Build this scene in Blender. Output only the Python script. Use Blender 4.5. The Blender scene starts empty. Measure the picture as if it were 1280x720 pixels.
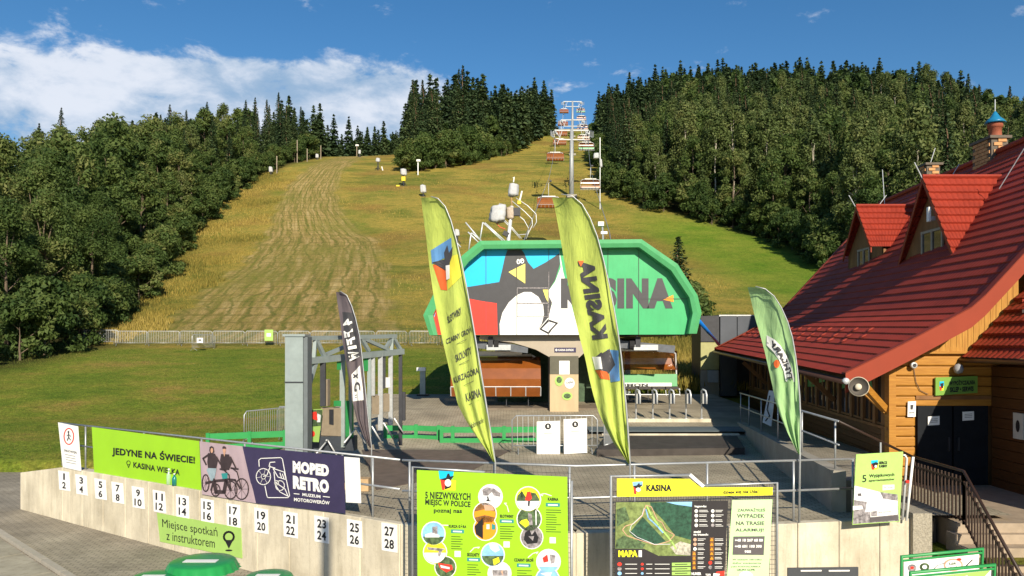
import bpy, bmesh, math, random
import numpy as np
from mathutils import Vector, Matrix
R = math.radians
random.seed(7); rng = np.random.default_rng(7)
SC = bpy.context.scene; COL = SC.collection
# ------------------------------------------------------------------ camera, sky, sun, exposure
EYE = 3.15; F = 1000.0; CX = 640.0; HY = 430.0
cam = bpy.data.cameras.new('camera'); camo = bpy.data.objects.new('camera', cam); COL.objects.link(camo)
camo.location = (0, 0, EYE); camo.rotation_euler = (R(90), 0, 0)
cam.sensor_width = 36; cam.lens = 36 * F / 1280; cam.shift_y = (HY - 360) / 1280
cam.clip_start = 0.1; cam.clip_end = 3000
SC.camera = camo
SC.view_settings.view_transform = 'Standard'; SC.view_settings.look = 'None'
SC.view_settings.exposure = 0.6; SC.view_settings.gamma = 1.0
SUN_EL, SUN_AZ = 26.0, 13.0          # sun stands behind the camera, a little to its right
W = bpy.data.worlds.new('World'); SC.world = W; W.use_nodes = True
def make_world():
    nt = W.node_tree; N = nt.nodes; L = nt.links
    for n in list(N): N.remove(n)
    out = N.new('ShaderNodeOutputWorld'); bg = N.new('ShaderNodeBackground')
    sky = N.new('ShaderNodeTexSky'); sky.sky_type = 'NISHITA'; sky.sun_disc = False
    sky.sun_elevation = R(SUN_EL); sky.sun_rotation = R(180 - SUN_AZ)
    sky.air_density = 1.0; sky.dust_density = 0.3; sky.ozone_density = 2.2; sky.altitude = 600
    hs = N.new('ShaderNodeHueSaturation'); hs.inputs['Saturation'].default_value = 1.30; hs.inputs['Value'].default_value = .74
    L.new(sky.outputs[0], hs.inputs['Color'])
    tc = N.new('ShaderNodeTexCoord'); sp = N.new('ShaderNodeSeparateXYZ'); L.new(tc.outputs['Generated'], sp.inputs[0])
    def M(op, a, b=None, c=None, clamp=False):
        n = N.new('ShaderNodeMath'); n.operation = op; n.use_clamp = clamp
        for i, x in enumerate((a, b, c)):
            if x is None: continue
            if isinstance(x, (int, float)): n.inputs[i].default_value = x
            else: L.new(x, n.inputs[i])
        return n.outputs[0]
    X, Y, Z = sp.outputs
    az = M('ARCTAN2', X, Y)                       # 0 ahead, negative to the left
    hz = M('SQRT', M('ADD', M('MULTIPLY', X, X), M('MULTIPLY', Y, Y)))
    el = M('ARCTAN2', Z, hz)
    cb = N.new('ShaderNodeCombineXYZ'); L.new(M('MULTIPLY', az, 1.0), cb.inputs[0]); L.new(M('MULTIPLY', el, 1.9), cb.inputs[1])
    def noise(scale, det, rough, off, dist=0.0):
        n = N.new('ShaderNodeTexNoise'); n.inputs['Scale'].default_value = scale; n.inputs['Detail'].default_value = det
        n.inputs['Roughness'].default_value = rough; n.inputs['Distortion'].default_value = dist
        mp = N.new('ShaderNodeMapping'); mp.inputs['Location'].default_value = off
        L.new(cb.outputs[0], mp.inputs[0]); L.new(mp.outputs[0], n.inputs['Vector']); return n.outputs[0]
    n1 = noise(5.5, 9, .56, (3.1, 1.7, 0), .25)
    n2 = noise(14, 10, .62, (7.3, 2.2, 0), .2)
    n3 = noise(3.0, 3, .5, (1.3, 9.2, 0))
    def smooth(x, a, b):
        n = N.new('ShaderNodeMapRange'); n.interpolation_type = 'SMOOTHSTEP'; L.new(x, n.inputs[0])
        n.inputs[1].default_value = a; n.inputs[2].default_value = b; return n.outputs[0]
    # a cloud bank low in the left half of the sky: el 12..21 degrees, going on out of frame to the left
    top = M('ADD', .332, M('MULTIPLY', M('MINIMUM', M('ADD', az, .30), 0.0), .13))
    bank = M('MULTIPLY', smooth(M('SUBTRACT', top, el), -.030, .030), M('SUBTRACT', 1.0, smooth(az, -.12, -.05)))
    dens = M('ADD', M('MULTIPLY', bank, .66), M('MULTIPLY', M('SUBTRACT', n1, .5), 1.7))
    dens = M('ADD', dens, M('MULTIPLY', M('SUBTRACT', n2, .5), 1.3))
    a1 = smooth(dens, .18, .50)
    # thin loose wisps
    w = M('ADD', M('MULTIPLY', n1, .6), M('MULTIPLY', n2, .5))
    wz = M('ADD', .12, M('MULTIPLY', M('SUBTRACT', 1.0, smooth(az, .05, .25)), .88))
    a2 = M('MULTIPLY', M('MULTIPLY', smooth(w, .62, .80), .55), wz)
    al = M('MAXIMUM', a1, a2, clamp=True)
    al = M('MULTIPLY', al, .93)
    shade = smooth(M('ADD', M('MULTIPLY', n3, .35), M('ADD', M('MULTIPLY', n1, .45), M('MULTIPLY', n2, .40))), .50, .68)
    cc = N.new('ShaderNodeMixRGB'); L.new(shade, cc.inputs[0])
    cc.inputs[1].default_value = (2.2, 3.2, 4.5, 1); cc.inputs[2].default_value = (5.4, 5.7, 6.3, 1)
    mx = N.new('ShaderNodeMixRGB'); L.new(al, mx.inputs[0]); L.new(hs.outputs[0], mx.inputs[1]); L.new(cc.outputs[0], mx.inputs[2])
    L.new(mx.outputs[0], bg.inputs[0]); bg.inputs[1].default_value = 0.10
    L.new(bg.outputs[0], out.inputs[0])
make_world()
sun = bpy.data.lights.new('sun', 'SUN'); sun.energy = 4.6; sun.angle = R(.5); sun.color = (1, .89, .70)
suno = bpy.data.objects.new('sun', sun); COL.objects.link(suno)
suno.rotation_euler = (R(90 - SUN_EL), 0, R(SUN_AZ))
SUNV = Vector((math.sin(R(SUN_AZ)) * math.cos(R(SUN_EL)), -math.cos(R(SUN_AZ)) * math.cos(R(SUN_EL)), math.sin(R(SUN_EL))))

# ------------------------------------------------------------------ helpers: points
def P(x, y, d): return Vector(((x - CX) / F * d, d, EYE - (y - HY) / F * d))
def G(x, y, z=0.0): return P(x, y, (EYE - z) * F / (y - HY))
class Plane:
    """vertical plane through two plan points; at() meets the sight line of a measured point with it"""
    def __init__(s, x0, d0, x1, d1):
        a = P(x0, HY, d0); b = P(x1, HY, d1)
        s.o = Vector((a.x, a.y, 0)); s.u = Vector((b.x - a.x, b.y - a.y, 0)); s.len = s.u.length; s.u.normalize()
        s.n = Vector((s.u.y, -s.u.x, 0))
    def at(s, x, y, off=0.0):
        dr = Vector(((x - CX) / F, 1, -(y - HY) / F)); o = s.o + s.n * off; c = Vector((0, 0, EYE))
        t = (o - c).dot(s.n) / dr.dot(s.n); return c + dr * t
# ------------------------------------------------------------------ helpers: materials
def lin(c):
    if isinstance(c, str): c = [int(c[i:i + 2], 16) for i in (0, 2, 4)]
    return tuple((x / 255 / 12.92 if x / 255 <= .04045 else ((x / 255 + .055) / 1.055) ** 2.4) for x in c)
MATS = {}
def mat(name, col, rough=.6, metal=0.0, var=.12, scale=6.0, bump=0.0, bscale=40.0, col2=None, spec=.3, coord='Object', trans=0.0, alpha=1.0, stretch=(1, 1, 1), det=5.0):
    if name in MATS: return MATS[name]
    m = bpy.data.materials.new(name); m.use_nodes = True; nt = m.node_tree; N = nt.nodes; L = nt.links
    b = N['Principled BSDF']; col = lin(col) if (isinstance(col, str) or max(col) > 1) else col
    if col2 is None: c1 = tuple(min(1, x * (1 + var)) for x in col); c0 = tuple(x * (1 - var) for x in col)
    else: c0 = col; c1 = lin(col2) if (isinstance(col2, str) or max(col2) > 1) else col2
    tc = N.new('ShaderNodeTexCoord'); mp = N.new('ShaderNodeMapping'); mp.inputs['Scale'].default_value = stretch
    L.new(tc.outputs[coord], mp.inputs[0])
    n = N.new('ShaderNodeTexNoise'); n.inputs['Scale'].default_value = scale; n.inputs['Detail'].default_value = det; n.inputs['Roughness'].default_value = .6
    L.new(mp.outputs[0], n.inputs['Vector'])
    r = N.new('ShaderNodeValToRGB'); r.color_ramp.elements[0].position = .3; r.color_ramp.elements[1].position = .7
    r.color_ramp.elements[0].color = (*c0, 1); r.color_ramp.elements[1].color = (*c1, 1)
    L.new(n.outputs[0], r.inputs[0]); L.new(r.outputs[0], b.inputs['Base Color'])
    b.inputs['Roughness'].default_value = rough; b.inputs['Metallic'].default_value = metal
    b.inputs['Specular IOR Level'].default_value = spec
    if trans: b.inputs['Transmission Weight'].default_value = trans
    if alpha < 1: b.inputs['Alpha'].default_value = alpha
    if bump:
        n2 = N.new('ShaderNodeTexNoise'); n2.inputs['Scale'].default_value = bscale; n2.inputs['Detail'].default_value = 4
        L.new(mp.outputs[0], n2.inputs['Vector'])
        bp = N.new('ShaderNodeBump'); bp.inputs['Strength'].default_value = bump; bp.inputs['Distance'].default_value = .02
        L.new(n2.outputs[0], bp.inputs['Height']); L.new(bp.outputs[0], b.inputs['Normal'])
    MATS[name] = m; return m
def fabric(name, col, transl=.45, var=.10):
    m = mat(name, col, rough=.85, var=var, scale=2.5, spec=.2)
    nt = m.node_tree; N = nt.nodes; L = nt.links; b = N['Principled BSDF']; out = N['Material Output']
    t = N.new('ShaderNodeBsdfTranslucent'); mx = N.new('ShaderNodeMixShader'); mx.inputs[0].default_value = transl
    src = b.inputs['Base Color'].links[0].from_socket; L.new(src, t.inputs[0])
    tc = N['Texture Coordinate']; nb = N.new('ShaderNodeTexNoise'); nb.inputs['Scale'].default_value = 5; nb.inputs['Detail'].default_value = 3; nb.inputs['Distortion'].default_value = 1.5; mp = N.new('ShaderNodeMapping'); mp.inputs['Scale'].default_value = (2.2, 1, .45); L.new(tc.outputs['Object'], mp.inputs[0]); L.new(mp.outputs[0], nb.inputs['Vector'])
    bp = N.new('ShaderNodeBump'); bp.inputs['Strength'].default_value = .4; bp.inputs['Distance'].default_value = .05; L.new(nb.outputs[0], bp.inputs['Height']); L.new(bp.outputs[0], b.inputs['Normal']); L.new(bp.outputs[0], t.inputs['Normal'])
    L.new(b.outputs[0], mx.inputs[1]); L.new(t.outputs[0], mx.inputs[2]); L.new(mx.outputs[0], out.inputs[0]); return m
# ------------------------------------------------------------------ helpers: meshes
WL = {}     # world location of roots (all built unrotated)
def tag(o, label=None, cat=None, group=None, kind=None):
    if label: o['label'] = label
    if cat: o['category'] = cat
    if group: o['group'] = group
    if kind: o['kind'] = kind
    return o
def thing(name, loc, label, cat, group=None):
    o = bpy.data.objects.new(name, None); COL.objects.link(o); o.location = loc; o.empty_display_size = .3
    WL[o.name] = Vector(loc); return tag(o, label, cat, group)
_txt = {}
def glyphs(s, bold=0.0, fine=False):
    k = (s, bold, fine)
    if k not in _txt:
        c = bpy.data.curves.new('t', 'FONT'); c.body = s; c.size = 1; c.offset = bold; c.resolution_u = 3; c.space_character = 1 + bold * 1.6
        o = bpy.data.objects.new('t', c); COL.objects.link(o)
        dg = bpy.context.evaluated_depsgraph_get(); me = o.evaluated_get(dg).to_mesh()
        v = [tuple(q.co) for q in me.vertices]; f = [tuple(p.vertices) for p in me.polygons]
        o.evaluated_get(dg).to_mesh_clear(); bpy.data.objects.remove(o); bpy.data.curves.remove(c)
        if fine:
            bm = bmesh.new(); bv = [bm.verts.new(q) for q in v]
            for q in f:
                try: bm.faces.new([bv[i] for i in q])
                except ValueError: pass
            for lim in (.35, .2, .12):
                bmesh.ops.triangulate(bm, faces=bm.faces[:]); es = [e for e in bm.edges if e.calc_length() > lim]
                if es: bmesh.ops.subdivide_edges(bm, edges=es, cuts=1)
            bmesh.ops.triangulate(bm, faces=bm.faces[:]); bm.verts.index_update(); v = [tuple(q.co) for q in bm.verts]; f = [tuple(w.index for w in q.verts) for q in bm.faces]; bm.free()
        xs = [q[0] for q in v]; ys = [q[1] for q in v]; x0, x1, y0, y1 = min(xs), max(xs), min(ys), max(ys)
        _txt[k] = ([((q[0] - x0) / (x1 - x0), (q[1] - y0) / (y1 - y0)) for q in v], f)
    return _txt[k]
class MB:
    def __init__(s): s.v = []; s.f = []; s.m = []
    def add(s, vs, fs, m=0):
        k = len(s.v); s.v += [tuple(q) for q in vs]; s.f += [tuple(i + k for i in f) for f in fs]; s.m += [m] * len(fs); return s
    def poly(s, pts, m=0): return s.add(pts, [tuple(range(len(pts)))], m)
    def box(s, c, sz, rz=0.0, m=0, rot=None):
        M = rot if rot is not None else Matrix.Rotation(rz, 3, 'Z'); c = Vector(c); hx, hy, hz = sz[0] / 2, sz[1] / 2, sz[2] / 2
        vs = [c + M @ Vector((x * hx, y * hy, z * hz)) for x in (-1, 1) for y in (-1, 1) for z in (-1, 1)]
        return s.add(vs, [(0, 1, 3, 2), (4, 6, 7, 5), (0, 4, 5, 1), (2, 3, 7, 6), (0, 2, 6, 4), (1, 5, 7, 3)], m)
    def beam(s, a, b, w, h=None, m=0, up=(0, 0, 1)):
        a = Vector(a); b = Vector(b); h = h or w; z = (b - a); L = z.length; z.normalize(); up = Vector(up)
        if abs(z.dot(up)) > .99: up = Vector((0, 1, 0))
        x = z.cross(up).normalized(); y = x.cross(z)
        return s.add([p + x * (i * w / 2) + y * (j * h / 2) for p in (a, b) for i, j in ((-1, -1), (1, -1), (1, 1), (-1, 1))],
                     [(3, 2, 1, 0), (4, 5, 6, 7), (0, 1, 5, 4), (1, 2, 6, 5), (2, 3, 7, 6), (3, 0, 4, 7)], m)
    def tube(s, pts, r, n=8, m=0, cap=True, rr=None):
        pts = [Vector(p) for p in pts]; k = len(pts); rings = []; prev = None
        for i, p in enumerate(pts):
            t = (pts[min(i + 1, k - 1)] - pts[max(i - 1, 0)]).normalized()
            if prev is None: x = t.orthogonal().normalized()
            else: x = (prev - t * prev.dot(t)).normalized()
            prev = x; y = t.cross(x); q = rr[i] if rr else r
            rings.append([p + x * math.cos(2 * math.pi * j / n) * q + y * math.sin(2 * math.pi * j / n) * q for j in range(n)])
        vs = [q for g in rings for q in g]; fs = []
        for i in range(k - 1):
            for j in range(n): fs.append((i * n + j, i * n + (j + 1) % n, (i + 1) * n + (j + 1) % n, (i + 1) * n + j))
        if cap: fs += [tuple(range(n - 1, -1, -1)), tuple((k - 1) * n + j for j in range(n))]
        return s.add(vs, fs, m)
    def lathe(s, prof, c, n=24, m=0, axis=None):
        c = Vector(c); vs = []; Mx = axis or Matrix.Identity(3)
        for r, z in prof:
            for j in range(n): a = 2 * math.pi * j / n; vs.append(c + Mx @ Vector((r * math.cos(a), r * math.sin(a), z)))
        fs = [(i * n + j, i * n + (j + 1) % n, (i + 1) * n + (j + 1) % n, (i + 1) * n + j) for i in range(len(prof) - 1) for j in range(n)]
        return s.add(vs, fs, m)
    def prism(s, pts, off, m=0, back=True):
        pts = [Vector(p) for p in pts]; off = Vector(off); n = len(pts); vs = pts + [p + off for p in pts]
        fs = [tuple(range(n))] + ([tuple(range(2 * n - 1, n - 1, -1))] if back else []) + [(i, i + n, (i + 1) % n + n, (i + 1) % n) for i in range(n)]
        return s.add(vs, fs, m)
    def grid(s, fn, nu, nv, m=0):
        vs = [fn(i / nu, j / nv) for j in range(nv + 1) for i in range(nu + 1)]
        return s.add(vs, [(j * (nu + 1) + i, j * (nu + 1) + i + 1, (j + 1) * (nu + 1) + i + 1, (j + 1) * (nu + 1) + i) for j in range(nv) for i in range(nu)], m)
    def text(s, txt, fn, m=0, bold=.02, fine=False):
        v, f = glyphs(txt, bold, fine); return s.add([fn(a, b) for a, b in v], f, m)
    # flat print drawn on a measured surface
    def ppoly(s, S, pts, off, m=0): return s.add([S.at(x, y, off) for x, y in pts], [tuple(range(len(pts)))], m)
    def pellipse(s, S, cx, cy, rx, ry, off, m=0, n=20): return s.ppoly(S, [(cx + rx * math.cos(2 * math.pi * k / n), cy + ry * math.sin(2 * math.pi * k / n)) for k in range(n)], off, m)
    def pstroke(s, S, pts, w, off, m=0):
        for (x0, y0), (x1, y1) in zip(pts[:-1], pts[1:]):
            dx, dy = x1 - x0, y1 - y0; L = math.hypot(dx, dy) or 1; nx, ny = -dy / L * w / 2, dx / L * w / 2; ex, ey = dx / L * w * .3, dy / L * w * .3
            s.ppoly(S, [(x0 + nx - ex, y0 + ny - ey), (x1 + nx + ex, y1 + ny + ey), (x1 - nx + ex, y1 - ny + ey), (x0 - nx - ex, y0 - ny - ey)], off, m)
        return s
    def ptext(s, S, txt, TL, TR, BL, off, m=0, bold=.02):
        def fn(u, v):
            return S.at(TL[0] + u * (TR[0] - TL[0]) + (1 - v) * (BL[0] - TL[0]), TL[1] + u * (TR[1] - TL[1]) + (1 - v) * (BL[1] - TL[1]), off)
        return s.text(txt, fn, m, bold, hasattr(S, 'dep'))
    def build(s, name, mats, parent=None, smooth=False, **kw):
        if not isinstance(mats, (list, tuple)): mats = [mats]
        me = bpy.data.meshes.new(name); L = WL.get(parent.name, Vector()) if parent is not None else Vector()
        if parent is not None and parent.name not in WL: WL[parent.name] = Vector()
        base = kw.pop('origin', None)
        off = L if base is None else Vector(base)
        me.from_pydata([(x - off.x, y - off.y, z - off.z) for x, y, z in s.v], [], s.f)
        for q in mats: me.materials.append(q)
        if len(mats) > 1: me.polygons.foreach_set('material_index', s.m)
        if smooth: me.polygons.foreach_set('use_smooth', [True] * len(s.f))
        o = bpy.data.objects.new(name, me); COL.objects.link(o)
        if base is not None: o.location = off - L
        WL[o.name] = off
        if parent is not None: o.parent = parent
        lb = kw.pop('label', None); tag(o, lb, kw.pop('cat', None), kw.pop('group', None), kw.pop('kind', None)); return o
def copy_tree(o, parent=None, **kw):
    c = o.copy(); COL.objects.link(c)
    if parent is not None: c.parent = parent
    for ch in list(o.children): copy_tree(ch, c)
    tag(c, **kw); return c
def smooth(o, ang=40):
    me = o.data; me.polygons.foreach_set('use_smooth', [True] * len(me.polygons))
    try: me.set_sharp_from_angle(angle=R(ang))
    except Exception: pass
    return o
# ------------------------------------------------------------------ ground heights
def sstep(a, b, x):
    t = np.clip((x - a) / (b - a), 0, 1); return t * t * (3 - 2 * t)
_Y = [0, 24, 30, 36, 40, 48, 58, 80, 100, 130, 160, 200, 260, 330, 345, 450, 700]
_Z = [-.06, -.06, .6, .76, 1.2, 1.95, 2.85, 7.5, 13, 21.5, 32.7, 47.5, 66, 92, 93.5, 92, 80]
def terrain(X, Y):
    X = np.asarray(X, float); Y = np.asarray(Y, float)
    zb = np.interp(Y, _Y, _Z); zs = np.interp(Y + 3, _Y, _Z); zt = np.interp(Y - 3, _Y, _Z); zb = np.where(Y > 44, (zb + zs + zt) / 3, zb)
    flat = np.where(Y > 235, np.interp(Y, [235, 255, 300, 450], [58.6, 62.8, 62.5, 57]), zb)
    w = sstep(-48, -22, X); z = w * zb + (1 - w) * np.minimum(zb, flat)
    le = np.interp(Y, [48, 58, 118, 160, 200, 400], [-27, -29.6, -47, -56, -59, -60]); z = z - 5.0 * sstep(4, 38, le - X) * sstep(40, 60, Y)
    re = np.interp(Y, [100, 118, 140, 165, 280], [45, 39, 31, 19, 28]); z = z + 9.5 * sstep(2, 45, X - re) * sstep(170, 270, Y) * (1 - .9 * sstep(.48, .66, X / np.maximum(Y, 1)))
    z = z - 1.15 * sstep(-5, -12, X) * (1 - sstep(27, 55, Y))
    z = z + .35 * np.sin(X * .11 + 1.3) * np.sin(Y * .07) * sstep(60, 110, Y)
    return z
def tz(x, y): return float(terrain(x, y))
def hit(px, py):
    """where the sight line of a measured point meets the slope"""
    d = 30.0
    while d < 420:
        p = P(px, py, d)
        if p.z <= tz(p.x, p.y): return p
        d += .5
    return P(px, py, 300)
# plan line of the front retaining wall (three straight runs)
def invd(x): return .0508 + (x - 113) * 5.36e-5
W1 = Plane(20, 1 / invd(20), 500, 1 / invd(500)); W2 = Plane(500, 1 / invd(500), 720, 13.3); W3 = Plane(720, 13.3, 1150, 14.5)
WPTS = [P(500, HY, 1 / invd(500)), P(720, HY, 13.3), P(1150, HY, 14.5)]
WP0 = P(25, HY, 1 / invd(25))
def wallY(X):
    xs = [WP0.x, WPTS[0].x, WPTS[1].x, WPTS[2].x]; ys = [WP0.y, WPTS[0].y, WPTS[1].y, WPTS[2].y]
    return np.interp(X, xs, ys)
def lowz(Y): return -1.2 - (27 - Y) * .0245
def mesh_np(name, V, Fc, mats, fattr=None, mi=None, smooth=False):
    """fast mesh from numpy arrays; Fc is (n,3) or (n,4); fattr is one float per face"""
    me = bpy.data.meshes.new(name); n, k = Fc.shape
    me.vertices.add(len(V)); me.vertices.foreach_set('co', np.ascontiguousarray(V, np.float32).ravel())
    me.loops.add(n * k); me.loops.foreach_set('vertex_index', np.ascontiguousarray(Fc, np.int32).ravel())
    me.polygons.add(n); me.polygons.foreach_set('loop_start', np.arange(0, n * k, k, dtype=np.int32))
    me.update(calc_edges=True)
    for q in (mats if isinstance(mats, (list, tuple)) else [mats]): me.materials.append(q)
    if mi is not None: me.polygons.foreach_set('material_index', np.asarray(mi, np.int32))
    if fattr is not None:
        a = me.attributes.new('tint', 'FLOAT', 'FACE'); a.data.foreach_set('value', np.asarray(fattr, np.float32))
    if smooth: me.polygons.foreach_set('use_smooth', [True] * n)
    return me
def link(name, me, parent=None, **kw):
    o = bpy.data.objects.new(name, me); COL.objects.link(o)
    if parent is not None: o.parent = parent
    WL[o.name] = Vector(); return tag(o, **kw)
# ------------------------------------------------------------------ the slope
_tl = [hit(*p) for p in ((205, 413), (250, 372), (300, 335), (333, 295), (345, 262), (360, 233), (387, 209), (418, 197))]
_tr = [hit(*p) for p in ((490, 413), (486, 345), (474, 302), (440, 280), (426, 262), (420, 240), (428, 215), (455, 197))]
def trackmask(X, Y):
    yl = [p.y for p in _tl]; yr = [p.y for p in _tr]
    xl = np.interp(Y, yl, [p.x for p in _tl]); xr = np.interp(Y, yr, [p.x for p in _tr])
    u = (X - xl) / (xr - xl); w = .035 * np.sin(Y * .55) + .02 * np.sin(Y * 1.7 + 2); ins = sstep(-.05, .05, u + w) * (1 - sstep(.94, 1.05, u + w)) * sstep(58.5, 59.5, Y) * (1 - sstep(255, 262, Y))
    return ins, u
_el = [hit(*p) for p in ((128, 432), (175, 385), (215, 330), (245, 295), (275, 262), (310, 232), (345, 212), (400, 197))]
_el.sort(key=lambda p: p.y)
def leftEdge(Y): return np.interp(Y, [0] + [p.y for p in _el] + [400], [-30] + [p.x for p in _el] + [_el[-1].x])
_re = [hit(*p) for p in ((1075, 352), (1010, 328), (970, 303), (900, 284), (860, 272), (800, 258), (758, 238), (745, 205), (741, 180))]
_re.sort(key=lambda p: p.y)
def rightEdge(Y): return np.interp(Y, [p.y for p in _re] + [400], [p.x for p in _re] + [400 * .095])
def grass_mat():
    m = bpy.data.materials.new('slope_grass'); m.use_nodes = True; nt = m.node_tree; N = nt.nodes; L = nt.links; b = N['Principled BSDF']
    b.inputs['Roughness'].default_value = .95; b.inputs['Specular IOR Level'].default_value = .1
    tc = N.new('ShaderNodeTexCoord')
    def noise(sc, det=5, st=(1, 1, 1), src=None, rough=.6):
        mp = N.new('ShaderNodeMapping'); mp.inputs['Scale'].default_value = st; L.new(src or tc.outputs['Object'], mp.inputs[0])
        n = N.new('ShaderNodeTexNoise'); n.inputs['Scale'].default_value = sc; n.inputs['Detail'].default_value = det; n.inputs['Roughness'].default_value = rough
        L.new(mp.outputs[0], n.inputs['Vector']); return n.outputs[0]
    def ramp(f, *st):
        r = N.new('ShaderNodeValToRGB'); e = r.color_ramp.elements
        while len(e) < len(st): e.new(.5)
        for q, (p, c) in zip(e, st): q.position = p; q.color = (*c, 1)
        L.new(f, r.inputs[0]); return r.outputs[0]
    def mix(f, a, c, mode='MIX'):
        n = N.new('ShaderNodeMixRGB'); n.blend_type = mode
        if isinstance(f, float): n.inputs[0].default_value = f
        else: L.new(f, n.inputs[0])
        for i, x in ((1, a), (2, c)):
            if isinstance(x, tuple): n.inputs[i].default_value = (*x, 1)
            else: L.new(x, n.inputs[i])
        return n.outputs[0]
    def attr(nm):
        n = N.new('ShaderNodeAttribute'); n.attribute_name = nm; return n.outputs['Fac']
    def mth(op, a, c):
        n = N.new('ShaderNodeMath'); n.operation = op; n.use_clamp = True
        for i, x in ((0, a), (1, c)):
            if isinstance(x, (int, float)): n.inputs[i].default_value = x
            else: L.new(x, n.inputs[i])
        return n.outputs[0]
    gold = (.37, .27, .065); gold2 = (.27, .225, .055); grn = (.14, .175, .028); dgrn = (.080, .115, .020); rust = (.235, .135, .045)
    # rough meadow: gold with green bands lying across the slope
    a = ramp(noise(.060, 9, (.80, 1.0, 1), None, .70), (.34, grn), (.44, gold2), (.52, gold), (.60, gold2), (.68, grn))
    a = mix(ramp(noise(.085, 8, (.50, 1.2, 1), None, .70), (.50, (0, 0, 0)), (.62, (.85, .85, .85))), a, dgrn)
    a = mix(ramp(noise(.9, 7, (.8, 1.0, 1), None, .7), (.35, (0, 0, 0)), (.7, (.55, .55, .55))), a, grn)
    a = mix(ramp(noise(.07, 4, (1, 1, 1), None, .5), (.54, (0, 0, 0)), (.68, (.6, .6, .6))), a, rust)
    # stubble
    cb = N.new('ShaderNodeCombineXYZ'); L.new(attr('tu'), cb.inputs[0]); L.new(attr('tv'), cb.inputs[1])
    s1 = noise(24, 4, (1, .05, 1), cb.outputs[0], .7); s2 = noise(.42, 4, (.10, 1, 1))
    s = ramp(s1, (.36, (.13, .155, .030)), (.46, (.26, .215, .065)), (.54, (.36, .27, .105)), (.64, (.46, .36, .17)))
    sn = N.new('ShaderNodeMath'); sn.operation = 'SINE'; sa = N.new('ShaderNodeMath'); sa.operation = 'MULTIPLY_ADD'; L.new(attr('tu'), sa.inputs[0]); sa.inputs[1].default_value = 62; nz = N.new('ShaderNodeMath'); nz.operation = 'MULTIPLY'; L.new(noise(.12, 3), nz.inputs[0]); nz.inputs[1].default_value = 14; L.new(nz.outputs[0], sa.inputs[2]); L.new(sa.outputs[0], sn.inputs[0])
    s = mix(ramp(sn.outputs[0], (.72, (0, 0, 0)), (.97, (.75, .75, .75))), s, (.10, .125, .024))
    cn = N.new('ShaderNodeMath'); cn.operation = 'SINE'; ca = N.new('ShaderNodeMath'); ca.operation = 'MULTIPLY_ADD'; L.new(attr('tv'), ca.inputs[0]); ca.inputs[1].default_value = 30; cz = N.new('ShaderNodeMath'); cz.operation = 'MULTIPLY'; L.new(noise(.05, 3), cz.inputs[0]); cz.inputs[1].default_value = 9; L.new(cz.outputs[0], ca.inputs[2]); L.new(ca.outputs[0], cn.inputs[0])
    s = mix(ramp(cn.outputs[0], (.86, (0, 0, 0)), (.99, (.55, .55, .55))), s, (.11, .10, .03))
    s = mix(ramp(s2, (.54, (0, 0, 0)), (.66, (.6, .6, .6))), s, (.17, .16, .040))
    s = mix(ramp(noise(.06, 5, (1, 1, 1)), (.45, (0, 0, 0)), (.65, (.65, .65, .65))), s, (.17, .185, .036))
    s = mix(ramp(noise(1.4, 5, (1, 1, 1)), (.4, (0, 0, 0)), (.7, (.45, .45, .45))), s, (.30, .20, .085))
    base = mix(attr('mown'), a, s)
    # short lawn
    l = ramp(noise(.20, 7, (1, 1.6, 1), None, .68), (.34, (.10, .19, .018)), (.46, (.18, .245, .028)), (.55, (.27, .27, .046)), (.64, (.35, .25, .070)))
    l = mix(ramp(noise(6, 6, (1, 1, 1)), (.35, (0, 0, 0)), (.7, (.45, .45, .45))), l, (.10, .13, .016))
    l = mix(ramp(noise(30, 3, (1, 1, 1)), (.45, (0, 0, 0)), (.7, (.4, .4, .4))), l, (.21, .18, .06))
    base = mix(attr('lawn'), base, l)
    base = mix(attr('lush'), base, ramp(noise(.25, 7), (.35, (.085, .19, .012)), (.65, (.17, .24, .028))))
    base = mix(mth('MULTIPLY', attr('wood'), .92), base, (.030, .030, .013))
    mid = noise(1.6, 7, (1, 1, 1), None, .75); base = mix(.5, base, ramp(mid, (.36, (.55, .62, .55)), (.66, (1.4, 1.3, 1.2))), 'MULTIPLY')
    fine = noise(9, 6); base = mix(.6, base, ramp(fine, (.32, (.38, .42, .40)), (.68, (1.6, 1.55, 1.5))), 'MULTIPLY')
    L.new(base, b.inputs['Base Color'])
    bp = N.new('ShaderNodeBump'); bp.inputs['Strength'].default_value = .9; bp.inputs['Distance'].default_value = .25
    L.new(noise(3.0, 8, (1, 1, 1), None, .75), bp.inputs['Height']); L.new(bp.outputs[0], b.inputs['Normal'])
    return m
GRASS = grass_mat()
def lushmask(X, Y):
    # short bright lawn at the right foot of the slope
    re = rightEdge(Y)
    return sstep(20, 30, X + (Y - 90) * .1) * (1 - sstep(130, 150, Y)) * sstep(40, 60, Y)
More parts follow.
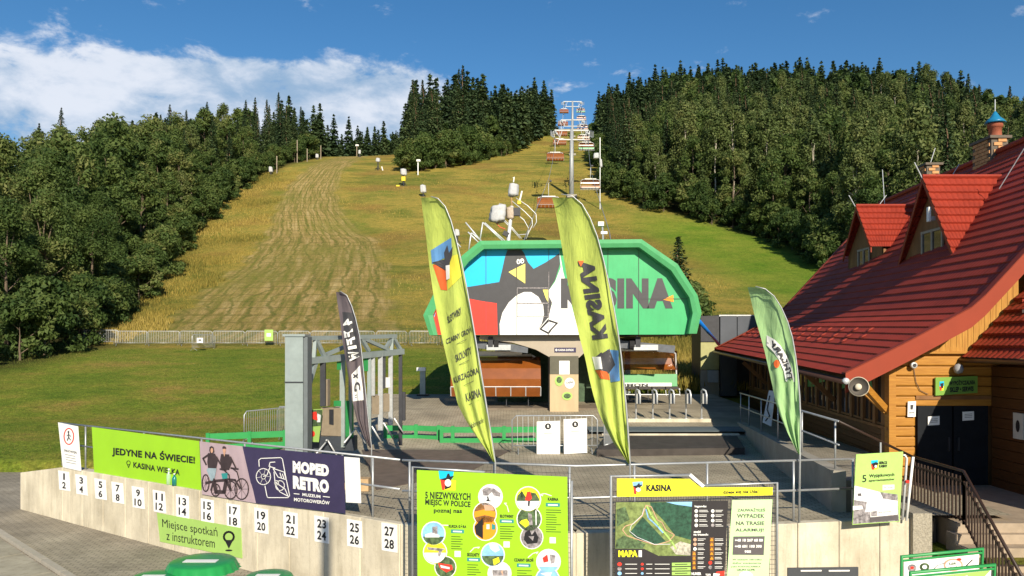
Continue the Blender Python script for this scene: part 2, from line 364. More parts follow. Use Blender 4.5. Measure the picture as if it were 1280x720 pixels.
def build_terrain():
    Ys = np.concatenate([np.arange(13.6, 60, .4), 60 * np.exp(np.linspace(0, math.log(700 / 60), 210))])
    T = np.linspace(-1, 1, 341); half = 14 + Ys * .95
    X = T[None, :] * half[:, None]; Y = np.repeat(Ys[:, None], len(T), 1); Z = terrain(X, Y)
    # the made ground in front of the retaining wall lies lower and is another sheet
    Z = np.where((X < WP0.x + .1) & (Y < 27.2), -2.6, Z)
    Z = np.where((X >= WP0.x + .1) & (Y < wallY(X) + .38) & (X < 7.5), -2.6, Z)
    Z = np.where((X > 5.0) & (Y < 40), np.minimum(Z, -.6 + sstep(30, 40, Y) * 1.3), Z)
    nv, nu = X.shape; idx = np.arange(nv * nu).reshape(nv, nu)
    Fc = np.stack([idx[:-1, :-1], idx[:-1, 1:], idx[1:, 1:], idx[1:, :-1]], -1).reshape(-1, 4)
    me = mesh_np('slope', np.stack([X, Y, Z], -1).reshape(-1, 3), Fc, GRASS, smooth=True)
    x = X.ravel(); y = Y.ravel(); ins, u = trackmask(x, y)
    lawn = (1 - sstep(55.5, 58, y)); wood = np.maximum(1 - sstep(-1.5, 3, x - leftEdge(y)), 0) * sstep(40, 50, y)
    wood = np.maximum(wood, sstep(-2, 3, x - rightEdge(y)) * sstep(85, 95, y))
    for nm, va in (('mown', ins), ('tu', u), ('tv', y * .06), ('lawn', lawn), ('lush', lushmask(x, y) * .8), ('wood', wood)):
        a = me.attributes.new(nm, 'FLOAT', 'POINT'); a.data.foreach_set('value', va.astype(np.float32))
    return link('ski_slope', me, kind='structure')
build_terrain()
def blades(name, n, fx, hgt, wid, mats, label):
    """grass: many single blades, one object of ground cover"""
    x, y = fx(n); z = terrain(x, y); h = hgt(x, y) * rng.uniform(.6, 1.15, len(x)); w = wid * rng.uniform(.6, 1.4, len(x)) * (1 + y / 90)
    a = rng.uniform(0, math.pi, len(x)); lx = rng.normal(0, .28, len(x)) * h; ly = rng.normal(0, .28, len(x)) * h
    b0 = np.stack([x - np.cos(a) * w, y - np.sin(a) * w, z - .05], -1); b1 = np.stack([x + np.cos(a) * w, y + np.sin(a) * w, z - .05], -1)
    t = np.stack([x + lx, y + ly, z + h], -1); V = np.stack([b0, b1, t], 1).reshape(-1, 3)
    me = mesh_np(name, V, np.arange(len(V)).reshape(-1, 3), mats, fattr=rng.random(len(x)) * .6 + .4 * (np.sin(x * .21 + np.sin(y * .13) * 2) * .5 + .5))
    return link(name, me, label=label, kind='stuff', cat='grass')
def tint_mat(name, stops, rough=.8, transl=.25, spec=.2, objvar=.0, bscale=0):
    m = bpy.data.materials.new(name); m.use_nodes = True; nt = m.node_tree; N = nt.nodes; L = nt.links; b = N['Principled BSDF']; out = N['Material Output']
    at = N.new('ShaderNodeAttribute'); at.attribute_name = 'tint'; f = at.outputs['Fac']
    if objvar:
        oi = N.new('ShaderNodeObjectInfo'); ma = N.new('ShaderNodeMath'); ma.operation = 'MULTIPLY_ADD'; L.new(oi.outputs['Random'], ma.inputs[0]); ma.inputs[1].default_value = objvar; L.new(f, ma.inputs[2])
        mb = N.new('ShaderNodeMath'); mb.operation = 'SUBTRACT'; L.new(ma.outputs[0], mb.inputs[0]); mb.inputs[1].default_value = objvar / 2; f = mb.outputs[0]
    r = N.new('ShaderNodeValToRGB'); e = r.color_ramp.elements
    while len(e) < len(stops): e.new(.5)
    for q, (p, c) in zip(e, stops): q.position = p; q.color = (*c, 1)
    L.new(f, r.inputs[0]); L.new(r.outputs[0], b.inputs['Base Color']); b.inputs['Roughness'].default_value = rough; b.inputs['Specular IOR Level'].default_value = spec
    t = N.new('ShaderNodeBsdfTranslucent'); L.new(r.outputs[0], t.inputs[0]); mx = N.new('ShaderNodeMixShader'); mx.inputs[0].default_value = transl
    L.new(b.outputs[0], mx.inputs[1]); L.new(t.outputs[0], mx.inputs[2]); L.new(mx.outputs[0], out.inputs[0]); return m
HAY = tint_mat('dry_grass_blades', [(0, (.10, .11, .022)), (.35, (.20, .17, .035)), (.7, (.36, .27, .06)), (1, (.46, .35, .11))])
LAWNB = tint_mat('lawn_blades', [(0, (.060, .095, .012)), (.5, (.11, .15, .02)), (.85, (.18, .18, .04)), (1, (.30, .23, .08))])
def tall_xy(n):
    y = 59 + (rng.random(n) ** 1.5) * 130; le = leftEdge(y); s = rng.random(n)
    x = np.where(s < .45, le - 1 + rng.random(n) ** 1.3 * 14, le + rng.random(n) * (rightEdge(np.maximum(y, 95)) - le))
    ins, u = trackmask(x, y); k = (ins < .2) & (lushmask(x, y) < .3); return x[k], y[k]
blades('tall_dry_grass', 95000, tall_xy, lambda x, y: np.where(x < leftEdge(y) + 4 + 8 * (np.sin(y * .37) * .5 + .5), .50, .24) * (.7 + .5 * np.sin(x * .35) * np.sin(y * .3)), .022, HAY, 'tall golden dry grass growing over the ski slope')
def lawn_xy(n):
    y = 15 + rng.random(n) * 42; x = -26 + rng.random(n) * 38 - (y - 15) * .2
    k = (y > wallY(x) + .5) & ((x < -7.2) | (y > 37.5)) & ((x > WP0.x + .6) | (y > 27.5)) & (x < 8); return x[k], y[k]
blades('lawn_grass', 110000, lawn_xy, lambda x, y: np.full(len(x), .07), .012, LAWNB, 'short patchy green lawn between the walls and the slope barriers')
def weed_xy(n):
    y = 38 + rng.random(n) * 22; x = 5 + rng.random(n) * 9 + (y - 38) * .12; return x, y
blades('weed_patch', 16000, weed_xy, lambda x, y: np.full(len(x), .55), .028, HAY, 'tall weedy grass on the bank behind the lift station')
# ------------------------------------------------------------------ trees
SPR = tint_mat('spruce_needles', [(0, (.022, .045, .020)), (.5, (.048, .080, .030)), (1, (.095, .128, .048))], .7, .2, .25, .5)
LEAF = tint_mat('broad_leaves', [(0, (.040, .078, .020)), (.4, (.080, .128, .032)), (.75, (.122, .168, .044)), (1, (.190, .205, .066))], .65, .40, .25, .5)
BIR = tint_mat('birch_leaves', [(0, (.055, .085, .026)), (.5, (.105, .145, .042)), (1, (.185, .205, .070))], .65, .30, .25, .4)
BARK = mat('tree_bark', (.14, .105, .075), rough=.9, var=.35, scale=5, bump=.6, stretch=(1, 1, .2))
BARKW = mat('birch_bark', (.42, .38, .31), rough=.8, var=.45, scale=6, stretch=(1, 1, 1.8))
BARKR = mat('spruce_bark', (.20, .125, .080), rough=.9, var=.3, scale=5, bump=.6)
def cards(cen, nrm, size, asp=1.0):
    """one rhombic leaf spray per centre"""
    n = len(cen); r = rng.normal(size=(n, 3)); nrm = nrm / (np.linalg.norm(nrm, axis=1, keepdims=True) + 1e-9)
    a = np.cross(nrm, r); a /= np.linalg.norm(a, axis=1, keepdims=True) + 1e-9; b = np.cross(nrm, a); s = size[:, None]
    V = np.stack([cen - a * s, cen - b * s * .6 * asp + nrm * s * .18, cen + a * s, cen + b * s * .6 * asp + nrm * s * .18], 1).reshape(-1, 3)
    return V, np.arange(4 * n).reshape(-1, 4)
def gen_broad(h, w, nleaf, size, ncl, droop=0.0, low=.12):
    """crown of leaf sprays gathered in clumps round the limb ends"""
    cc = []
    for _ in range(ncl):
        t = rng.random() ** .8; z = h * (low + (1 - low) * t); rad = w / 2 * math.sin(math.pi * (min(1, max(0.06, (t * .86 + .14)))) ** .85) ** .6
        a = rng.random() * 2 * math.pi; rr = rad * (.45 + .55 * rng.random() ** .5) * .82; cc.append((rr * math.cos(a), rr * math.sin(a), z - rr * .12))
    cc = np.array(cc); cr = rng.uniform(.10, .19, ncl) * w; ct = rng.uniform(0, .62, ncl)
    k = rng.integers(0, ncl, nleaf); d = rng.normal(size=(nleaf, 3)); d /= np.linalg.norm(d, axis=1, keepdims=True)
    r = cr[k] * rng.random(nleaf) ** .4; cen = cc[k] + d * r[:, None] * np.array([1, 1, .8])
    if droop: cen[:, 2] -= droop * rng.random(nleaf) ** 2 * r / cr[k]
    nr = d * .75 + rng.normal(size=d.shape) * .55 + np.array([0, 0, .25]); s = size * rng.uniform(.55, 1.35, nleaf)
    V, Fc = cards(cen, nr, s, .8); V[:, 2] = np.maximum(V[:, 2], .15)
    return V, Fc, np.clip(ct[k] + rng.uniform(0, .34, nleaf), 0, 1), cc
def gen_spruce(h, w, nwh, per, size, bare=.12, ragged=.25):
    C = []; Nn = []; S = []; T = []
    for i in range(nwh):
        t = (i + rng.random() * .6) / nwh; z = h * (bare + (1 - bare) * t); L = w / 2 * (1 - t) ** .72 * (.82 + .3 * rng.random()) + .12
        nb = max(5, int(9 * (1 - t) + 4)); a0 = rng.random() * 6.28
        for j in range(nb):
            a = a0 + 6.28 * j / nb + rng.normal() * .18; Lb = L * rng.uniform(1 - ragged, 1.1); tb = rng.random() * .45
            for q in range(per):
                f = (q + .6) / per; x = Lb * f; dz = -.28 * Lb * f + .10 * Lb * f * f; sw = rng.normal() * .10 * Lb * f
                C.append((x * math.cos(a) - sw * math.sin(a), x * math.sin(a) + sw * math.cos(a), z + dz + rng.normal() * .16))
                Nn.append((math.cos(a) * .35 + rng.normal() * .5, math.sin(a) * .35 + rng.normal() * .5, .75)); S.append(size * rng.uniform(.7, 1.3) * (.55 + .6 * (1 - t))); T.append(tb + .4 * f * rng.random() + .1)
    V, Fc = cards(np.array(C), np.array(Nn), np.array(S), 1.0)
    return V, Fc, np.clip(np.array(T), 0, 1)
def trunk_mb(h, r, cc=None, nl=7, frac=.85):
    mb = MB(); k = 6; lean = [Vector((random.uniform(-.02, .02) * h * i / k, random.uniform(-.02, .02) * h * i / k, h * frac * i / k)) for i in range(k + 1)]
    lean[0] = Vector((0, 0, -.5)); mb.tube(lean, r, 7, rr=[r * (1.15 - i / k) for i in range(k + 1)])
    if cc is not None:
        for c in cc[:nl]:
            c = Vector(c); z0 = min(h * .6, max(h * .12, c.z - c.xy.length * .9)); i = min(k - 1, int(z0 / (h * frac) * k)); s = lean[i].lerp(lean[i + 1], .5); s.z = z0
            mid = s.lerp(c, .5) + Vector((0, 0, -.05 * h * .3)); mb.tube([s, mid, c], r * .3, 5, rr=[r * .42, r * .26, r * .06])
    return mb
PROTO = {}
def proto(kind, key, near):
    """tree prototype at the origin: a thing with a trunk and a crown"""
    name, label, m, bark, V, Fc, T, cc, h, r, nl, frac = key
    root = bpy.data.objects.new(name, None); root.empty_display_size = 1; WL[root.name] = Vector()
    cr = bpy.data.objects.new('crown', mesh_np(name + '_crown', V, Fc, m, T)); cr.parent = root
    tb = trunk_mb(h, r, cc, nl, frac); me = bpy.data.meshes.new(name + '_trunk'); me.from_pydata(tb.v, [], tb.f); me.materials.append(bark)
    tr = bpy.data.objects.new('trunk', me); tr.parent = root
    PROTO.setdefault(kind, []).append(root)
for i in range(5):
    h = 14.0 + i % 3; V, Fc, T, cc = gen_broad(h, 7.6 + i % 2, 17000, .165, 64, .0, .04); proto('near', ('broadleaf_tree', '', LEAF, BARK, V, Fc, T, cc, h, .22, 9, .85), True)
for i in range(4):
    h = 15.0 + i % 3; V, Fc, T, cc = gen_broad(h, 8.0, 8500, .27, 56, .0, .04); proto('mid', ('broadleaf_tree', '', LEAF, BARK, V, Fc, T, cc, h, .22, 6, .85), True)
for i in range(3):
    h = 16.0 + i; V, Fc, T, cc = gen_broad(h, 6.4, 8000, .23, 60, 1.5, .06); proto('birch', ('birch_tree', '', BIR, BARKW, V, Fc, T, cc, h, .15, 6, .9), True)
for i in range(4):
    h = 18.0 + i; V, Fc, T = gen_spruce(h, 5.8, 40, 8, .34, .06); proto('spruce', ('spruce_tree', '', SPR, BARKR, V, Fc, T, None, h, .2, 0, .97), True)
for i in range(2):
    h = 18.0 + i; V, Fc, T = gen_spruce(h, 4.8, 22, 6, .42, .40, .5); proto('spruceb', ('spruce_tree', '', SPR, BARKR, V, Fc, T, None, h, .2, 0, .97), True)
for i in range(2):
    h = 3.0; V, Fc, T, cc = gen_broad(h, 3.2, 3200, .12, 26, 0, .02); proto('bush', ('leafy_bush', '', LEAF, BARK, V, Fc, T, cc, h, .05, 4, .6), True)
def plant(kind, x, y, hs, label, cat, group, sxy=1.0, name=None):
    p = random.choice(PROTO[kind]); r = p.copy(); COL.objects.link(r); r.location = (x, y, tz(x, y) - .1); r.rotation_euler = (0, 0, random.random() * 6.28)
    r.scale = (hs * sxy, hs * sxy, hs)
    if name: r.name = name
    for ch in p.children: c = ch.copy(); COL.objects.link(c); c.parent = r
    tag(r, label, cat, group); return r
FAR = []     # trees past the limit: one mass
def far_tree(spruce, x, y, hs): FAR.append((spruce, x, y, hs))
def jgrid(x0, x1, y0, y1, st):
    out = []; y = y0
    while y < y1:
        x = x0 + (int(y / st) % 2) * st / 2
        while x < x1: out.append((x + random.uniform(-.4, .4) * st, y + random.uniform(-.4, .4) * st)); x += st
        y += st
    return out
NT = {'b': 0, 's': 0, 'k': 0}
def forest():
    L = []
    # left wood, from the barriers up along the left edge of the slope
    for x, y in jgrid(-250, -20, 47, 330, 5.2):
        e = float(leftEdge(y)); dd = e - x
        if dd < 2.6 or abs(x) > .69 * y + 5: continue
        if dd > 34 + y * .12: continue
        sp = .05 + .25 * float(sstep(105, 150, y)) + .6 * float(sstep(165, 215, y))
        L.append(('left', random.random() < sp, x, y, dd))
    for x, y in jgrid(-84, -14, 262, 345, 4.2):          # dark wood beyond the crest
        if x > -.15 * y + 10 - 6: continue
        L.append(('crest', random.random() < .93, x, y, 9))
    # island between the two pistes
    A = hit(505, 216); B = hit(580, 207); C = hit(645, 190); D = hit(690, 160); E = hit(492, 194)
    for x, y in jgrid(-50, 32, 190, 345, 4.8):
        bx = np.interp(x, [A.x, B.x, C.x, D.x], [A.y, B.y, C.y, D.y]); lx = A.x - (y - A.y) * .13
        if x < lx or y < bx + 1 or x > .05 * y - .2: continue
        fr = y - bx < 6
        L.append(('island', random.random() < (.25 if (fr and x < B.x + 6) else .85), x, y, y - bx))
    # right wood
    for x, y in jgrid(8, 330, 92, 352, 5.3):
        e = float(rightEdge(y)); dd = x - e
        if dd < 2.4 or x > .68 * y + 6 or dd > 120: continue
        sp = .12 + .35 * float(sstep(150, 215, y)) + .25 * float(sstep(240, 290, y)) + (.45 if x < .17 * y + 6 and y > 150 else 0)
        L.append(('right', random.random() < sp, x, y, dd))
    L.sort(key=lambda q: q[3])
    names = {'left': ('left of the ski slope', 'left wood beside the slope'), 'crest': ('on the crest beyond the left piste', 'dark wood beyond the crest'),
             'island': ('between the two pistes', 'wood between the pistes'), 'right': ('right of the chairlift', 'wood right of the chairlift')}
    for reg, sp, x, y, dd in L:
        where, grp = names[reg]; zone = (('near the lower end, ' if y < 80 else 'fairly low, ') if y < 115 else ('halfway up, ' if y < 165 else 'high up, ')) if reg in ('left', 'right') else ('at the front, ' if dd < 8 else 'further back, ')
        if reg != 'crest': where = zone + ('in the front row, ' if dd < 8 and reg != 'island' else '') + where
        if reg in ('left', 'right') and dd > 18 and y < 90 + 0 * x and False: continue
        if sp:
            hs = (random.uniform(.62, .95) + (.16 if random.random() < .22 else 0)) * (1.04 if reg != 'left' else .92)
            if reg == 'crest': hs *= .74
            if reg == 'island': hs *= 1.22 if y < 270 else 1.05
            if reg == 'right' and y > 250: hs *= 1.0
            if NT['s'] < 290:
                NT['s'] += 1; plant('spruceb' if (reg == 'island' and random.random() < .35) else 'spruce', x, y, hs, 'tall dark spruce ' + where, 'spruce', 'spruces in the ' + grp)
            else: far_tree(1, x, y, hs)
        else:
            bir = reg == 'right' and random.random() < .42 or reg == 'left' and random.random() < .08
            hs = random.uniform(.68, 1.08)
            if reg == 'left' and y < 62: hs *= .80
            if reg == 'left' and dd < 6: hs *= .78
            if reg == 'right' and dd < 6 : hs *= .8
            if reg == 'island': hs *= .55 if dd < 6 else .9
            if bir:
                if NT['k'] < 140: NT['k'] += 1; plant('birch', x, y, hs * 1.02, 'pale green drooping birch ' + where, 'birch', 'birches in the ' + grp); continue
            if NT['b'] < 290:
                NT['b'] += 1; plant('near' if y < 84 else 'mid', x, y, hs, 'green leafy tree ' + where, 'leafy tree', 'leafy trees in the ' + grp)
            else: far_tree(0, x, y, hs)
    # undergrowth that closes the edges of the woods down to the grass
    for y in np.arange(48, 235, 2.6):
        e = float(leftEdge(y)); plant('bush', e - random.uniform(.2, 2.6), y, random.uniform(.7, 1.5) * (1 + y / 400), 'low leafy bush ' + ('beside the barriers' if y < 62 else 'halfway up' if y < 130 else 'high up') + ' at the foot of the left wood', 'bush', 'bushes along the left wood')
    for y in np.arange(94, 290, 2.4):
        e = float(rightEdge(y)); plant('bush', e + random.uniform(-.2, 2.6), y, random.uniform(.8, 1.7) * (1 + y / 500), 'low leafy bush ' + ('above the house roof' if y < 125 else 'halfway up' if y < 180 else 'high up by the lift line') + ' at the foot of the right wood', 'bush', 'bushes along the right wood')
    for k in range(46):
        t = k / 45; q = A.lerp(B, t * 2) if t < .5 else B.lerp(C, t * 2 - 1)
        plant('bush', q.x + random.uniform(-1.5, 1.5), q.y + random.uniform(0, 4), random.uniform(1.2, 2.6) * (1.25 if t < .6 else .8), 'round leafy bush before the wood between the pistes', 'bush', 'bushes before the middle wood')
    # everything past the limit as one mass of real leaves
    fm = {0: [gen_broad(15, 8.0, 900, .80, 40, 0, .04) for _ in range(3)], 1: [gen_spruce(18, 6.0, 20, 4, .80, .08) for _ in range(3)]}
    for sp, nm, m in ((1, 'distant_spruces', SPR), (0, 'distant_leafy_trees', LEAF)):
        VV = []; FF = []; TT = []; k = 0
        for q, x, y, hs in FAR:
            if q != sp: continue
            g = random.choice(fm[sp]); V, Fc, T = g[0], g[1], g[2]; a = random.random() * 6.28; ca, sa = math.cos(a), math.sin(a)
            U = V * hs; U = np.stack([U[:, 0] * ca - U[:, 1] * sa + x, U[:, 0] * sa + U[:, 1] * ca + y, U[:, 2] + tz(x, y)], -1)
            VV.append(U); FF.append(Fc + k); TT.append(np.clip(T + random.uniform(-.25, .25), 0, 1)); k += len(U)
        if VV: link(nm, mesh_np(nm, np.concatenate(VV), np.concatenate(FF), m, np.concatenate(TT)), label='far mass of ' + ('dark spruces' if sp else 'leafy trees') + ' high on the hillside', cat='wood', kind='stuff')
    print('TREES', NT, 'far', len(FAR))
forest()
# single shrubs behind and beside the station
for px, py, d, s, n in ((860, 395, 62, 1.4, 1), (843, 400, 60, .9, 1), (868, 330, 75, .8, 1)):
    p = P(px, py, d); plant('bush', p.x, p.y, s, 'green shrub on the grass right of the lift station', 'shrub', 'shrubs right of the lift station')
p = P(848, 300, 66); plant('spruce', p.x, p.y, .40, 'small young spruce standing alone behind the lift station', 'young spruce', None, 1.7, 'young_spruce')
for px, py, s in ((838, 0, .9), (858, 0, 1.2), (872, 0, .8), (866, 0, 1.0)): p = P(px, 400, 63 + s); plant('bush', p.x, p.y, s, 'low shrub at the foot of the young spruce behind the station', 'shrub', 'shrubs round the young spruce')
p = P(1045, 300, 70)
# ------------------------------------------------------------------ materials
CONC = mat('wall_concrete', (.60, .545, .43), rough=.85, var=.16, scale=1.6, bump=.25, bscale=60, stretch=(1, 1, .35))
def stain(m, amt=.6):
    nt = m.node_tree; N = nt.nodes; L = nt.links; b = N['Principled BSDF']; src = b.inputs['Base Color'].links[0].from_socket
    tc = N.new('ShaderNodeTexCoord'); out = src
    for sc, st, lo, hi, a in ((1.1, (1, 1, .9), .42, .68, .50), (7, (1, 1, .12), .50, .72, .45), (22, (1, 1, 1), .55, .75, .35)):
        mp = N.new('ShaderNodeMapping'); mp.inputs['Scale'].default_value = st; L.new(tc.outputs['Object'], mp.inputs[0]); n = N.new('ShaderNodeTexNoise'); n.inputs['Scale'].default_value = sc; n.inputs['Detail'].default_value = 8; n.inputs['Roughness'].default_value = .65; L.new(mp.outputs[0], n.inputs['Vector'])
        r = N.new('ShaderNodeMapRange'); L.new(n.outputs[0], r.inputs[0]); r.inputs[1].default_value = lo; r.inputs[2].default_value = hi; r.inputs[4].default_value = a * amt
        x = N.new('ShaderNodeMixRGB'); x.blend_type = 'MULTIPLY'; L.new(r.outputs[0], x.inputs[0]); L.new(out, x.inputs[1]); x.inputs[2].default_value = (.42, .39, .33, 1); out = x.outputs[0]
    L.new(out, b.inputs['Base Color'])
stain(CONC, .9)
CONCD = mat('grey_concrete', (.30, .28, .24), rough=.9, var=.15, scale=2, bump=.3, bscale=50)
STEEL = mat('galvanised_steel', (.42, .44, .46), rough=.42, metal=.55, var=.12, scale=10)
STEELW = mat('pale_steel', (.62, .64, .66), rough=.4, metal=.3, var=.1, scale=8)
STEELG = mat('grey_green_steel', (.27, .32, .32), rough=.45, metal=.3, var=.12, scale=4)
DARK = mat('dark_metal', (.035, .037, .045), rough=.5, var=.2, scale=6)
BLACK = mat('black_print', (.015, .015, .018), rough=.6, var=.05)
WHITE = mat('white_print', (.78, .78, .76), rough=.55, var=.03)
PAPER = mat('white_panel', (.80, .80, .79), rough=.5, var=.03, scale=3)
LIME = mat('lime_print', (.29, .56, .020), rough=.45, var=.04, scale=2)
LIME2 = mat('pale_lime_print', (.33, .52, .13), rough=.5, var=.05, scale=2)
YEL = mat('yellow_print', (.86, .80, .03), rough=.45, var=.03)
NAVY = mat('dark_violet_print', (.040, .033, .085), rough=.42, var=.08)
MAUVE = mat('mauve_print', (.40, .31, .35), rough=.5, var=.08, scale=1.5)
GREENP = mat('bright_green_paint', (.035, .27, .080), rough=.35, var=.08, scale=4)
CYAN = mat('cyan_print', (.01, .46, .80), rough=.4, var=.04)
RED = mat('red_print', (.78, .045, .030), rough=.4, var=.05)
CHAR = mat('charcoal_print', (.055, .055, .062), rough=.42, var=.08)
TEAL = mat('teal_print', (.03, .25, .25), rough=.4, var=.05)
ORANGE = mat('orange_print', (.85, .30, .02), rough=.5, var=.05)
RUBBER = mat('dark_rubber_mat', (.055, .047, .043), rough=.8, var=.25, scale=3, bump=.3)
RUBB = mat('brown_rubber_mat', (.13, .10, .082), rough=.85, var=.22, scale=3, bump=.3)
SKIN = mat('printed_skin', (.55, .32, .22), var=.1); JEAN = mat('printed_jeans', (.25, .33, .38), var=.15)
def brick_mat(name, c1, c2, cm, w, h, mort=.012, scale=1.0, bump=.4, rough=.9, off=.5):
    m = bpy.data.materials.new(name); m.use_nodes = True; nt = m.node_tree; N = nt.nodes; L = nt.links; b = N['Principled BSDF']
    tc = N.new('ShaderNodeTexCoord'); t = N.new('ShaderNodeTexBrick'); t.inputs['Color1'].default_value = (*c1, 1); t.inputs['Color2'].default_value = (*c2, 1); t.inputs['Mortar'].default_value = (*cm, 1)
    t.inputs['Brick Width'].default_value = w; t.inputs['Row Height'].default_value = h; t.inputs['Mortar Size'].default_value = mort; t.inputs['Scale'].default_value = scale; t.offset = off
    L.new(tc.outputs['Object'], t.inputs['Vector'])
    n = N.new('ShaderNodeTexNoise'); n.inputs['Scale'].default_value = .7; n.inputs['Detail'].default_value = 8; L.new(tc.outputs['Object'], n.inputs['Vector'])
    r = N.new('ShaderNodeValToRGB'); r.color_ramp.elements[0].position = .3; r.color_ramp.elements[1].position = .7; r.color_ramp.elements[0].color = (.68, .68, .68, 1); r.color_ramp.elements[1].color = (1.2, 1.2, 1.2, 1)
    L.new(n.outputs[0], r.inputs[0]); mx = N.new('ShaderNodeMixRGB'); mx.blend_type = 'MULTIPLY'; mx.inputs[0].default_value = 1
    L.new(t.outputs[0], mx.inputs[1]); L.new(r.outputs[0], mx.inputs[2]); L.new(mx.outputs[0], b.inputs['Base Color']); b.inputs['Roughness'].default_value = rough
    bp = N.new('ShaderNodeBump'); bp.inputs['Strength'].default_value = bump; bp.inputs['Distance'].default_value = .01; bp.invert = True
    L.new(t.outputs['Fac'], bp.inputs['Height']); L.new(bp.outputs[0], b.inputs['Normal']); return m
PAVER = brick_mat('plaza_pavers', (.42, .37, .27), (.37, .32, .235), (.14, .12, .085), .21, .105, .008)
PAVER2 = brick_mat('pavement_pavers', (.36, .32, .25), (.31, .275, .215), (.12, .11, .09), .21, .105, .008)
SLAB = None; SLAB = mat('road_slab_concrete', (.36, .33, .26), rough=.9, var=.14, scale=1.2, bump=.3, bscale=35)
stain(SLAB, .9); stain(PAVER, .8); stain(PAVER2, .8)
# ------------------------------------------------------------------ lower pavement, road slabs and kerb in front of the wall
def lowsheet(name, pts, dz, m, **kw):
    mb = MB(); mb.poly([(x, y, lowz(y) + dz) for x, y in pts], 0); return mb.build(name, m, **kw)
base = MB(); base.poly([(-60, -30, lowz(-30)), (40, -30, lowz(-30)), (40, 15.5, lowz(15.5)), (-4, 15.5, lowz(15.5)), (-4, 27.35, lowz(27.35)), (-60, 27.35, lowz(27.35))]); base.build('pavement', PAVER2, kind='structure')
# kerb runs from (0,655) towards (75,720) in the picture; road slabs lie left of it
kA = G(-60, 628, -1.28); kB = G(82, 722, -1.5); kd = (kB - kA).normalized(); kn = Vector((kd.y, -kd.x, 0)).normalized()   # to the viewer's left/front
if kn.y > 0: kn = -kn
kA2 = kA - kd * 12; kB2 = kB + kd * 14
kerb = MB(); 
for i in range(30):
    a = kA2.lerp(kB2, i / 30); b = kA2.lerp(kB2, (i + 1) / 30 - .0006); a.z = lowz(a.y) + .03; b.z = lowz(b.y) + .03; kerb.beam(a, b, .14, .10)
kerb.build('kerb', mat('kerb_concrete', (.36, .33, .28), rough=.9, var=.12, scale=3, bump=.3), kind='structure')
road = bpy.data.objects.new('road', None); COL.objects.link(road); road['kind'] = 'structure'; WL['road'] = Vector()
ws = 1.9
for i in range(13):
    for j in range(4):
        a0 = kA2 + kd * (i * ws + (.5 if j % 2 else 0)) + kn * (.10 + j * 1.6); q = []
        for s, t in ((.012, .012), (ws - .012, .012), (ws - .012, 1.588), (.012, 1.588)):
            p = a0 + kd * s + kn * t; q.append(Vector((p.x, p.y, lowz(p.y) + .016 + random.uniform(-.002, .002))))
        MB().prism(q, (0, 0, -.05)).build('slab', SLAB, road)
# ------------------------------------------------------------------ the retaining wall: cast concrete panels
wall = thing('retaining_wall', (WPTS[0].x, WPTS[0].y, -1.5), 'long pale concrete retaining wall carrying the number signs and banners', 'wall')
def wall_run(a, b, n, z0a, z0b, zta=0.0, ztb=0.0, th=.30):
    a = Vector((a.x, a.y, 0)); b = Vector((b.x, b.y, 0)); u = (b - a).normalized(); nn = Vector((-u.y, u.x, 0)) * th
    for i in range(n):
        p = a.lerp(b, i / n) + u * .006; q = a.lerp(b, (i + 1) / n) - u * .006; f0 = i / n; f1 = (i + 1) / n
        zt0 = zta + (ztb - zta) * f0; zt1 = zta + (ztb - zta) * f1; zb0 = z0a + (z0b - z0a) * f0 - .12; zb1 = z0a + (z0b - z0a) * f1 - .12
        o = random.uniform(-.004, .004) * nn.normalized()
        mb = MB(); mb.prism([p + o + Vector((0, 0, zb0)), q + o + Vector((0, 0, zb1)), q + o + Vector((0, 0, zt1)), p + o + Vector((0, 0, zt0))], nn)
        ob = mb.build('panel', CONC, wall)
        bv = ob.modifiers.new('bevel', 'BEVEL'); bv.width = .012; bv.segments = 1
LE = P(78, HY, 1 / invd(78))
wall_run(WP0, LE, 1, lowz(WP0.y), lowz(LE.y), -.34, 0.0)
wall_run(LE, WPTS[0], 12, lowz(LE.y), lowz(WPTS[0].y))
wall_run(WPTS[0], WPTS[1], 3, -1.6, -1.6); wall_run(WPTS[1], WPTS[2], 8, -1.6, -1.6)
e = WPTS[2]; MB().box((e.x - .03, e.y + .35, -.75), (.34, 1.0, 1.72)).build('end_pillar', mat('pebble_concrete', (.33, .30, .24), rough=.95, var=.3, scale=30, bump=.8, bscale=60), wall)
# ------------------------------------------------------------------ number signs on the wall
nums = [(80, 601), (101.5, 606), (125.5, 611.5), (147, 616), (172.5, 622), (199, 627), (228, 633), (259, 638.5), (291.5, 645), (326.5, 651), (363, 656), (402, 662), (443, 667), (486.5, 672)]
for i, (x, y) in enumerate(nums):
    S = W1; c = S.at(x, y, .012); d = c.y; w = 1000 * .315 / d * .86; h = 1000 * .49 / d; sl = .17; sk = .8 if i < 6 else .3
    q = [(x - w / 2 - sk, y - h / 2 - sl * w / 2), (x + w / 2 - sk, y - h / 2 + sl * w / 2), (x + w / 2 + sk, y + h / 2 + sl * w / 2), (x - w / 2 + sk, y + h / 2 - sl * w / 2)]
    a, b = 2 * i + 1, 2 * i + 2
    t = thing('number_sign', c, f'white sign with the numbers {a} and {b} on the concrete wall', 'sign', 'numbered signs on the wall')
    MB().prism([S.at(px, py, .012) for px, py in q], S.n * -.009).build('plate', PAPER, t)
    mb = MB()
    for k, num in ((0, a), (1, b)):
        ww = w * (.62 if num > 9 else .34); cy = y - h * .22 + k * h * .45; hh = h * .34
        if num == 1: ww = w * .16
        mb.ptext(S, str(num), (x - ww / 2, cy - hh / 2 - sl * ww / 2), (x + ww / 2, cy - hh / 2 + sl * ww / 2), (x - ww / 2, cy + hh / 2 - sl * ww / 2), .015, 0, .03)
    mb.build('numerals', BLACK, t)
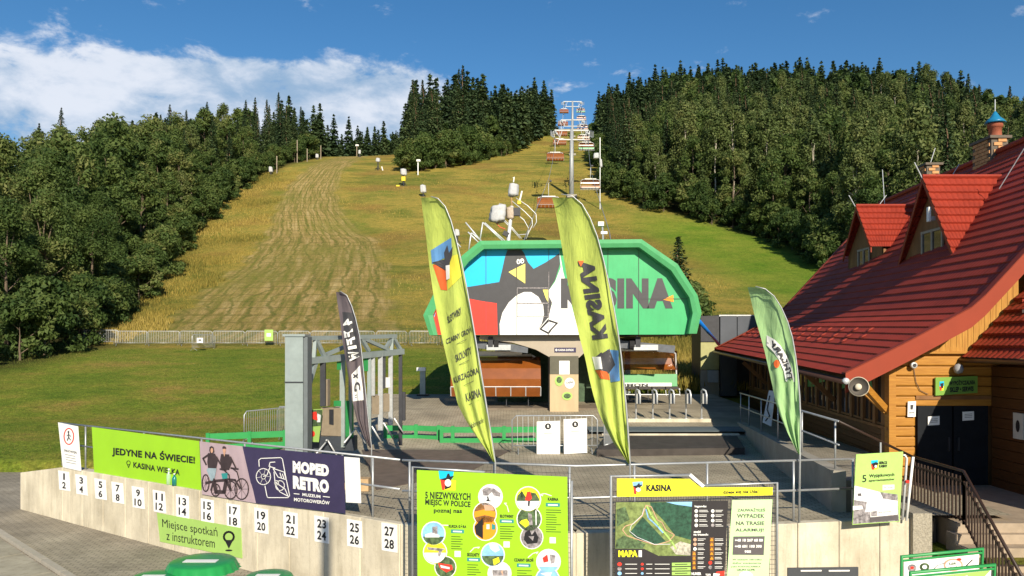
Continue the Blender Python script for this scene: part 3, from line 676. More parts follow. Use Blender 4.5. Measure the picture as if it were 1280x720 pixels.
# ------------------------------------------------------------------ lime sign with the meeting place
t = thing('meeting_place_sign', W1.at(250, 698, .02), 'lime green sign on the wall reading Miejsce spotkań z instruktorem', 'sign')
MB().prism([W1.at(x, y, .016) for x, y in ((196, 641), (301, 660), (302.5, 698), (200, 677))], W1.n * -.012).build('plate', LIME2, t)
mb = MB(); mb.ptext(W1, 'Miejsce spotkań', (202.5, 647.5), (271.5, 659.5), (203, 662), .020, 0, 0); mb.ptext(W1, 'z instruktorem', (208, 663.5), (268.5, 673.5), (208, 675), .020, 0, 0)
mb.build('lettering', BLACK, t)
mb = MB(); ring = [(286 + 6.2 * math.cos(a), 671 + 6.2 * math.sin(a)) for a in [2 * math.pi * k / 16 for k in range(17)]]
mb.pstroke(W1, ring, 2.6, .020); mb.ppoly(W1, [(280.6, 675), (291.4, 675), (286, 686)], .021); mb.pellipse(W1, 286, 688, 4.5, 1.2, .019); mb.build('map_pin', BLACK, t)
# ------------------------------------------------------------------ banners on the railing above the wall
t = thing('safety_poster', W1.at(88, 589, .03), 'tall white notice with a red ringed walker at the left end of the wall railing', 'notice board')
MB().prism([W1.at(x, y, .03) for x, y in ((72.5, 528), (97, 533), (101, 589), (78.5, 584))], W1.n * -.015).build('panel', PAPER, t)
mb = MB(); mb.pstroke(W1, [(86 + 6 * math.cos(k / 18 * 6.2832), 545.5 + 10 * math.sin(k / 18 * 6.2832)) for k in range(19)], 1.3, .035); mb.build('ring', RED, t)
mb = MB(); mb.pellipse(W1, 85.5, 540, 1.1, 1.6, .036, 0, 10); mb.pstroke(W1, [(85.6, 541.5), (85.8, 546.5), (84, 550.5)], 1.3, .036); mb.pstroke(W1, [(85.8, 546.5), (88, 550)], 1.1, .036); mb.pstroke(W1, [(83.5, 545), (85.7, 543), (88.5, 545.5)], .9, .036)
mb.ptext(W1, 'ZAKAZ WSTĘPU', (80, 561.2), (96, 564.6), (80, 564.8), .036)
for k in range(4): mb.pstroke(W1, [(81.5 + .4 * k, 568 + 3.2 * k), (94 + .4 * k, 570.5 + 3.2 * k)], .5, .036)
mb.build('lettering', CHAR, t)
t = thing('lime_banner', W1.at(183, 604, .03), 'long lime green banner reading JEDYNE NA ŚWIECIE! on the wall railing', 'banner')
def bgrid(S, TL, TR, BR, BL, off, m, name, par, amp=.006, n=24):
    mb = MB()
    def fn(u, v):
        x = (TL[0] * (1 - u) + TR[0] * u) * (1 - v) + (BL[0] * (1 - u) + BR[0] * u) * v; y = (TL[1] * (1 - u) + TR[1] * u) * (1 - v) + (BL[1] * (1 - u) + BR[1] * u) * v
        return S.at(x, y, off - amp * (1 + math.sin(u * 31) * math.cos(v * 4 + u * 9)) )
    mb.grid(fn, n, 6); return mb.build(name, m, par, smooth=True)
bgrid(W1, (114.6, 533.6), (249, 551.4), (252, 613.2), (117.7, 590.3), -.045, LIME, 'sheet', t)
mb = MB(); mb.ptext(W1, 'JEDYNE NA ŚWIECIE!', (140, 556.5), (243.5, 568), (140, 570.5), -.038, 0, .035); mb.ptext(W1, 'KASINA WIELKA', (166.6, 577.2), (224.5, 587), (166.6, 584.5), -.038, 0, .025)
mb.pstroke(W1, [(160.5 + 2.3 * math.cos(k / 10 * 6.2832), 578.5 + 2.6 * math.sin(k / 10 * 6.2832)) for k in range(11)], .7, -.038); mb.pstroke(W1, [(159, 580.5), (160.6, 584.5), (162, 580.8)], .7, -.038)
mb.build('lettering', BLACK, t)
t = thing('moped_banner', W1.at(340, 628, .03), 'mauve and dark violet banner reading MOPED RETRO with two people on old motorcycles', 'banner')
bgrid(W1, (249.5, 551.6), (304, 558), (320, 629), (252.5, 617.9), .045, MAUVE, 'photo_sheet', t)
bgrid(W1, (303, 557.8), (429.8, 569.6), (432, 642), (319, 629), .046, NAVY, 'violet_sheet', t)
mb = MB()
mb.ptext(W1, 'MOPED', (365.8, 575.8), (411, 581), (366, 590.8), .052, 0, .075); mb.ptext(W1, 'RETRO', (366, 594.2), (411, 600), (366.3, 611), .052, 0, .075)
mb.ptext(W1, 'MUZEUM', (378, 616.2), (400.5, 619), (378, 620), .052, 0, .03); mb.ptext(W1, 'MOTOROWERÓW', (367.5, 621), (412, 625.6), (367.5, 626.4), .052, 0, .03)
mb.pstroke(W1, [(367.5, 617), (374, 617.7)], 1, .052); mb.pstroke(W1, [(404, 620.6), (412, 621.5)], 1, .052); mb.build('lettering', WHITE, t)
def c8(x, y): return (x / 4 + 150, y / 4 + 540)
mb = MB()
for L_ in ([(725, 270), (735, 322), (740, 328), (840, 328), (848, 318), (830, 230), (812, 135), (804, 128), (705, 132), (694, 140), (696, 172)], [(775, 180), (745, 172), (750, 152), (775, 150)], [(752, 170), (735, 215), (717, 222)], [(765, 182), (820, 200), (830, 238), (790, 225), (765, 182)], [(770, 200), (775, 250), (825, 285), (840, 320)], [(780, 270), (800, 300), (842, 322)], [(800, 205), (808, 230)], [(812, 210), (820, 234)]):
    mb.pstroke(W1, [c8(*p) for p in L_], 1.0, .053)
for cx, cy, r in ((717, 223, 36), (717, 223, 11), (783, 254, 10), (800, 268, 22)): mb.pstroke(W1, [c8(cx + r * math.cos(k / 20 * 6.2832), cy + r * 1.12 * math.sin(k / 20 * 6.2832)) for k in range(21)], 1.0 if r > 12 else .8, .053)
for k in range(6): mb.pstroke(W1, [c8(717 + 11 * math.cos(k), 223 + 12 * math.sin(k)), c8(717 + 35 * math.cos(k), 223 + 39 * math.sin(k))], .35, .053)
mb.build('moped_emblem', WHITE, t)
# the printed picture: two riders on old motorcycles
dk = MB(); 
for cx, cy, rx, ry in ((428, 255, 17, 42), (553, 290, 32, 44), (608, 285, 34, 52), (478, 290, 22, 30)):
    dk.pstroke(W1, [c8(cx + rx * math.cos(k / 18 * 6.2832), cy + ry * math.sin(k / 18 * 6.2832)) for k in range(19)], 1.4, .053)
    for k in range(8): dk.pstroke(W1, [c8(cx, cy), c8(cx + rx * math.cos(k * .785), cy + ry * math.sin(k * .785))], .3, .052)
for L_, w in (([(430, 255), (470, 245), (530, 240), (553, 290)], 3.2), ([(470, 250), (480, 300), (520, 300), (530, 245)], 4.5), ([(520, 190), (545, 215), (553, 285)], 1.6), ([(560, 180), (585, 200), (608, 285)], 1.4), ([(555, 180), (590, 185)], 2), ([(500, 185), (530, 190)], 2), ([(530, 235), (575, 240), (600, 280)], 2.5)): dk.pstroke(W1, [c8(*p) for p in L_], w, .054)
dk.ppoly(W1, [c8(*p) for p in ((440, 105), (475, 108), (490, 140), (480, 185), (440, 180), (436, 150))], .056); dk.ppoly(W1, [c8(*p) for p in ((505, 110), (545, 112), (560, 150), (545, 190), (505, 185), (500, 140))], .056)
dk.pstroke(W1, [c8(443, 112), c8(415, 132), c8(430, 162)], 2.0, .057); dk.pstroke(W1, [c8(482, 125), c8(502, 160)], 2.0, .057); dk.pstroke(W1, [c8(552, 125), c8(578, 178)], 2.0, .057); dk.pstroke(W1, [c8(470, 235), c8(455, 290)], 2.2, .059)
dk.ppoly(W1, [c8(*p) for p in ((448, 75), (458, 70), (468, 76), (472, 100), (462, 108), (450, 106), (446, 92))], .0555); dk.ppoly(W1, [c8(*p) for p in ((512, 74), (520, 70), (530, 76), (530, 84), (512, 84))], .0575)
dk.build('motorcycle_print', mat('sepia_print', (.045, .032, .036), var=.2), t)
mb = MB(); mb.pellipse(W1, *c8(459, 92), 1.6, 3.2, .058); mb.pellipse(W1, *c8(521, 92), 1.8, 3.4, .057); mb.ppoly(W1, [c8(*p) for p in ((516, 104), (526, 104), (522, 125))], .058); mb.build('faces_print', SKIN, t)
mb = MB(); mb.ppoly(W1, [c8(*p) for p in ((440, 180), (482, 182), (478, 205), (470, 240), (455, 245), (432, 190))], .058); mb.build('jeans_print', JEAN, t)
mb = MB(); mb.ppoly(W1, [c8(*p) for p in ((506, 207), (537, 205), (537, 232), (512, 235))], .058); mb.build('headlamp_print', TEAL, t)
t = thing('blank_poster', W1.at(440, 629, .05), 'blank white board hanging on the railing right of the violet banner', 'notice board')
MB().prism([W1.at(x, y, .05) for x, y in ((430.2, 571), (449, 572.5), (451, 629), (432.4, 628))], W1.n * -.012).build('panel', PAPER, t)
# two bottles standing on the wall top before the lime banner
def bottle(x, y, r, h, m, lb):
    c = W1.at(x, HY, -.0); c = c + Vector((-W1.n.x, -W1.n.y, 0)) * .06 * 0 - W1.n * .03; c.z = 0.004; prof = [(0, 0), (r, .005), (r, h * .58), (r * .75, h * .70), (r * .36, h * .80), (r * .34, h * .95), (0, h * .955)]
    t = thing('bottle', c, lb, 'bottle', 'bottles on the wall top'); MB().lathe(prof, c, 14).build('glass', m, t, smooth=True); MB().lathe([(r * .42, h * .93), (r * .42, h), (0, h + .002)], c, 10).build('cap', WHITE, t)
BG = mat('clear_glass', (.55, .75, .62), rough=.08, var=.02, spec=.8, alpha=.45); BT = mat('teal_glass', (.01, .16, .16), rough=.12, var=.05, spec=.8)
MBo = P(210, HY, 17.85); bottle(209.5, 604, .05, .36, BG, 'clear glass bottle standing on the concrete wall'); bottle(216.5, 606, .055, .27, BT, 'dark teal bottle standing on the concrete wall')
# ------------------------------------------------------------------ railing on the wall
def railing(name, loc, lb, posts, runs, zt, zm, m=STEEL, r=.021, grp=None):
    t = thing(name, loc, lb, 'railing', grp)
    for a, b in zip(posts[:-1], posts[1:]) if False else []: pass
    for p, h in posts: MB().tube([p, p + Vector((0, 0, h))], r, 8).build('post', m, t, smooth=True)
    for a in runs: MB().tube(a, r, 8).build('rail', m, t, smooth=True)
    return t
up = Vector((0, 0, 1)); back = .14
def on(S, x, z, off=-back):
    p = S.at(x, HY, off); p.z = z; return p
lp = [78, 107, 180, 252, 306, 370, 428, 466]
railing('wall_railing', on(W1, 250, 0), 'galvanised pipe railing behind the banners on the left half of the wall', [(on(W1, x, 0), 1.08) for x in lp],
        [[on(W1, 76, 1.1), on(W1, 500, 1.1)], [on(W1, 76, .58), on(W1, 466, .58), on(W1, 500, .58)]], 0, 0, grp='railings on the wall')
mp_ = [(W2, 512), (W2, 618), (W2, 712), (W3, 793), (W3, 884), (W3, 992), (W3, 1066)]
railing('wall_railing', on(W2, 700, 0), 'galvanised pipe railing behind the two big info boards', [(on(S, x, 0), 1.08) for S, x in mp_],
        [[on(W2, 503, 1.1), on(W2, 720, 1.1), on(W3, 1068, 1.08)], [on(W2, 503, .56), on(W2, 720, .56), on(W3, 1068, .55)]], 0, 0, grp='railings on the wall')
# ------------------------------------------------------------------ plaza
def platz():
    mb = MB(); ys = [0, 24.2, 27, 30, 33, 36.8]
    def z(y): return float(np.interp(y, [24.2, 30, 36], [.0, .66, .84])) + .004
    WB = [(-6.9, max(wallY(-6.9) + .2, 0)), ]
    xs = np.linspace(-6.9, 9.2, 24)
    for i in range(len(xs) - 1):
        x0, x1 = xs[i], xs[i + 1]; col = [wallY(x0) + .2, 24.2, 27, 30, 33, 36.8], [wallY(x1) + .2, 24.2, 27, 30, 33, 36.8]
        for j in range(5): mb.poly([(x0, col[0][j], z(col[0][j])), (x1, col[1][j], z(col[1][j])), (x1, col[1][j + 1], z(col[1][j + 1])), (x0, col[0][j + 1], z(col[0][j + 1]))])
    return mb.build('plaza', PAVER, kind='structure')
platz()
def pz(y): return float(np.interp(y, [24.2, 30, 36], [.0, .66, .84])) + .004
MB().prism([G(452, 562, .02), G(640, 562, .02), G(585, 590, .02), G(470, 612, .02)], (0, 0, -.012)).build('entry_mat', RUBB, label='big brown rubber mat lying on the plaza behind the railing', cat='mat')
# ------------------------------------------------------------------ info boards
class Quad:
    """flat board given by its measured left and right edge distances"""
def board_frame(t, S, edge, zb, r=.022):
    mb = MB()
    return mb
# board 1
S1 = Plane(516, 12.55, 713, 12.05)
zg = lowz(12.3)
t = thing('places_board', S1.at(615, 720), 'big lime info board reading 5 NIEZWYKŁYCH MIEJSC W POLSCE in a steel frame', 'info board', 'info boards before the wall')
def down(S, x, y, z): p = S.at(x, y); q = Vector((p.x, p.y, z)); return p, q
f = MB(); a, a2 = down(S1, 516, 583.5, zg); b, b2 = down(S1, 714.5, 601, zg); f.tube([a2, a, S1.at(606, 590)], .022, 8); f.tube([b2, b], .022, 8); f.tube([a + Vector((0, 0, -1.75)), b + Vector((0, 0, -1.75))], .022, 8); f.build('frame', STEEL, t, smooth=True)
f = MB()
for k in range(22):
    p = a2.lerp(b2, 0); z = a.z - .02 - k * .075; f.beam(Vector((a.x, a.y, z)), Vector((b.x, b.y, z)), .005)
for k in range(62):
    q = a.lerp(b, k / 61); f.beam(Vector((q.x, q.y, q.z - .03)), Vector((q.x, q.y, a.z - 1.72)), .005)
f.build('wire_grid', DARK, t)
MB().prism([S1.at(x, y, .035) for x, y in ((521, 587.5), (709, 596), (711, 742), (522, 742))], S1.n * -.010).build('panel', LIME, t)
c = MB()   # slots: 0 black 1 white 2 teal 3 cyan 4 red 5 yellow 6 orange 7 sepia 8 green 9 grey
PM = [BLACK, WHITE, TEAL, CYAN, RED, YEL, ORANGE, mat('brown_picture_print', (.20, .095, .03), var=.6, scale=14), mat('woodland_picture_print', (.07, .115, .05), var=.8, scale=16), mat('grey_picture_print', (.25, .23, .24), var=.7, scale=18), mat('sky_picture_print', (.22, .45, .75), var=.35, scale=5), mat('snow_picture_print', (.68, .70, .74), var=.2, scale=9), SKIN]
def b1(x, y): return (x * .2014 + 510, y * .2014 + 575)
def disc(S, mp, cx, cy, r, lay, base, off=.040, ring=1):
    c.pellipse(S, *mp(cx, cy), r * .2014 * 1.04, r * .2014 * 1.06, off, ring); c.pellipse(S, *mp(cx, cy), r * .2014 * .96, r * .2014 * .98, off + .0015, base)
    for L_, m_ in lay: c.ppoly(S, [mp(cx + x * r, cy + y * r) for x, y in L_], off + .003 + .0008 * lay.index((L_, m_)), m_)
half = lambda y0: [(-math.sqrt(1 - y0 * y0) * .93, y0), (math.sqrt(1 - y0 * y0) * .93, y0)] + [(.93 * math.cos(a), .93 * math.sin(a)) for a in np.linspace(math.asin(max(-1, min(1, y0 / .97))), math.pi - math.asin(max(-1, min(1, y0 / .97))), 10)]
disc(S1, b1, 512, 228, 74, [([(-.7, -.6), (-.3, -.8), (.3, -.7), (.85, -.3), (.8, .0), (.3, -.1), (.1, -.4), (-.2, -.1), (-.6, -.1)], 9), ([(-.3, .0), (-.2, -.05), (-.1, .3), (.2, .38), (-.4, .38), (-.25, .2)], 0)], 11)
disc(S1, b1, 477, 335, 72, [([(-.9, -.2), (0, -.4), (.9, -.2), (.9, .3), (0, .1), (-.9, .3)], 6), ([(-.1, -.8), (.7, -.7), (.8, -.3), (0, -.3)], 12)], 7)
disc(S1, b1, 480, 425, 73, [([(-.92, -.2), (-.2, -.9), (-.2, .9), (-.8, .5)], 0), ([(-.1, -.5), (.5, -.5), (.5, .2), (-.1, .2)], 6), ([(.1, -.35), (.35, -.35), (.35, .05), (.1, .05)], 11), ([(.55, -.4), (.85, -.3), (.85, .1), (.55, .1)], 2)], 6)
disc(S1, b1, 746, 245, 78, [(half(.12), 11), ([(-.85, -.3), (-.5, -.7), (-.2, -.2), (.1, -.6), (.6, -.5), (.9, .0), (.9, .12), (-.92, .12)], 8), ([(-.1, -.6), (.15, -.65), (.3, -.1), (.1, .1), (-.25, .05)], 4), ([(.0, .1), (.15, .1), (.1, .55), (.2, .62), (-.02, .5)], 0)], 5)
disc(S1, b1, 752, 366, 76, [([(-.6, .1), (-.2, 0), (.1, .4), (-.3, .7), (-.8, .3)], 5), ([(-.1, -.5), (.2, -.4), (.3, .5), (.0, .5)], 9), ([(.5, -.7), (.6, -.7), (.62, .5), (.52, .5)], 11)], 8)
disc(S1, b1, 768, 480, 70, [([(-.6, -.4), (-.2, -.7), (.0, -.2), (.3, -.6), (.6, .0), (.5, .5), (-.4, .6), (-.7, .2)], 0), ([(-.3, -.1), (.2, -.1), (.1, .3)], 9)], 9)
disc(S1, b1, 158, 458, 73, [(half(.25), 8), ([(-.1, -.6), (.35, -.65), (.35, .15), (-.1, .15)], 9), ([(-.7, .05), (-.2, -.1), (.5, .1), (.5, .3), (-.7, .3)], 11)], 10)
disc(S1, b1, 168, 572, 73, [(half(.05), 11), ([(-.7, -.45), (.3, -.35), (.9, -.3), (.6, -.1), (.4, .4), (.2, .3), (.3, -.1), (-.6, -.2)], 9)], 5)
disc(S1, b1, 232, 665, 66, [([(-.7, -.4), (.6, -.2), (.7, .2), (.1, .5), (-.5, .1)], 4), ([(-.5, -.2), (.4, .0), (.4, .2), (-.4, .05)], 11)], 8)
disc(S1, b1, 526, 588, 73, [(half(.1), 8), ([(-.3, -.9), (.4, -.9), (.6, -.4), (.2, -.2), (-.2, -.5)], 11), ([(0, .4), (.5, .2), (.6, .6), (.1, .9)], 5)], 10)
disc(S1, b1, 568, 705, 72, [([(-.6, -.3), (.7, -.3), (.7, .2), (-.6, .2)], 9), ([(.1, -.2), (.3, -.3), (.3, .2)], 12)], 11)
disc(S1, b1, 872, 630, 74, [([(.1, -.6), (.6, -.5), (.5, .1), (.2, .2)], 9), ([(-.5, -.3), (-.1, -.6), (.0, .0), (-.4, .1)], 4), (half(.45), 10)], 11)
disc(S1, b1, 866, 742, 74, [([(-.6, -.5), (.4, -.7), (.2, -.2)], 11)], 10)
# words
c.ptext(S1, '5 NIEZWYKŁYCH', b1(107, 196), b1(388, 206), b1(107, 240), .040, 0, .03); c.ptext(S1, 'MIEJSC W POLSCE', b1(107, 242), b1(388, 258), b1(107, 288), .040, 0, .03); c.ptext(S1, 'poznaj nas', b1(160, 300), b1(335, 304), b1(160, 334), .040, 0, .03)
for nm, x0, y0, x1, y1, bx, by, tw, ln in (('KURZA GÓRA', 252, 398, 362, 420, 267, 431, 80, 6), ('SŁOTWINY', 570, 338, 656, 358, 570, 368, 86, 6), ('KASINA', 868, 232, 934, 252, 856, 266, 86, 10), ('SKOLNITY', 367, 576, 444, 598, 367, 606, 80, 7), ('CZARNY GROŃ', 658, 604, 778, 630, 676, 642, 84, 6)):
    c.ptext(S1, nm, b1(x0, y0), b1(x1, y0 + 3), b1(x0, y1), .040, 0, .05)
    c.ppoly(S1, [b1(bx, by), b1(bx + tw, by + 2), b1(bx + tw, by + 24), b1(bx, by + 22)], .040, 2); c.ppoly(S1, [b1(bx + 12, by + 8), b1(bx + tw - 12, by + 10), b1(bx + tw - 12, by + 18), b1(bx + 12, by + 16)], .042, 1)
    for k in range(ln): c.pstroke(S1, [b1(bx + 2, by + 44 + 15 * k), b1(bx + tw + random.uniform(-28, 10), by + 46 + 15 * k)], .75, .040, 0)
for x, y in ((612, 524), (898, 498), (308, 583)): c.ppoly(S1, [b1(x - 19, y - 19), b1(x + 19, y - 18), b1(x + 19, y + 19), b1(x - 19, y + 18)], .040, 1)
for L_ in ([(250, 405), (190, 404), (200, 396)], [(625, 322), (615, 285), (598, 268), (612, 268)], [(890, 222), (850, 208), (822, 214), (836, 222)], [(386, 570), (410, 545), (445, 540), (434, 548)], [(745, 605), (775, 580), (808, 570), (798, 582)]): c.pstroke(S1, [b1(*p) for p in L_], 1.0, .041, 1)
c.ppoly(S1, [b1(190, 66), b1(284, 72), b1(276, 118), b1(196, 118)], .040, 3); c.ppoly(S1, [b1(200, 118), b1(240, 118), b1(225, 186), b1(212, 186)], .040, 4); c.ppoly(S1, [b1(240, 118), b1(298, 128), b1(294, 188), b1(225, 186)], .040, 5)
c.ppoly(S1, [b1(198, 120), b1(235, 110), b1(246, 84), b1(256, 84), b1(262, 102), b1(286, 98), b1(268, 122), b1(266, 170), b1(228, 184), b1(232, 128)], .042, 0); c.pellipse(S1, *b1(248, 142), 4.0, 4.6, .044, 1)
c.build('print', PM, t)
# board 2: the trail map
S2 = Plane(763, 12.1, 972, 12.3)
def b2f(x, y): return (x * .18062 + 760, y * .18062 + 590)
t = thing('trail_map_board', S2.at(868, 722), 'framed trail map board reading KASINA and MAPA with legend and emergency notice', 'info board', 'info boards before the wall')
f = MB(); a, a2 = down(S2, 764, 595, zg); b, b2_ = down(S2, 971, 603.5, zg)
f.tube([a2, a, S2.at(863, 594)], .024, 8); f.tube([S2.at(877.5, 607), b, b2_], .024, 8); f.tube([a + Vector((0, 0, -1.75)), b + Vector((0, 0, -1.75))], .022, 8); f.build('frame', STEEL, t, smooth=True)
f = MB(); f.beam(S2.at(862, 593), S2.at(879, 608), .05, .05); f.build('slanted_tube', WHITE, t)
f = MB()
for k in range(24):
    z = a.z - .02 - k * .072; f.beam(Vector((a.x, a.y, z)) if k > 2 else S2.at(885, 594 + k * 6), Vector((b.x, b.y, z)) if k > 2 else Vector((b.x, b.y, S2.at(885, 596 + k * 6).z)), .005) if k > 2 else None
for k in range(68):
    q = a.lerp(b, k / 67); top = a.z - .22 if k < 36 else b.z - .02; f.beam(Vector((q.x, q.y, top)), Vector((q.x, q.y, a.z - 1.72)), .005)
f.build('wire_grid', DARK, t)
hp = [b2f(*p) for p in ((62, 46), (565, 48), (640, 106), (1140, 106), (1138, 160), (1060, 162), (62, 172))]
MB().prism([S2.at(x, y, .04) for x, y in hp], S2.n * -.012).build('header_panel', YEL, t)
MB().prism([S2.at(*b2f(x, y), .04) for x, y in ((52, 206), (830, 200), (800, 860), (45, 860))], S2.n * -.012).build('map_panel', mat('map_black', (.03, .027, .03), rough=.45, var=.1), t)
MB().prism([S2.at(*b2f(x, y), .042) for x, y in ((860, 194), (1138, 190), (1105, 860), (815, 860))], S2.n * -.012).build('notice_panel', mat('mint_print', (.52, .78, .38), var=.04, rough=.5), t)
c = MB(); PM2 = PM + [mat('map_forest_print', (.022, .075, .045), var=.5, scale=22), mat('map_meadow_print', (.17, .22, .07), var=.5, scale=14), LIME2, mat('map_village_print', (.42, .40, .33), var=.5, scale=26), mat('grey_panel_print', (.10, .09, .095), var=.1)]
def mp2(pts, off, m): c.ppoly(S2, [b2f(*p) for p in pts], off, m)
mp2([(55, 210), (582, 205), (570, 580), (350, 580), (250, 532), (50, 530)], .044, 14)
mp2([(290, 210), (582, 206), (574, 470), (465, 440), (380, 330), (300, 250)], .046, 13); mp2([(150, 420), (240, 310), (400, 480), (330, 500), (210, 480)], .046, 13)
mp2([(400, 208), (582, 206), (580, 240), (470, 225)], .048, 10); mp2([(430, 520), (500, 480), (572, 500), (570, 578), (470, 570)], .047, 16); mp2([(60, 260), (120, 240), (150, 330), (60, 380)], .047, 8); mp2([(60, 470), (110, 440), (260, 500), (240, 530), (52, 528)], .0475, 8)
c.pstroke(S2, [b2f(*p) for p in ((268, 235), (300, 300), (350, 370), (440, 480), (470, 530))], 2.0, .049, 15)
c.pstroke(S2, [b2f(*p) for p in ((262, 260), (280, 320), (310, 345), (345, 380), (380, 420))], 1.6, .050, 10); c.pstroke(S2, [b2f(*p) for p in ((262, 230), (300, 240), (340, 330), (375, 350), (400, 400), (460, 435), (420, 480), (330, 505), (230, 475), (130, 440), (100, 400), (120, 375), (180, 355), (240, 300), (262, 230))], .9, .051, 12)
c.pstroke(S2, [b2f(*p) for p in ((250, 250), (235, 300), (160, 370), (150, 410), (200, 450), (320, 500), (430, 500))], .6, .052, 11)
c.ptext(S2, 'MAPA', b2f(72, 542), b2f(205, 542), b2f(72, 588), .046, 5, .06); c.ppoly(S2, [b2f(212, 542), b2f(234, 542), b2f(234, 588), b2f(212, 588)], .046, 1)
for r in range(6):
    for x0, x1, m_ in ((120, 200, 1), (265, 305, 1), (325, 425, 1)): c.pstroke(S2, [b2f(x0, 638 + 32 * r), b2f(x1, 638 + 32 * r)], .7, .046, m_)
    c.pellipse(S2, *b2f(80, 638 + 32 * r), 2.7, 2.4, .046, (4, 9, 10, 0, 2, 6)[r], 12); c.pellipse(S2, *b2f(237, 638 + 32 * r), 1.8, 1.6, .046, (4, 4, 10, 2, 6, 9)[r], 12)
    c.ppoly(S2, [b2f(442, 628 + 31 * r), b2f(572, 626 + 31 * r), b2f(572, 650 + 31 * r), b2f(442, 652 + 31 * r)], .046, 15); c.pstroke(S2, [b2f(465, 640 + 31 * r), b2f(548, 638 + 31 * r)], .9, .048, 0)
c.ptext(S2, 'legenda:', b2f(600, 230), b2f(682, 230), b2f(600, 248), .046, 1, .04); c.ptext(S2, 'znaki', b2f(592, 405), b2f(642, 405), b2f(592, 422), .046, 1, .04); c.ptext(S2, 'na trasach:', b2f(592, 425), b2f(694, 425), b2f(592, 440), .046, 1, .04)
for r, y in enumerate((270, 302, 336, 369)):
    c.pellipse(S2, *b2f(611, y), 2.2, 2.2, .046, 1, 12); c.pellipse(S2, *b2f(725, y), 2.2, 2.2, .046, 1 if r < 3 else 9, 12)
    for x0, x1 in ((632, 695), (745, 800)):
        for q in (-5, 5): c.pstroke(S2, [b2f(x0, y + q), b2f(x1 - random.uniform(0, 20), y + q)], .6, .046, 1)
for r in range(7):
    y = 468 + 32 * r
    if r < 3: c.pellipse(S2, *b2f(602, y), 2.2, 2.2, .046, 12 if r < 2 else 1, 12)
    else: c.ppoly(S2, [b2f(584, y - 15), b2f(608, y - 15), b2f(608, y + 15), b2f(584, y + 15)], .046, 7); c.ppoly(S2, [b2f(596, y - 11), b2f(606, y + 9), b2f(586, y + 9)], .048, 6)
    if r < 5: c.ppoly(S2, [b2f(705, y - 15), b2f(732, y - 15), b2f(732, y + 15), b2f(705, y + 15)], .046, 7); c.ppoly(S2, [b2f(718, y - 11), b2f(729, y + 9), b2f(707, y + 9)], .048, 6)
    else: c.pellipse(S2, *b2f(708, y), 2.3, 2.3, .046, 4 if r == 5 else 9, 12)
    for x0, x1 in ((622, 680), (740, 800)):
        for q in (-5, 5): c.pstroke(S2, [b2f(x0, y + q), b2f(x1 - random.uniform(0, 22), y + q)], .6, .046, 1)
c.ptext(S2, 'KASINA', b2f(265, 86), b2f(440, 86), b2f(265, 134), .046, 0, .055); c.ptext(S2, 'dzieje się nie Uda!', b2f(797, 128), b2f(1042, 122), b2f(797, 158), .046, 0, .03)
mp2([(170, 70), (240, 66), (238, 98), (175, 100)], .045, 10); mp2([(175, 100), (205, 98), (195, 156), (180, 150)], .045, 4); mp2([(172, 98), (200, 92), (215, 74), (222, 90), (240, 86), (226, 104), (215, 134), (198, 120)], .047, 0); c.pellipse(S2, *b2f(210, 122), 3.0, 2.6, .049, 1)
for s, y0, y1, x0, x1 in (('ZAUWAŻYŁEŚ', 248, 274, 896, 1088), ('WYPADEK', 290, 318, 893, 1084), ('NA TRASIE', 341, 368, 886, 1082), ('ALARMUJ!', 390, 418, 882, 1078)): c.ptext(S2, s, b2f(x0, y0), b2f(x1, y0), b2f(x0, y1), .048, 17, .025)
mp2([(868, 446), (1085, 444), (1078, 575), (862, 573)], .047, 17)
for s, y0, y1, x0, x1 in (('+48 18 267 68 80', 462, 482, 878, 1072), ('+48 601 100 300', 504, 524, 878, 1064), ('985', 542, 560, 945, 990)): c.ptext(S2, s, b2f(x0, y0), b2f(x1, y0), b2f(x0, y1), .050, 1, .05)
for s, y0, y1, x0, x1 in (('W naszym ośrodku', 600, 614, 862, 1064), ('dyżur stacjonarny', 624, 638, 862, 1062), ('pełni PODHALAŃSKA', 648, 662, 852, 1056), ('GRUPA GOPR', 670, 684, 892, 1018)): c.ptext(S2, s, b2f(x0, y0), b2f(x1, y0), b2f(x0, y1), .048, 17, .02)
c.pellipse(S2, *b2f(955, 722), 9, 6.5, .048, 1); c.ptext(S2, 'NUMER', b2f(578, 694), b2f(645, 694), b2f(578, 714), .046, 1, .05); mp2([(752, 690), (808, 684), (800, 740), (720, 740)], .047, 4); mp2([(730, 700), (775, 705), (760, 740), (725, 740)], .048, 1); c.ptext(S2, 'TOPR', b2f(675, 704), b2f(712, 704), b2f(675, 720), .046, 1, .05)
c.build('print', PM2, t)
# ------------------------------------------------------------------ lime poster on the railing at the right
S3 = Plane(1066, 13.95, 1130, 14.2)
t = thing('apartment_poster', S3.at(1098, 656), 'pale green poster with a bedroom photo on the railing at the right end', 'poster')
MB().prism([S3.at(x, y, .04) for x, y in ((1070.3, 568), (1129, 564.5), (1124.5, 652), (1065.5, 656))], S3.n * -.012).build('panel', mat('poster_green_print', (.38, .60, .16), var=.05, rough=.5), t)
c = MB(); 
def b3(x, y): return (x / 4 + 960, y / 4 + 540)
def q3(pts, off, m): c.ppoly(S3, [b3(*p) for p in pts], off, m)
q3([(433, 268), (500, 285), (560, 300), (648, 312), (655, 445), (425, 460)], .044, 9); q3([(433, 268), (560, 300), (575, 330), (500, 350), (430, 340)], .046, 11); q3([(495, 345), (560, 330), (648, 345), (648, 400), (485, 400)], .048, 11); q3([(512, 392), (648, 376), (648, 412), (512, 426)], .050, 1); q3([(573, 265), (632, 263), (632, 286), (573, 292)], .046, 1); q3([(510, 428), (650, 415), (652, 440), (510, 450)], .051, 17)
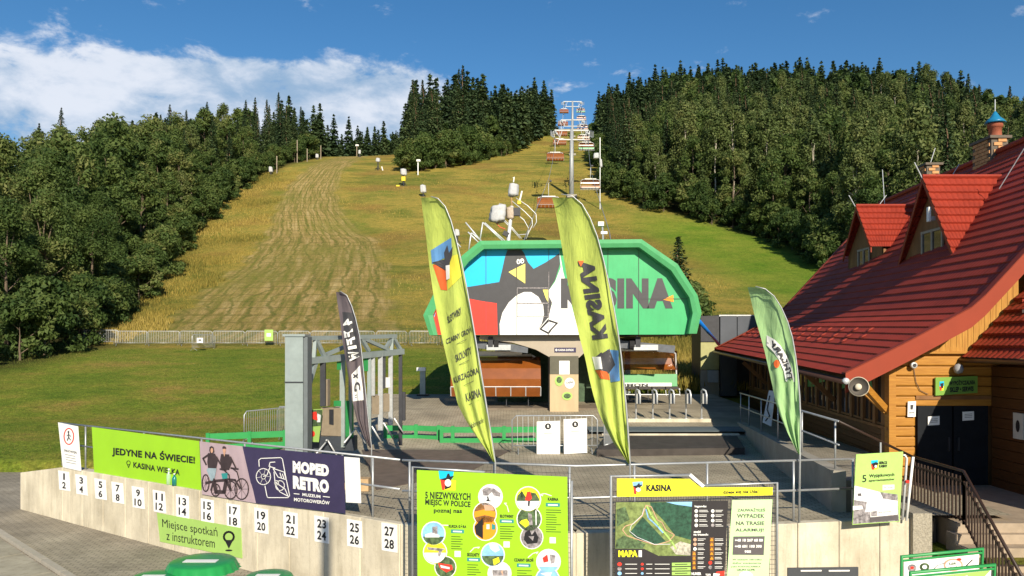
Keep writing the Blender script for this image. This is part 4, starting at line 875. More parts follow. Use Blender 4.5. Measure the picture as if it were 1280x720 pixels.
q3([(515, 398), (545, 395), (545, 420), (515, 422)], .052, 9); q3([(425, 370), (470, 368), (476, 385), (425, 392)], .050, 1); q3([(448, 308), (466, 306), (468, 320), (450, 320)], .050, 17); q3([(516, 143), (550, 140), (548, 165), (518, 168)], .046, 3); q3([(516, 160), (535, 160), (532, 188), (520, 188)], .047, 4); q3([(535, 165), (553, 163), (548, 186), (532, 188)], .047, 5); q3([(518, 158), (540, 150), (552, 156), (545, 176), (530, 182)], .049, 0); c.pellipse(S3, *b3(539, 172), 1.6, 1.8, .051, 1, 10)
c.ptext(S3, 'SERCE', b3(556, 147), b3(596, 146), b3(556, 161), .046, 0, .05); c.ptext(S3, 'KASINY', b3(556, 164), b3(597, 163), b3(556, 178), .046, 0, .05)
c.ptext(S3, '5', b3(472, 216), b3(492, 214), b3(472, 252), .046, 0, .01); c.ptext(S3, 'Wyjątkowych', b3(506, 212), b3(632, 204), b3(506, 232), .046, 0, .025); c.ptext(S3, 'apartamentów', b3(504, 238), b3(632, 230), b3(504, 252), .046, 0, .025)
c.ptext(S3, 'apartamenty', b3(552, 398), b3(618, 394), b3(552, 408), .053, 17, 0); c.ptext(S3, 'Na Stoku', b3(578, 270), b3(626, 269), b3(578, 282), .048, 17, 0)
c.build('print', PM2, t)
# gate-end hoop right of the poster
t = thing('white_end_hoop', P(1136, 650, 14.35), 'pair of white painted pipes beside the green bedroom poster', 'railing')
MB().tube([P(1128, 650, 14.3), P(1133.5, 573, 14.3), P(1131, 569, 14.3), P(1128, 569, 14.3)], .022, 8).build('bent_pipe', STEELW, t, smooth=True)
MB().tube([P(1133, 651, 14.3), P(1141.5, 571, 14.3)], .024, 8).build('straight_pipe', WHITE, t, smooth=True)
mb = MB(); mb.lathe([(0, -.03), (.035, -.02), (.035, .02), (0, .03)], P(1134, 602, 14.2), 10); mb.build('red_clip', RED, t)
t = thing('wall_notice_frame', W3.at(1029, 718, .02), 'dark framed panel low on the concrete wall under the bedroom poster', 'sign')
MB().prism([W3.at(x, y, .03) for x, y in ((985, 710), (1073, 709), (1073, 745), (985, 745))], W3.n * -.028).build('panel', mat('slate_print', (.06, .065, .075), var=.1), t)
c = MB()
for x0, x1 in ((1001, 1027), (1036, 1062)): c.ppoly(W3, [(x0, 712.6), (x1, 712.4), (x1, 714.2), (x0, 714.4)], .034)
c.build('lettering', WHITE, t)
# ------------------------------------------------------------------ crown-cap tables
CAPG = mat('cap_green_enamel', (.02, .25, .065), rough=.28, var=.12, scale=3)
def cap_table(px, py, d, r, lb):
    c = P(px, py, d); g = lowz(c.y); t = thing('bottle_cap_table', (c.x, c.y, g), lb, 'table', 'green tables shaped like bottle caps')
    n = 84; vs = []; prof = [(0, 0), (.55, .0), (.86, -.006), (.93, -.03), (1.0, -.13), (1.04, -.15)]
    mb = MB()
    for i, (q, z) in enumerate(prof):
        for j in range(n):
            fl = 1 + (.035 if i >= 4 else .0) * math.cos(21 * 2 * math.pi * j / n) * (1 if i == 5 else .7); a = 2 * math.pi * j / n
            vs.append((c.x + r * q * fl * math.cos(a), c.y + r * q * fl * math.sin(a), c.z + z * r / .55))
    mb.add(vs, [(i * n + j, i * n + (j + 1) % n, (i + 1) * n + (j + 1) % n, (i + 1) * n + j) for i in range(len(prof) - 1) for j in range(n)]); mb.build('cap_top', CAPG, t, smooth=True)
    MB().tube([(c.x, c.y, g), (c.x, c.y, c.z - .02)], .06, 10).build('pedestal', DARK, t, smooth=True); MB().lathe([(0, .03), (.28, .03), (.3, 0)], (c.x, c.y, g), 20).build('foot', DARK, t)
    mb = MB(); mb.text('Lech' if False else 'CAFE', lambda u, v: (c.x + (u - .5) * r * .6, c.y + (v - .5) * r * .22, c.z + .006)) if False else None
    mb.box((c.x, c.y - r * .12, c.z + .004), (r * .95, r * .28, .004), 0); mb.build('cap_stripe', WHITE, t)
    return t
cap_table(253, 700, 12.7, .55, 'large green bottle cap table nearest the wall under the lime sign')
cap_table(193, 719, 12.2, .36, 'green bottle cap table cut by the frame bottom at the left')
cap_table(336, 718, 12.4, .38, 'green bottle cap table cut by the frame bottom at the right')
# ------------------------------------------------------------------ the valley station of the chairlift
CANG = mat('canopy_green', (.080, .34, .14), rough=.28, var=.06, scale=2)
FACEG = mat('canopy_face_green', (.055, .40, .16), rough=.35, var=.05, scale=1.5)
stain(CANG, .35); stain(FACEG, .3)
BEIGE = mat('beige_cladding', (.36, .31, .25), rough=.6, var=.08, scale=2)
ORB = mat('orange_bubble', (.24, .070, .012), rough=.2, var=.15, scale=2, spec=.8, alpha=.90)
YSTEEL = mat('yellow_paint', (.75, .55, .03), rough=.5, var=.1)
st = thing('lift_station', (1.9, 33, .7), 'green rimmed chairlift station canopy with a big penguin and the word KASINA', 'lift station')
FS = Plane(500, 29.45, 900, 29.45); FR = Plane(500, 29.0, 900, 29.0)
O = [(537, 419), (529, 394), (543, 365), (578, 319), (600, 301), (802, 299), (847, 330), (872, 369), (877, 391), (871, 417)]
I = [(547, 419), (541, 394), (553, 369), (586, 327), (605, 311), (799, 309), (839, 338), (862, 372), (866, 391), (861, 417)]
mb = MB(); n = len(O); Y2 = Vector((0, 11, 0)); Yr = Vector((0, .47, 0))
for i in range(n - 1):
    a, b, c_, d_ = FR.at(*O[i]), FR.at(*O[i + 1]), FR.at(*I[i + 1]), FR.at(*I[i]); ym = Vector((0, -.05, 0)); m1 = (a + d_) / 2 + ym; m2 = (b + c_) / 2 + ym
    mb.poly([a, b, m2, m1]); mb.poly([m1, m2, c_, d_]); mb.poly([d_, c_, c_ + Yr, d_ + Yr]); mb.poly([a, b, b + Y2, a + Y2])
for k in (0, n - 1):
    a, d_ = FR.at(*O[k]), FR.at(*I[k]); mb.poly([a, d_, d_ + Yr, a + Yr])
mb.build('canopy_rim', CANG, st)
mb = MB(); mb.prism([FS.at(x + (x - 700) * .018, y - (418 - y) * .012) for x, y in I[:-1]] + [FS.at(864, 418)], (0, .08, 0)); mb.build('front_panel', FACEG, st)
c = MB()
def f1(x, y): return (x / 3.6 + 500, y / 3.6 + 230)
def f2(x, y): return (x / 3.6 + 680, y / 3.6 + 230)
def fp(pts, off, m): c.ppoly(FS, pts, off, m)
fp([(541, 400), (543, 392), (553, 369), (586, 326), (605, 310), (699, 310), (700, 330), (600, 365), (570, 400)], .006, 3)                # cyan
fp([(556, 358), (585, 361), (600, 372), (625, 377), (623, 418.5), (546, 418.5), (543, 396), (550, 372)], .010, 4)  # red
fp([(699, 312), (701, 334), (694, 352), (684, 366), (690, 380), (684, 396), (668, 418.5), (724, 418.5), (712, 372), (704, 340)], .010, 1) # white
fp([(552, 361), (586, 358.5), (624, 352.5), (628, 336), (631, 322), (634, 313), (640, 310), (650, 310), (655, 316), (660, 328), (667, 336), (682, 328), (699, 317), (700, 330), (694, 350), (684, 366), (690, 378), (686, 396), (676, 408), (667, 418.5), (622, 418.5), (621, 379), (600, 376), (588, 373.5), (553, 371)], .014, 17)
fp([(625, 418.5), (624.5, 405), (628, 391), (636, 378), (646, 369), (655, 365), (664, 365), (673, 371), (679, 382), (680, 393), (677, 405), (668, 418.5)], .018, 1)
fp([(674, 411.5), (685, 399), (698, 403.5), (690, 412), (686, 418)], .020, 0); fp([(677, 411), (686, 402), (694.5, 404.5), (688, 411.5), (685, 415)], .022, 1)
fp([(678.5, 362), (685.5, 362), (685.5, 379), (682, 372)], .020, 18); fp([(635.5, 340), (656.5, 329.5), (656.5, 354.5)], .022, 18); fp([(646, 335), (646, 349), (645.2, 349), (645.2, 335)], .024, 0)
for x, y in ((647.8, 327), (652.6, 326.2)): c.pellipse(FS, x, y, 2.6, 3.2, .022, 1, 14); c.pellipse(FS, x + .5, y + .5, 1.0, 1.2, .024, 0, 8)
c.ptext(FS, 'KASINA', (701, 347.5), (841, 347.5), (701, 386), .012, 17, .07)
fp([(829, 374.5), (841.5, 368.5), (842, 377.5)], .016, 6)
for x in (607.5, 646, 686, 798.5, 760): fp([(x - .3, 311), (x + .3, 311), (x + .3, 418.5), (x - .3, 418.5)], .026, 17)
fp([(760, 395.7), (864, 395.7 - 22), (864, 396.5 - 22), (760, 396.5)], .005, 17) if False else fp([(800, 373.2), (864, 373.2), (864, 373.8), (800, 373.8)], .026, 17)
for L_ in ([(646.5, 360), (685, 360)], [(646.5, 379), (685, 379)]): c.pstroke(FS, L_, 1.3, .03, 9)
for L_ in ([(646.5, 395.5), (685, 395.5)], [(646.5, 360), (646.5, 395.5)], [(685, 360), (685, 395.5)], [(686, 340), (686, 418)]): c.pstroke(FS, L_, .6, .03, 9)
c.build('canopy_print', PM2[:17] + [CHAR, mat('pale_yellow_print', (.78, .70, .16), var=.03)], st)
def bx(x0, x1, y0, y1, z0, z1): return ((x0 + x1) / 2, (y0 + y1) / 2, (z0 + z1) / 2), (x1 - x0, y1 - y0, z1 - z0)
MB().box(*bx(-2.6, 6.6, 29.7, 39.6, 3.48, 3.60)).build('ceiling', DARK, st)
TR = Plane(500, 29.9, 900, 29.9)
MB().prism([TR.at(*p) for p in ((600, 419), (742, 419), (742, 430), (724, 447), (688, 447), (670, 437), (640, 428), (600, 424))], (0, 1.3, 0)).build('underside_cladding', BEIGE, st)
MB().prism([TR.at(x, y, .01) for x, y in ((693, 434.5), (720, 434.5), (720, 440.5), (693, 440.5))], (0, -.01, 0)).build('name_plate', NAVY, st)
c = MB(); c.ptext(TR, 'KASINA EXPRESS', (698, 436.2), (717, 436.2), (698, 438.8), .024, 0, .02); c.pellipse(TR, 695.5, 437.5, 1.2, 1.5, .024); c.build('name_plate_lettering', WHITE, st)
MB().box(*bx(1.45, 2.5, 30.7, 32.2, .6, 3.5)).build('column', CONCD, st)
bk = MB(); bk.box(*bx(1.41, 2.47, 29.75, 30.6, .62, 2.02)); bk.build('control_cabinet', mat('plywood_cladding', (.47, .36, .22), rough=.7, var=.12, scale=3, stretch=(1, 1, .3)), st)
MB().box(*bx(1.41, 2.47, 29.74, 30.6, 2.025, 2.70)).build('cabinet_head', mat('olive_board', (.10, .095, .07), var=.1), st)
CS = Plane(500, 29.73, 900, 29.73); c = MB(); c.ppoly(CS, [(699, 451), (712, 451), (712, 468), (699, 468)], .004, 1)
for k in range(6): c.pstroke(CS, [(701, 454 + 2.4 * k), (710, 454 + 2.4 * k)], .5, .008, 9)
c.pellipse(CS, 699, 476, 5.5, 6.5, .004, 15); c.pellipse(CS, 712, 479, 6.3, 6.8, .006, 1); c.pellipse(CS, 709, 495, 6.5, 5.2, .004, 15); c.pellipse(CS, 709, 495, 4.5, 3.2, .006, 8); c.pellipse(CS, 699, 475, 3.4, 4, .006, 8); c.ptext(CS, 'KASINA', (708, 477), (716.5, 476), (708, 480), .009, 0, .03)
c.build('cabinet_stickers', PM2, st)
for s in (-1, 1):
    X = 1.95 + s * 2.75
    MB().box(*bx(X - .09, X + .09, 29.8, 39.5, 3.05, 3.42)).build('track_beam', DARK, st)
    mb = MB()
    for k in range(24):
        y = 30 + k * .38; mb.tube([(X - .30 * s, y, 3.12), (X - .12 * s, y, 3.12)], .19, 12)
    mb.build('tyre_row', mat('black_tyre_rubber', (.018, .018, .02), rough=.8, var=.2), st, kind='stuff')
    MB().beam((X - 1.2, 30.2, 3.2), (X + 1.4, 30.0, 2.95), .12, .28).build('link_arm', mat('machinery_grey', (.10, .11, .13), rough=.5, var=.2), st)
    MB().box((X + .3, 29.9, 3.02), (.9, .12, .2)).build('grip_plate', STEEL, st)
w_ = [(1.95 + 2.75 * math.cos(a), 32.6 - 2.6 * math.sin(a) + .3, 3.25) for a in np.linspace(0, math.pi, 17)]
MB().tube(w_, .09, 6).build('bull_wheel', STEELW, st, smooth=True)
for X in (-1.7, 5.6): MB().box(*bx(X - .12, X + .12, 38.6, 38.9, .6, 3.5)).build('rear_post', STEELG, st)
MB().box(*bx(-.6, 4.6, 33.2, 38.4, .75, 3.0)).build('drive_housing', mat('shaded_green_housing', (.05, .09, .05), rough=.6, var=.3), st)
# roof hand rails on top of the canopy (left part)
mb = MB()
RT = Plane(500, 31.0, 900, 31.0)
t = thing('roof_access_rails', RT.at(600, 301), 'slanting white pipe rails standing on the station roof at the left', 'railing')
for L_ in ([(582, 278), (602, 302)], [(585, 290), (600, 305)], [(589.5, 291), (600, 300)], [(603.5, 278), (628, 301)], [(606, 278.5), (631, 301)], [(603.5, 278), (600, 300)], [(589, 291), (586, 312)], [(568, 300), (576, 309)]):
    MB().tube([RT.at(*p) for p in L_], .028, 6).build('pipe', STEELW, t, smooth=True)
# ------------------------------------------------------------------ chairs
SEATM = mat('seat_cushion_dark', (.05, .045, .045), rough=.7, var=.2)
def make_chair(kind, lb, grp):
    r = bpy.data.objects.new('lift_chair', None); COL.objects.link(r); WL[r.name] = Vector(); tag(r, lb, 'lift chair', grp)
    w = 1.62
    s_ = MB()
    for k in range(6): s_.box((-w + .27 + k * .54, .05, .5), (.50, .52, .10))
    s_.build('seat', SEATM, r)
    bm_ = {'o': SEATM, 'g': GREENP, 'w': mat('brown_white_back', (.35, .20, .13), rough=.5, var=.2)}[kind]
    MB().beam((-w, -.02 + .30, .78), (w, .28, .78), .10, .50, up=(0, .15, 1)).build('backrest', bm_, r)
    if kind != 'o': MB().box((0, .20, .60), (2 * w * .86, .03, .18)).build('advert_strip', WHITE, r)
    fr = MB()
    for s in (-1, 1):
        fr.tube([(s * w, -.25, .45), (s * w, .35, .50), (s * w, .42, 1.2), (s * w * .96, .25, 1.85), (s * w * .8, .1, 2.0)], .035, 7)
    fr.tube([(-w * .8, .1, 2.0), (w * .8, .1, 2.0)], .06, 8); fr.build('frame', STEELW, r, smooth=True)
    MB().box((0, .1, 2.08), (1.9, .28, .13)).build('spring_box', WHITE, r)
    MB().tube([(0, .1, 2.1), (0, .15, 3.0), (.0, -.05, 3.9), (.25, -.05, 4.15)], .045, 8).build('hanger', STEELW, r, smooth=True)
    MB().box((.25, -.05, 4.2), (.3, .6, .22)).build('grip', DARK, r)
    b = MB(); ar = [(-.55, .42), (-.72, .75), (-.74, 1.1), (-.58, 1.5), (-.22, 1.80), (.15, 1.92)] if kind == 'o' else [(.12, 1.20), (.38, 1.25), (.55, 1.42), (.58, 1.66), (.44, 1.86), (.22, 1.96)]
    for (y0, z0), (y1, z1) in zip(ar[:-1], ar[1:]): b.poly([(-w, y0, z0), (w, y0, z0), (w, y1, z1), (-w, y1, z1)])
    for s in (-1, 1): b.poly([(s * w, y, z) for y, z in ar] + [(s * w, .3, 1.2 if kind == 'o' else 1.5)])
    bo = b.build('bubble', ORB, r)
    q = MB()
    for k in range(7): x = -w + k * w / 3; q.tube([(x, -.57, .44), (x, -.745, .78)], .018, 5) if kind == 'o' else q.tube([(x, -.2, .42), (x, -.32, .2)], .015, 5)
    q.tube([(-w, -.745, .80), (w, -.745, .80)], .018, 5) if kind == 'o' else q.tube([(-w, -.3, .25), (w, -.3, .25)], .02, 5); q.build('restraint_bars', STEELW, r)
    q = MB()
    for k in range(4): q.tube([(-w + .4 + k * .8, -.2, .4), (-w + .4 + k * .8, -.35, .05), (-w + .55 + k * .8, -.45, .02)], .018, 5)
    q.build('footrests', DARK, r)
    return r
gC = 'six seat chairs hanging on the lift line'
cO = make_chair('o', 'chair with its orange bubble closed standing under the left of the station canopy', 'six seat chairs in the station'); cO.location = (-.62, 31.2, .72)
cO.scale = (1.06, 1, 1.0)
cG = make_chair('g', 'chair with a green lettered backrest under the right of the station canopy', 'six seat chairs in the station'); cG.location = (4.95, 31.6, .92)
c = MB(); c.text('SALOMON', lambda u, v: (-1.30 + u * 1.75, .175, .54 + v * .12), 0, .05); c.build('strip_lettering', CHAR, cG)

cW = make_chair('w', 'chair with brown and white back low on the right rope', gC); cW.location = (12.95, 132, 28.3)
def lx(d): return .077 * d - .4
line = [(cO, -1, 112, 264, 'orange bubbled chair lowest on the left rope, half behind the lime flag'), (cO, -1, 152, 204, 'orange bubbled chair on the left rope just below the big pylon arms'),
        (cO, -1, 200, 183.5, 'orange bubbled chair on the left rope at the foot of the pylon arms'), (cG, 1, 168, 190, 'green backed chair on the right rope under the pylon arms'),
        (cO, -1, 262, 159, 'orange bubbled chair high on the left rope above the pylon arms'), (cO, -1, 292, 143, 'orange bubbled chair near the top pylon on the left rope'), (cW, 1, 240, 164, 'white framed chair high on the right rope above the pylon arms'),
        (cW, 1, 275, 152, 'white framed chair near the top pylon on the right rope'), (cG, 1, 300, 142, 'topmost chair on the right rope'), (cO, -1, 232, 172, 'orange bubbled chair on the left rope hidden partly behind the pylon arms'), (cW, 1, 212, 178, 'white framed chair on the right rope partly behind the pylon arms')]
for src, s, d, y, lb in line:
    p = P(0, y, d); k = copy_tree(src, label=lb, group=gC); k.location = (lx(d) + 3.1 * s, d, p.z); k.scale = (1, 1, 1)
    if src is cG:
        for ch in list(k.children):
            if ch.name.startswith(('strip_lettering',)): bpy.data.objects.remove(ch)
# ------------------------------------------------------------------ pylons and ropes
PYL = mat('pylon_zinc', (.33, .35, .37), rough=.5, metal=.2, var=.12, scale=3)
def pylon(d, ytop, lb, arms=True):
    x = lx(d); g = tz(x, d); z = P(0, ytop, d).z; t = thing('lift_pylon', (x, d, g), lb, 'pylon', 'pylons of the chairlift')
    MB().tube([(x, d, g - .5), (x, d, z + .2)], .45, 14, rr=[.52, .32]).build('mast', PYL, t, smooth=True)
    MB().box((x, d, g + .1), (2, 2, .6)).build('footing', CONCD, t)
    MB().beam((x - 3.4, d, z), (x + 3.4, d, z), .26, .26).build('cross_arm', PYL, t)
    MB().beam((x - 2.6, d - .2, z - 1.9), (x + 2.6, d - .2, z - 1.9), .16, .2).build('lower_arm', PYL, t)
    for s in (-1, 1):
        q = MB(); 
        for k in range(8): q.tube([(x + s * 3.1 - .1, d - 3.5 + k, z - .55 + (k - 3.5) * .32), (x + s * 3.1 + .1, d - 3.5 + k, z - .55 + (k - 3.5) * .32)], .28, 10)
        q.build('sheave_train', PYL, t, kind='stuff')
        q = MB(); q.beam((x + s * 3.75, d - 3.6, z - 1.2 - 1.1), (x + s * 3.75, d + 3.6, z - 1.2 + 1.1), .35, .05); q.tube([(x + s * 4.0, d - 3.6, z - 2.3 + 1.1), (x + s * 4.0, d + 3.6, z - 1.2 + 2.2)], .04, 5)
        for k in range(5): q.tube([(x + s * 4.0, d - 3.6 + 1.8 * k, z - 2.3 + .55 * k), (x + s * 4.0, d - 3.6 + 1.8 * k, z - 1.2 + .55 * k)], .035, 5)
        q.build('catwalk', PYL, t)
        MB().beam((x + s * 3.2, d, z - .1), (x + s * 2.1, d - .2, z - 1.9), .13).build('brace', PYL, t); MB().beam((x + s * 1.9, d, z - .1), (x + s * 2.9, d - .2, z - 2.8), .11).build('brace', PYL, t)
        MB().beam((x + s * 3.6, d, z - .1), (x + s * 3.3, d - .2, z - 3.0), .11).build('brace', PYL, t)
    return x, z
pylon(160, 163, 'big galvanised lift pylon standing in the middle of the slope above the station')
pylon(300, 127, 'topmost lift pylon standing against the sky at the crest of the lift line')
pylon(238, 150, 'middle lift pylon mostly hidden behind the nearer pylon mast')
rp = thing('haul_rope', (lx(160), 160, 45), 'thin steel haul rope pair running up the slope over the pylons', 'rope')
for s in (-1, 1):
    MB().tube([(1.95 + s * 2.75, 34, 4.2), (lx(60) + s * 3.1, 60, 11.5), (lx(112) + s * 3.1, 112, 26.2), (lx(132) + s * 3.1, 132, 33), (lx(160) + s * 3.1, 160, 45), (lx(200) + s * 3.1, 200, 56.5), (lx(238) + s * 3.1, 238, 69), (lx(300) + s * 3.1, 300, 93.5), (lx(360) + s * 3.1, 360, 100)], .03, 5).build('rope', STEEL, rp)
# ------------------------------------------------------------------ snow guns and poles on the slope
TARP = mat('white_tarpaulin', (.42, .43, .45), rough=.6, var=.12, scale=5, bump=.5, bscale=7)
def lump(c, rx, ry, rz_, n=26, seed=0):
    n = 26; rr = random.Random(seed); mb = MB(); vs = []; lv = 10; fold = [rr.uniform(-1, 1) for _ in range(n)]; tx, ty = rr.uniform(-.18, .18), rr.uniform(-.1, .1)
    for i in range(lv + 1):
        v = i / lv; z = (1 - v) * 2 - 1
        for j in range(n):
            a = 2 * math.pi * j / n; sq = 1 / max(abs(math.cos(a)), abs(math.sin(a))) ** .55; prof = (1 - abs(z) ** 9) ** .5 if z > 0 else (1.04 if z > -1 else .0); k = prof * sq * (.90 + .05 * math.sin(a * 2 + seed) + .05 * rr.uniform(-1, 1) + .10 * fold[j] * (1 - .5 * abs(z)))
            vs.append((c[0] + rx * (k * math.cos(a) + tx * z), c[1] + ry * k * math.sin(a), c[2] + rz_ * (z * (1 - (.12 * fold[(j * 3) % n] if z < -.5 else .10 * math.cos(a + seed))))))
    mb.add(vs, [(i * n + j, i * n + (j + 1) % n, (i + 1) * n + (j + 1) % n, (i + 1) * n + j) for i in range(lv) for j in range(n)]); return mb
def gun(px, py, w, h, base_py, lb, legs=DARK, extra=None, base_px=None, name='snow_gun'):
    b = hit(base_px or px, base_py); d = b.y; c = P(px, py, d); t = thing(name, b, lb, 'snow cannon', 'covered snow guns on the slope')
    lump(c, w / 2.3 * d / F, w / 2.3 * d / F, h / 2.2 * d / F, seed=int(px)).build('tarp_cover', TARP, t, smooth=True)
    q = MB(); top = c + Vector((0, 0, -h / 2 * d / F)); q.tube([b + Vector((0, 0, -.2)), top + Vector((0, 0, .3))], .13, 8); q.tube([b + Vector((-.7, 0, -.1)), b.lerp(top, .6)], .06, 6); q.tube([b + Vector((.7, .2, -.1)), b.lerp(top, .6)], .06, 6); q.build('stand', legs, t)
    if extra == 'yellow': MB().box(b.lerp(top, .72), (.8, .6, .9)).build('yellow_pad', YSTEEL, t); MB().box(b + Vector((-1.2, 0, .1)), (.7, .4, .3)).build('yellow_foot', YSTEEL, t)
    if extra == 'lance': MB().tube([c + Vector((.9, 0, -1.6)), c + Vector((1.4, 0, -3.4))], .14, 6).build('white_lance', WHITE, t)
    return t
gun(273, 241, 7, 9, 250, 'white covered snow gun against the left wood edge')
gun(338.5, 212, 6, 8, 219, 'white covered snow gun low at the left crest beside a wooden pole')
gun(396.5, 195, 4.5, 6, 199.5, 'small white covered snow gun before the dark crest wood')
gun(449.5, 190, 4, 6, 196.5, 'small white covered snow gun right of the lamp post on the crest')
gun(484.5, 184, 7, 8, 193, 'white covered snow gun on the crest before the middle wood')
gun(472.5, 200, 6, 6, 213, 'white snow gun with a slanting white lance on the crest meadow', extra='lance')
gun(504.5, 215, 9, 10, 233, 'white covered snow gun on a black and yellow stand', extra='yellow')
gun(529, 236, 8.5, 12, 246, 'white covered snow gun just above the tip of the left lime flag')
gun(571.5, 291, 7, 10, 305, 'white covered snow gun behind the left lime flag')
def lamp(px, ytop, ybase, lb, m=None, head=True, mt=None, w=.12, name='lamp_post'):
    b = hit(px, ybase); top = P(px, ytop, b.y); t = thing(name, b, lb, 'pole', 'poles along the slope'); MB().tube([b - Vector((0, 0, .3)), top], w, 7).build('pole', m or BARKR, t)
    if head: MB().box(top + Vector((.15, -.2, 0)), (.9, .5, .45)).build('lamp_head', WHITE, t)
wp = mat('weathered_pole_wood', (.30, .25, .19), rough=.9, var=.15)
lamp(346, 195, 218, 'bare wooden pole at the left crest', wp, False); lamp(371.5, 175, 203.5, 'tall wooden pole before the dark crest wood', wp, False); lamp(384, 186, 202, 'short wooden pole before the dark crest wood', wp, False)
lamp(446, 182, 195.5, 'lamp post with white head on the crest', wp); lamp(522.5, 201, 219, 'white lamp post before the bushes of the middle wood', STEELW); lamp(401, 182, 199, 'thin wooden pole in the crest wood', wp, False)
b = hit(752, 245); b = Vector((b.x, 150, tz(b.x, 150))); 
lamp(750, 172, 262, 'tall grey pole at the right edge of the lift line', STEEL, False, w=.09)
p = hit(745, 262); t = thing('water_tank_lamp', P(745, 195, p.y), 'round white covered lamp on the pole at the right wood edge', 'lamp'); lump(P(745, 195, p.y), .55, .55, .55, seed=4).build('cover', TARP, t, smooth=True); lump(P(751, 204, p.y), .28, .28, .8, seed=5).build('side_cover', TARP, t, smooth=True)
# two big tower guns right behind the station roof
gd = 66.0
def q4(x, y): return P(x / 8 + 560, y / 8 + 220, gd)
t = thing('tower_snow_gun', (q4(600, 640).x, gd, tz(q4(600, 640).x, gd)), 'big tower snow gun wrapped in a crumpled white cover above the station roof', 'snow cannon', 'tower snow guns behind the station')
g0 = Vector((q4(600, 640).x, gd, tz(q4(600, 640).x, gd)))
lump(q4(500, 375), .70, .7, .78, 16, 3).build('tarp_cover', TARP, t, smooth=True)
MB().tube([g0, q4(605, 620), q4(640, 300)], .16, 9, rr=[.22, .17, .14]).build('mast', STEELW, t, smooth=True)
MB().beam(q4(570, 600), q4(590, 560), .45, .5).build('black_box', DARK, t); lump(q4(620, 370), .32, .4, .55, 10, 8).build('nozzle_housing', mat('beige_housing', (.40, .33, .26), var=.2), t, smooth=True)
MB().tube([q4(480, 470), q4(520, 510), q4(570, 530)], .03, 5).build('red_hose', RED, t)
t2 = thing('tower_snow_gun', q4(640, 300), 'smaller white wrapped tower gun with a yellow clamp at the top of the mast', 'snow cannon', 'tower snow guns behind the station')
lump(q4(655, 140), .44, .44, .56, 12, 6).build('tarp_cover', TARP, t2, smooth=True); MB().tube([q4(655, 60), q4(662, 10), q4(650, 20)], .05, 6).build('spray_tip', WHITE, t2)
MB().tube([q4(640, 310), q4(630, 190)], .06, 6).build('riser', mat('copper_riser', (.35, .22, .10), var=.2), t2); MB().box(q4(712, 265), (.28, .25, .30)).build('yellow_clamp', YSTEEL, t2); MB().tube([q4(712, 265), q4(740, 150)], .07, 6).build('lever', WHITE, t2); MB().box(q4(690, 360), (.55, .5, .65)).build('gear_box', DARK, t2)
t3 = thing('gun_ladder_cage', q4(720, 630), 'bent white pipe cage of the tower gun curving down to the right', 'ladder')
for L_ in ([(640, 250), (760, 350), (840, 430), (845, 490), (810, 560), (780, 630)], [(680, 220), (800, 300), (880, 380), (885, 460), (850, 520)], [(650, 350), (760, 440), (805, 520), (800, 580), (690, 590)], [(520, 415), (620, 510), (720, 625)], [(535, 410), (640, 515), (735, 625)]):
    MB().tube([q4(*p) for p in L_], .035, 6).build('pipe', STEELW, t3, smooth=True)
lamp_ = P(752, 285, 60); b = Vector((P(752, 300, 60).x, 60, tz(7, 60)))
t = thing('roof_camera_mast', FR.at(752, 300), 'small steel instrument mast standing on the station canopy', 'mast'); p0 = Plane(500, 31, 900, 31)
MB().tube([p0.at(754, 302), p0.at(753, 283)], .04, 6).build('mast', STEEL, t); MB().box(p0.at(751, 280), (.22, .2, .16)).build('head', WHITE, t); MB().box(p0.at(755, 291), (.25, .1, .1)).build('bracket', STEEL, t)
# ------------------------------------------------------------------ crowd barriers
def make_barrier(lb, grp, L=2.25, H=1.08, nb=20):
    r = bpy.data.objects.new('crowd_barrier', None); COL.objects.link(r); WL[r.name] = Vector(); tag(r, lb, 'barrier', grp); h = L / 2
    f = MB(); f.tube([(-h, 0, .1), (-h, 0, H - .12), (-h + .12, 0, H), (h - .12, 0, H), (h, 0, H - .12), (h, 0, .1)], .021, 7); f.tube([(-h, 0, .22), (h, 0, .22)], .016, 6); f.build('frame', STEEL, r, smooth=True)
    b = MB()
    for k in range(1, nb): b.tube([(-h + L * k / nb, 0, .22), (-h + L * k / nb, 0, H)], .0085, 4, cap=False)
    b.build('bars', STEEL, r)
    for s in (-1, 1): MB().tube([(s * h * .86, -.28, 0), (s * h * .86, 0, .14), (s * h * .86, .28, 0)], .016, 5).build('foot', STEEL, r)
    return r
gb = 'crowd barriers along the foot of the slope'
bar0 = make_barrier('leftmost steel barrier at the wood edge in the slope foot row', gb)
words = ['second', 'third', 'fourth', 'fifth', 'sixth', 'seventh', 'eighth', 'ninth', 'tenth', 'eleventh', 'twelfth']
bx0 = -30.2
for i in range(12):
    x = bx0 + i * 2.38; y = 58.4 - .0 * i; r = bar0 if i == 0 else copy_tree(bar0, label=words[i - 1] + ' steel barrier from the left in the slope foot row')
    if i == 0: y += .5; r.rotation_euler = (0, 0, R(20))
    r.location = (x, y, tz(x, y) - .03)
def extra_bar(x, y, rz, lb, z=None, sc=1):
    r = copy_tree(bar0, label=lb, group='single crowd barriers'); r.location = (x, y, tz(x, y) if z is None else z); r.rotation_euler = (0, 0, R(rz)); r.scale = (sc, 1, 1); return r
extra_bar(P(258, 440, 56.5).x, 56.0, 70, 'barrier turned across the row at the foot of the slope'); 
extra_bar(-8.6, 28.0, 62, 'barrier standing on the lawn left of the ski pass gates', sc=.9); extra_bar(-7.3, 26.9, 8, 'barrier between the lawn fence and the grey column', sc=.5)
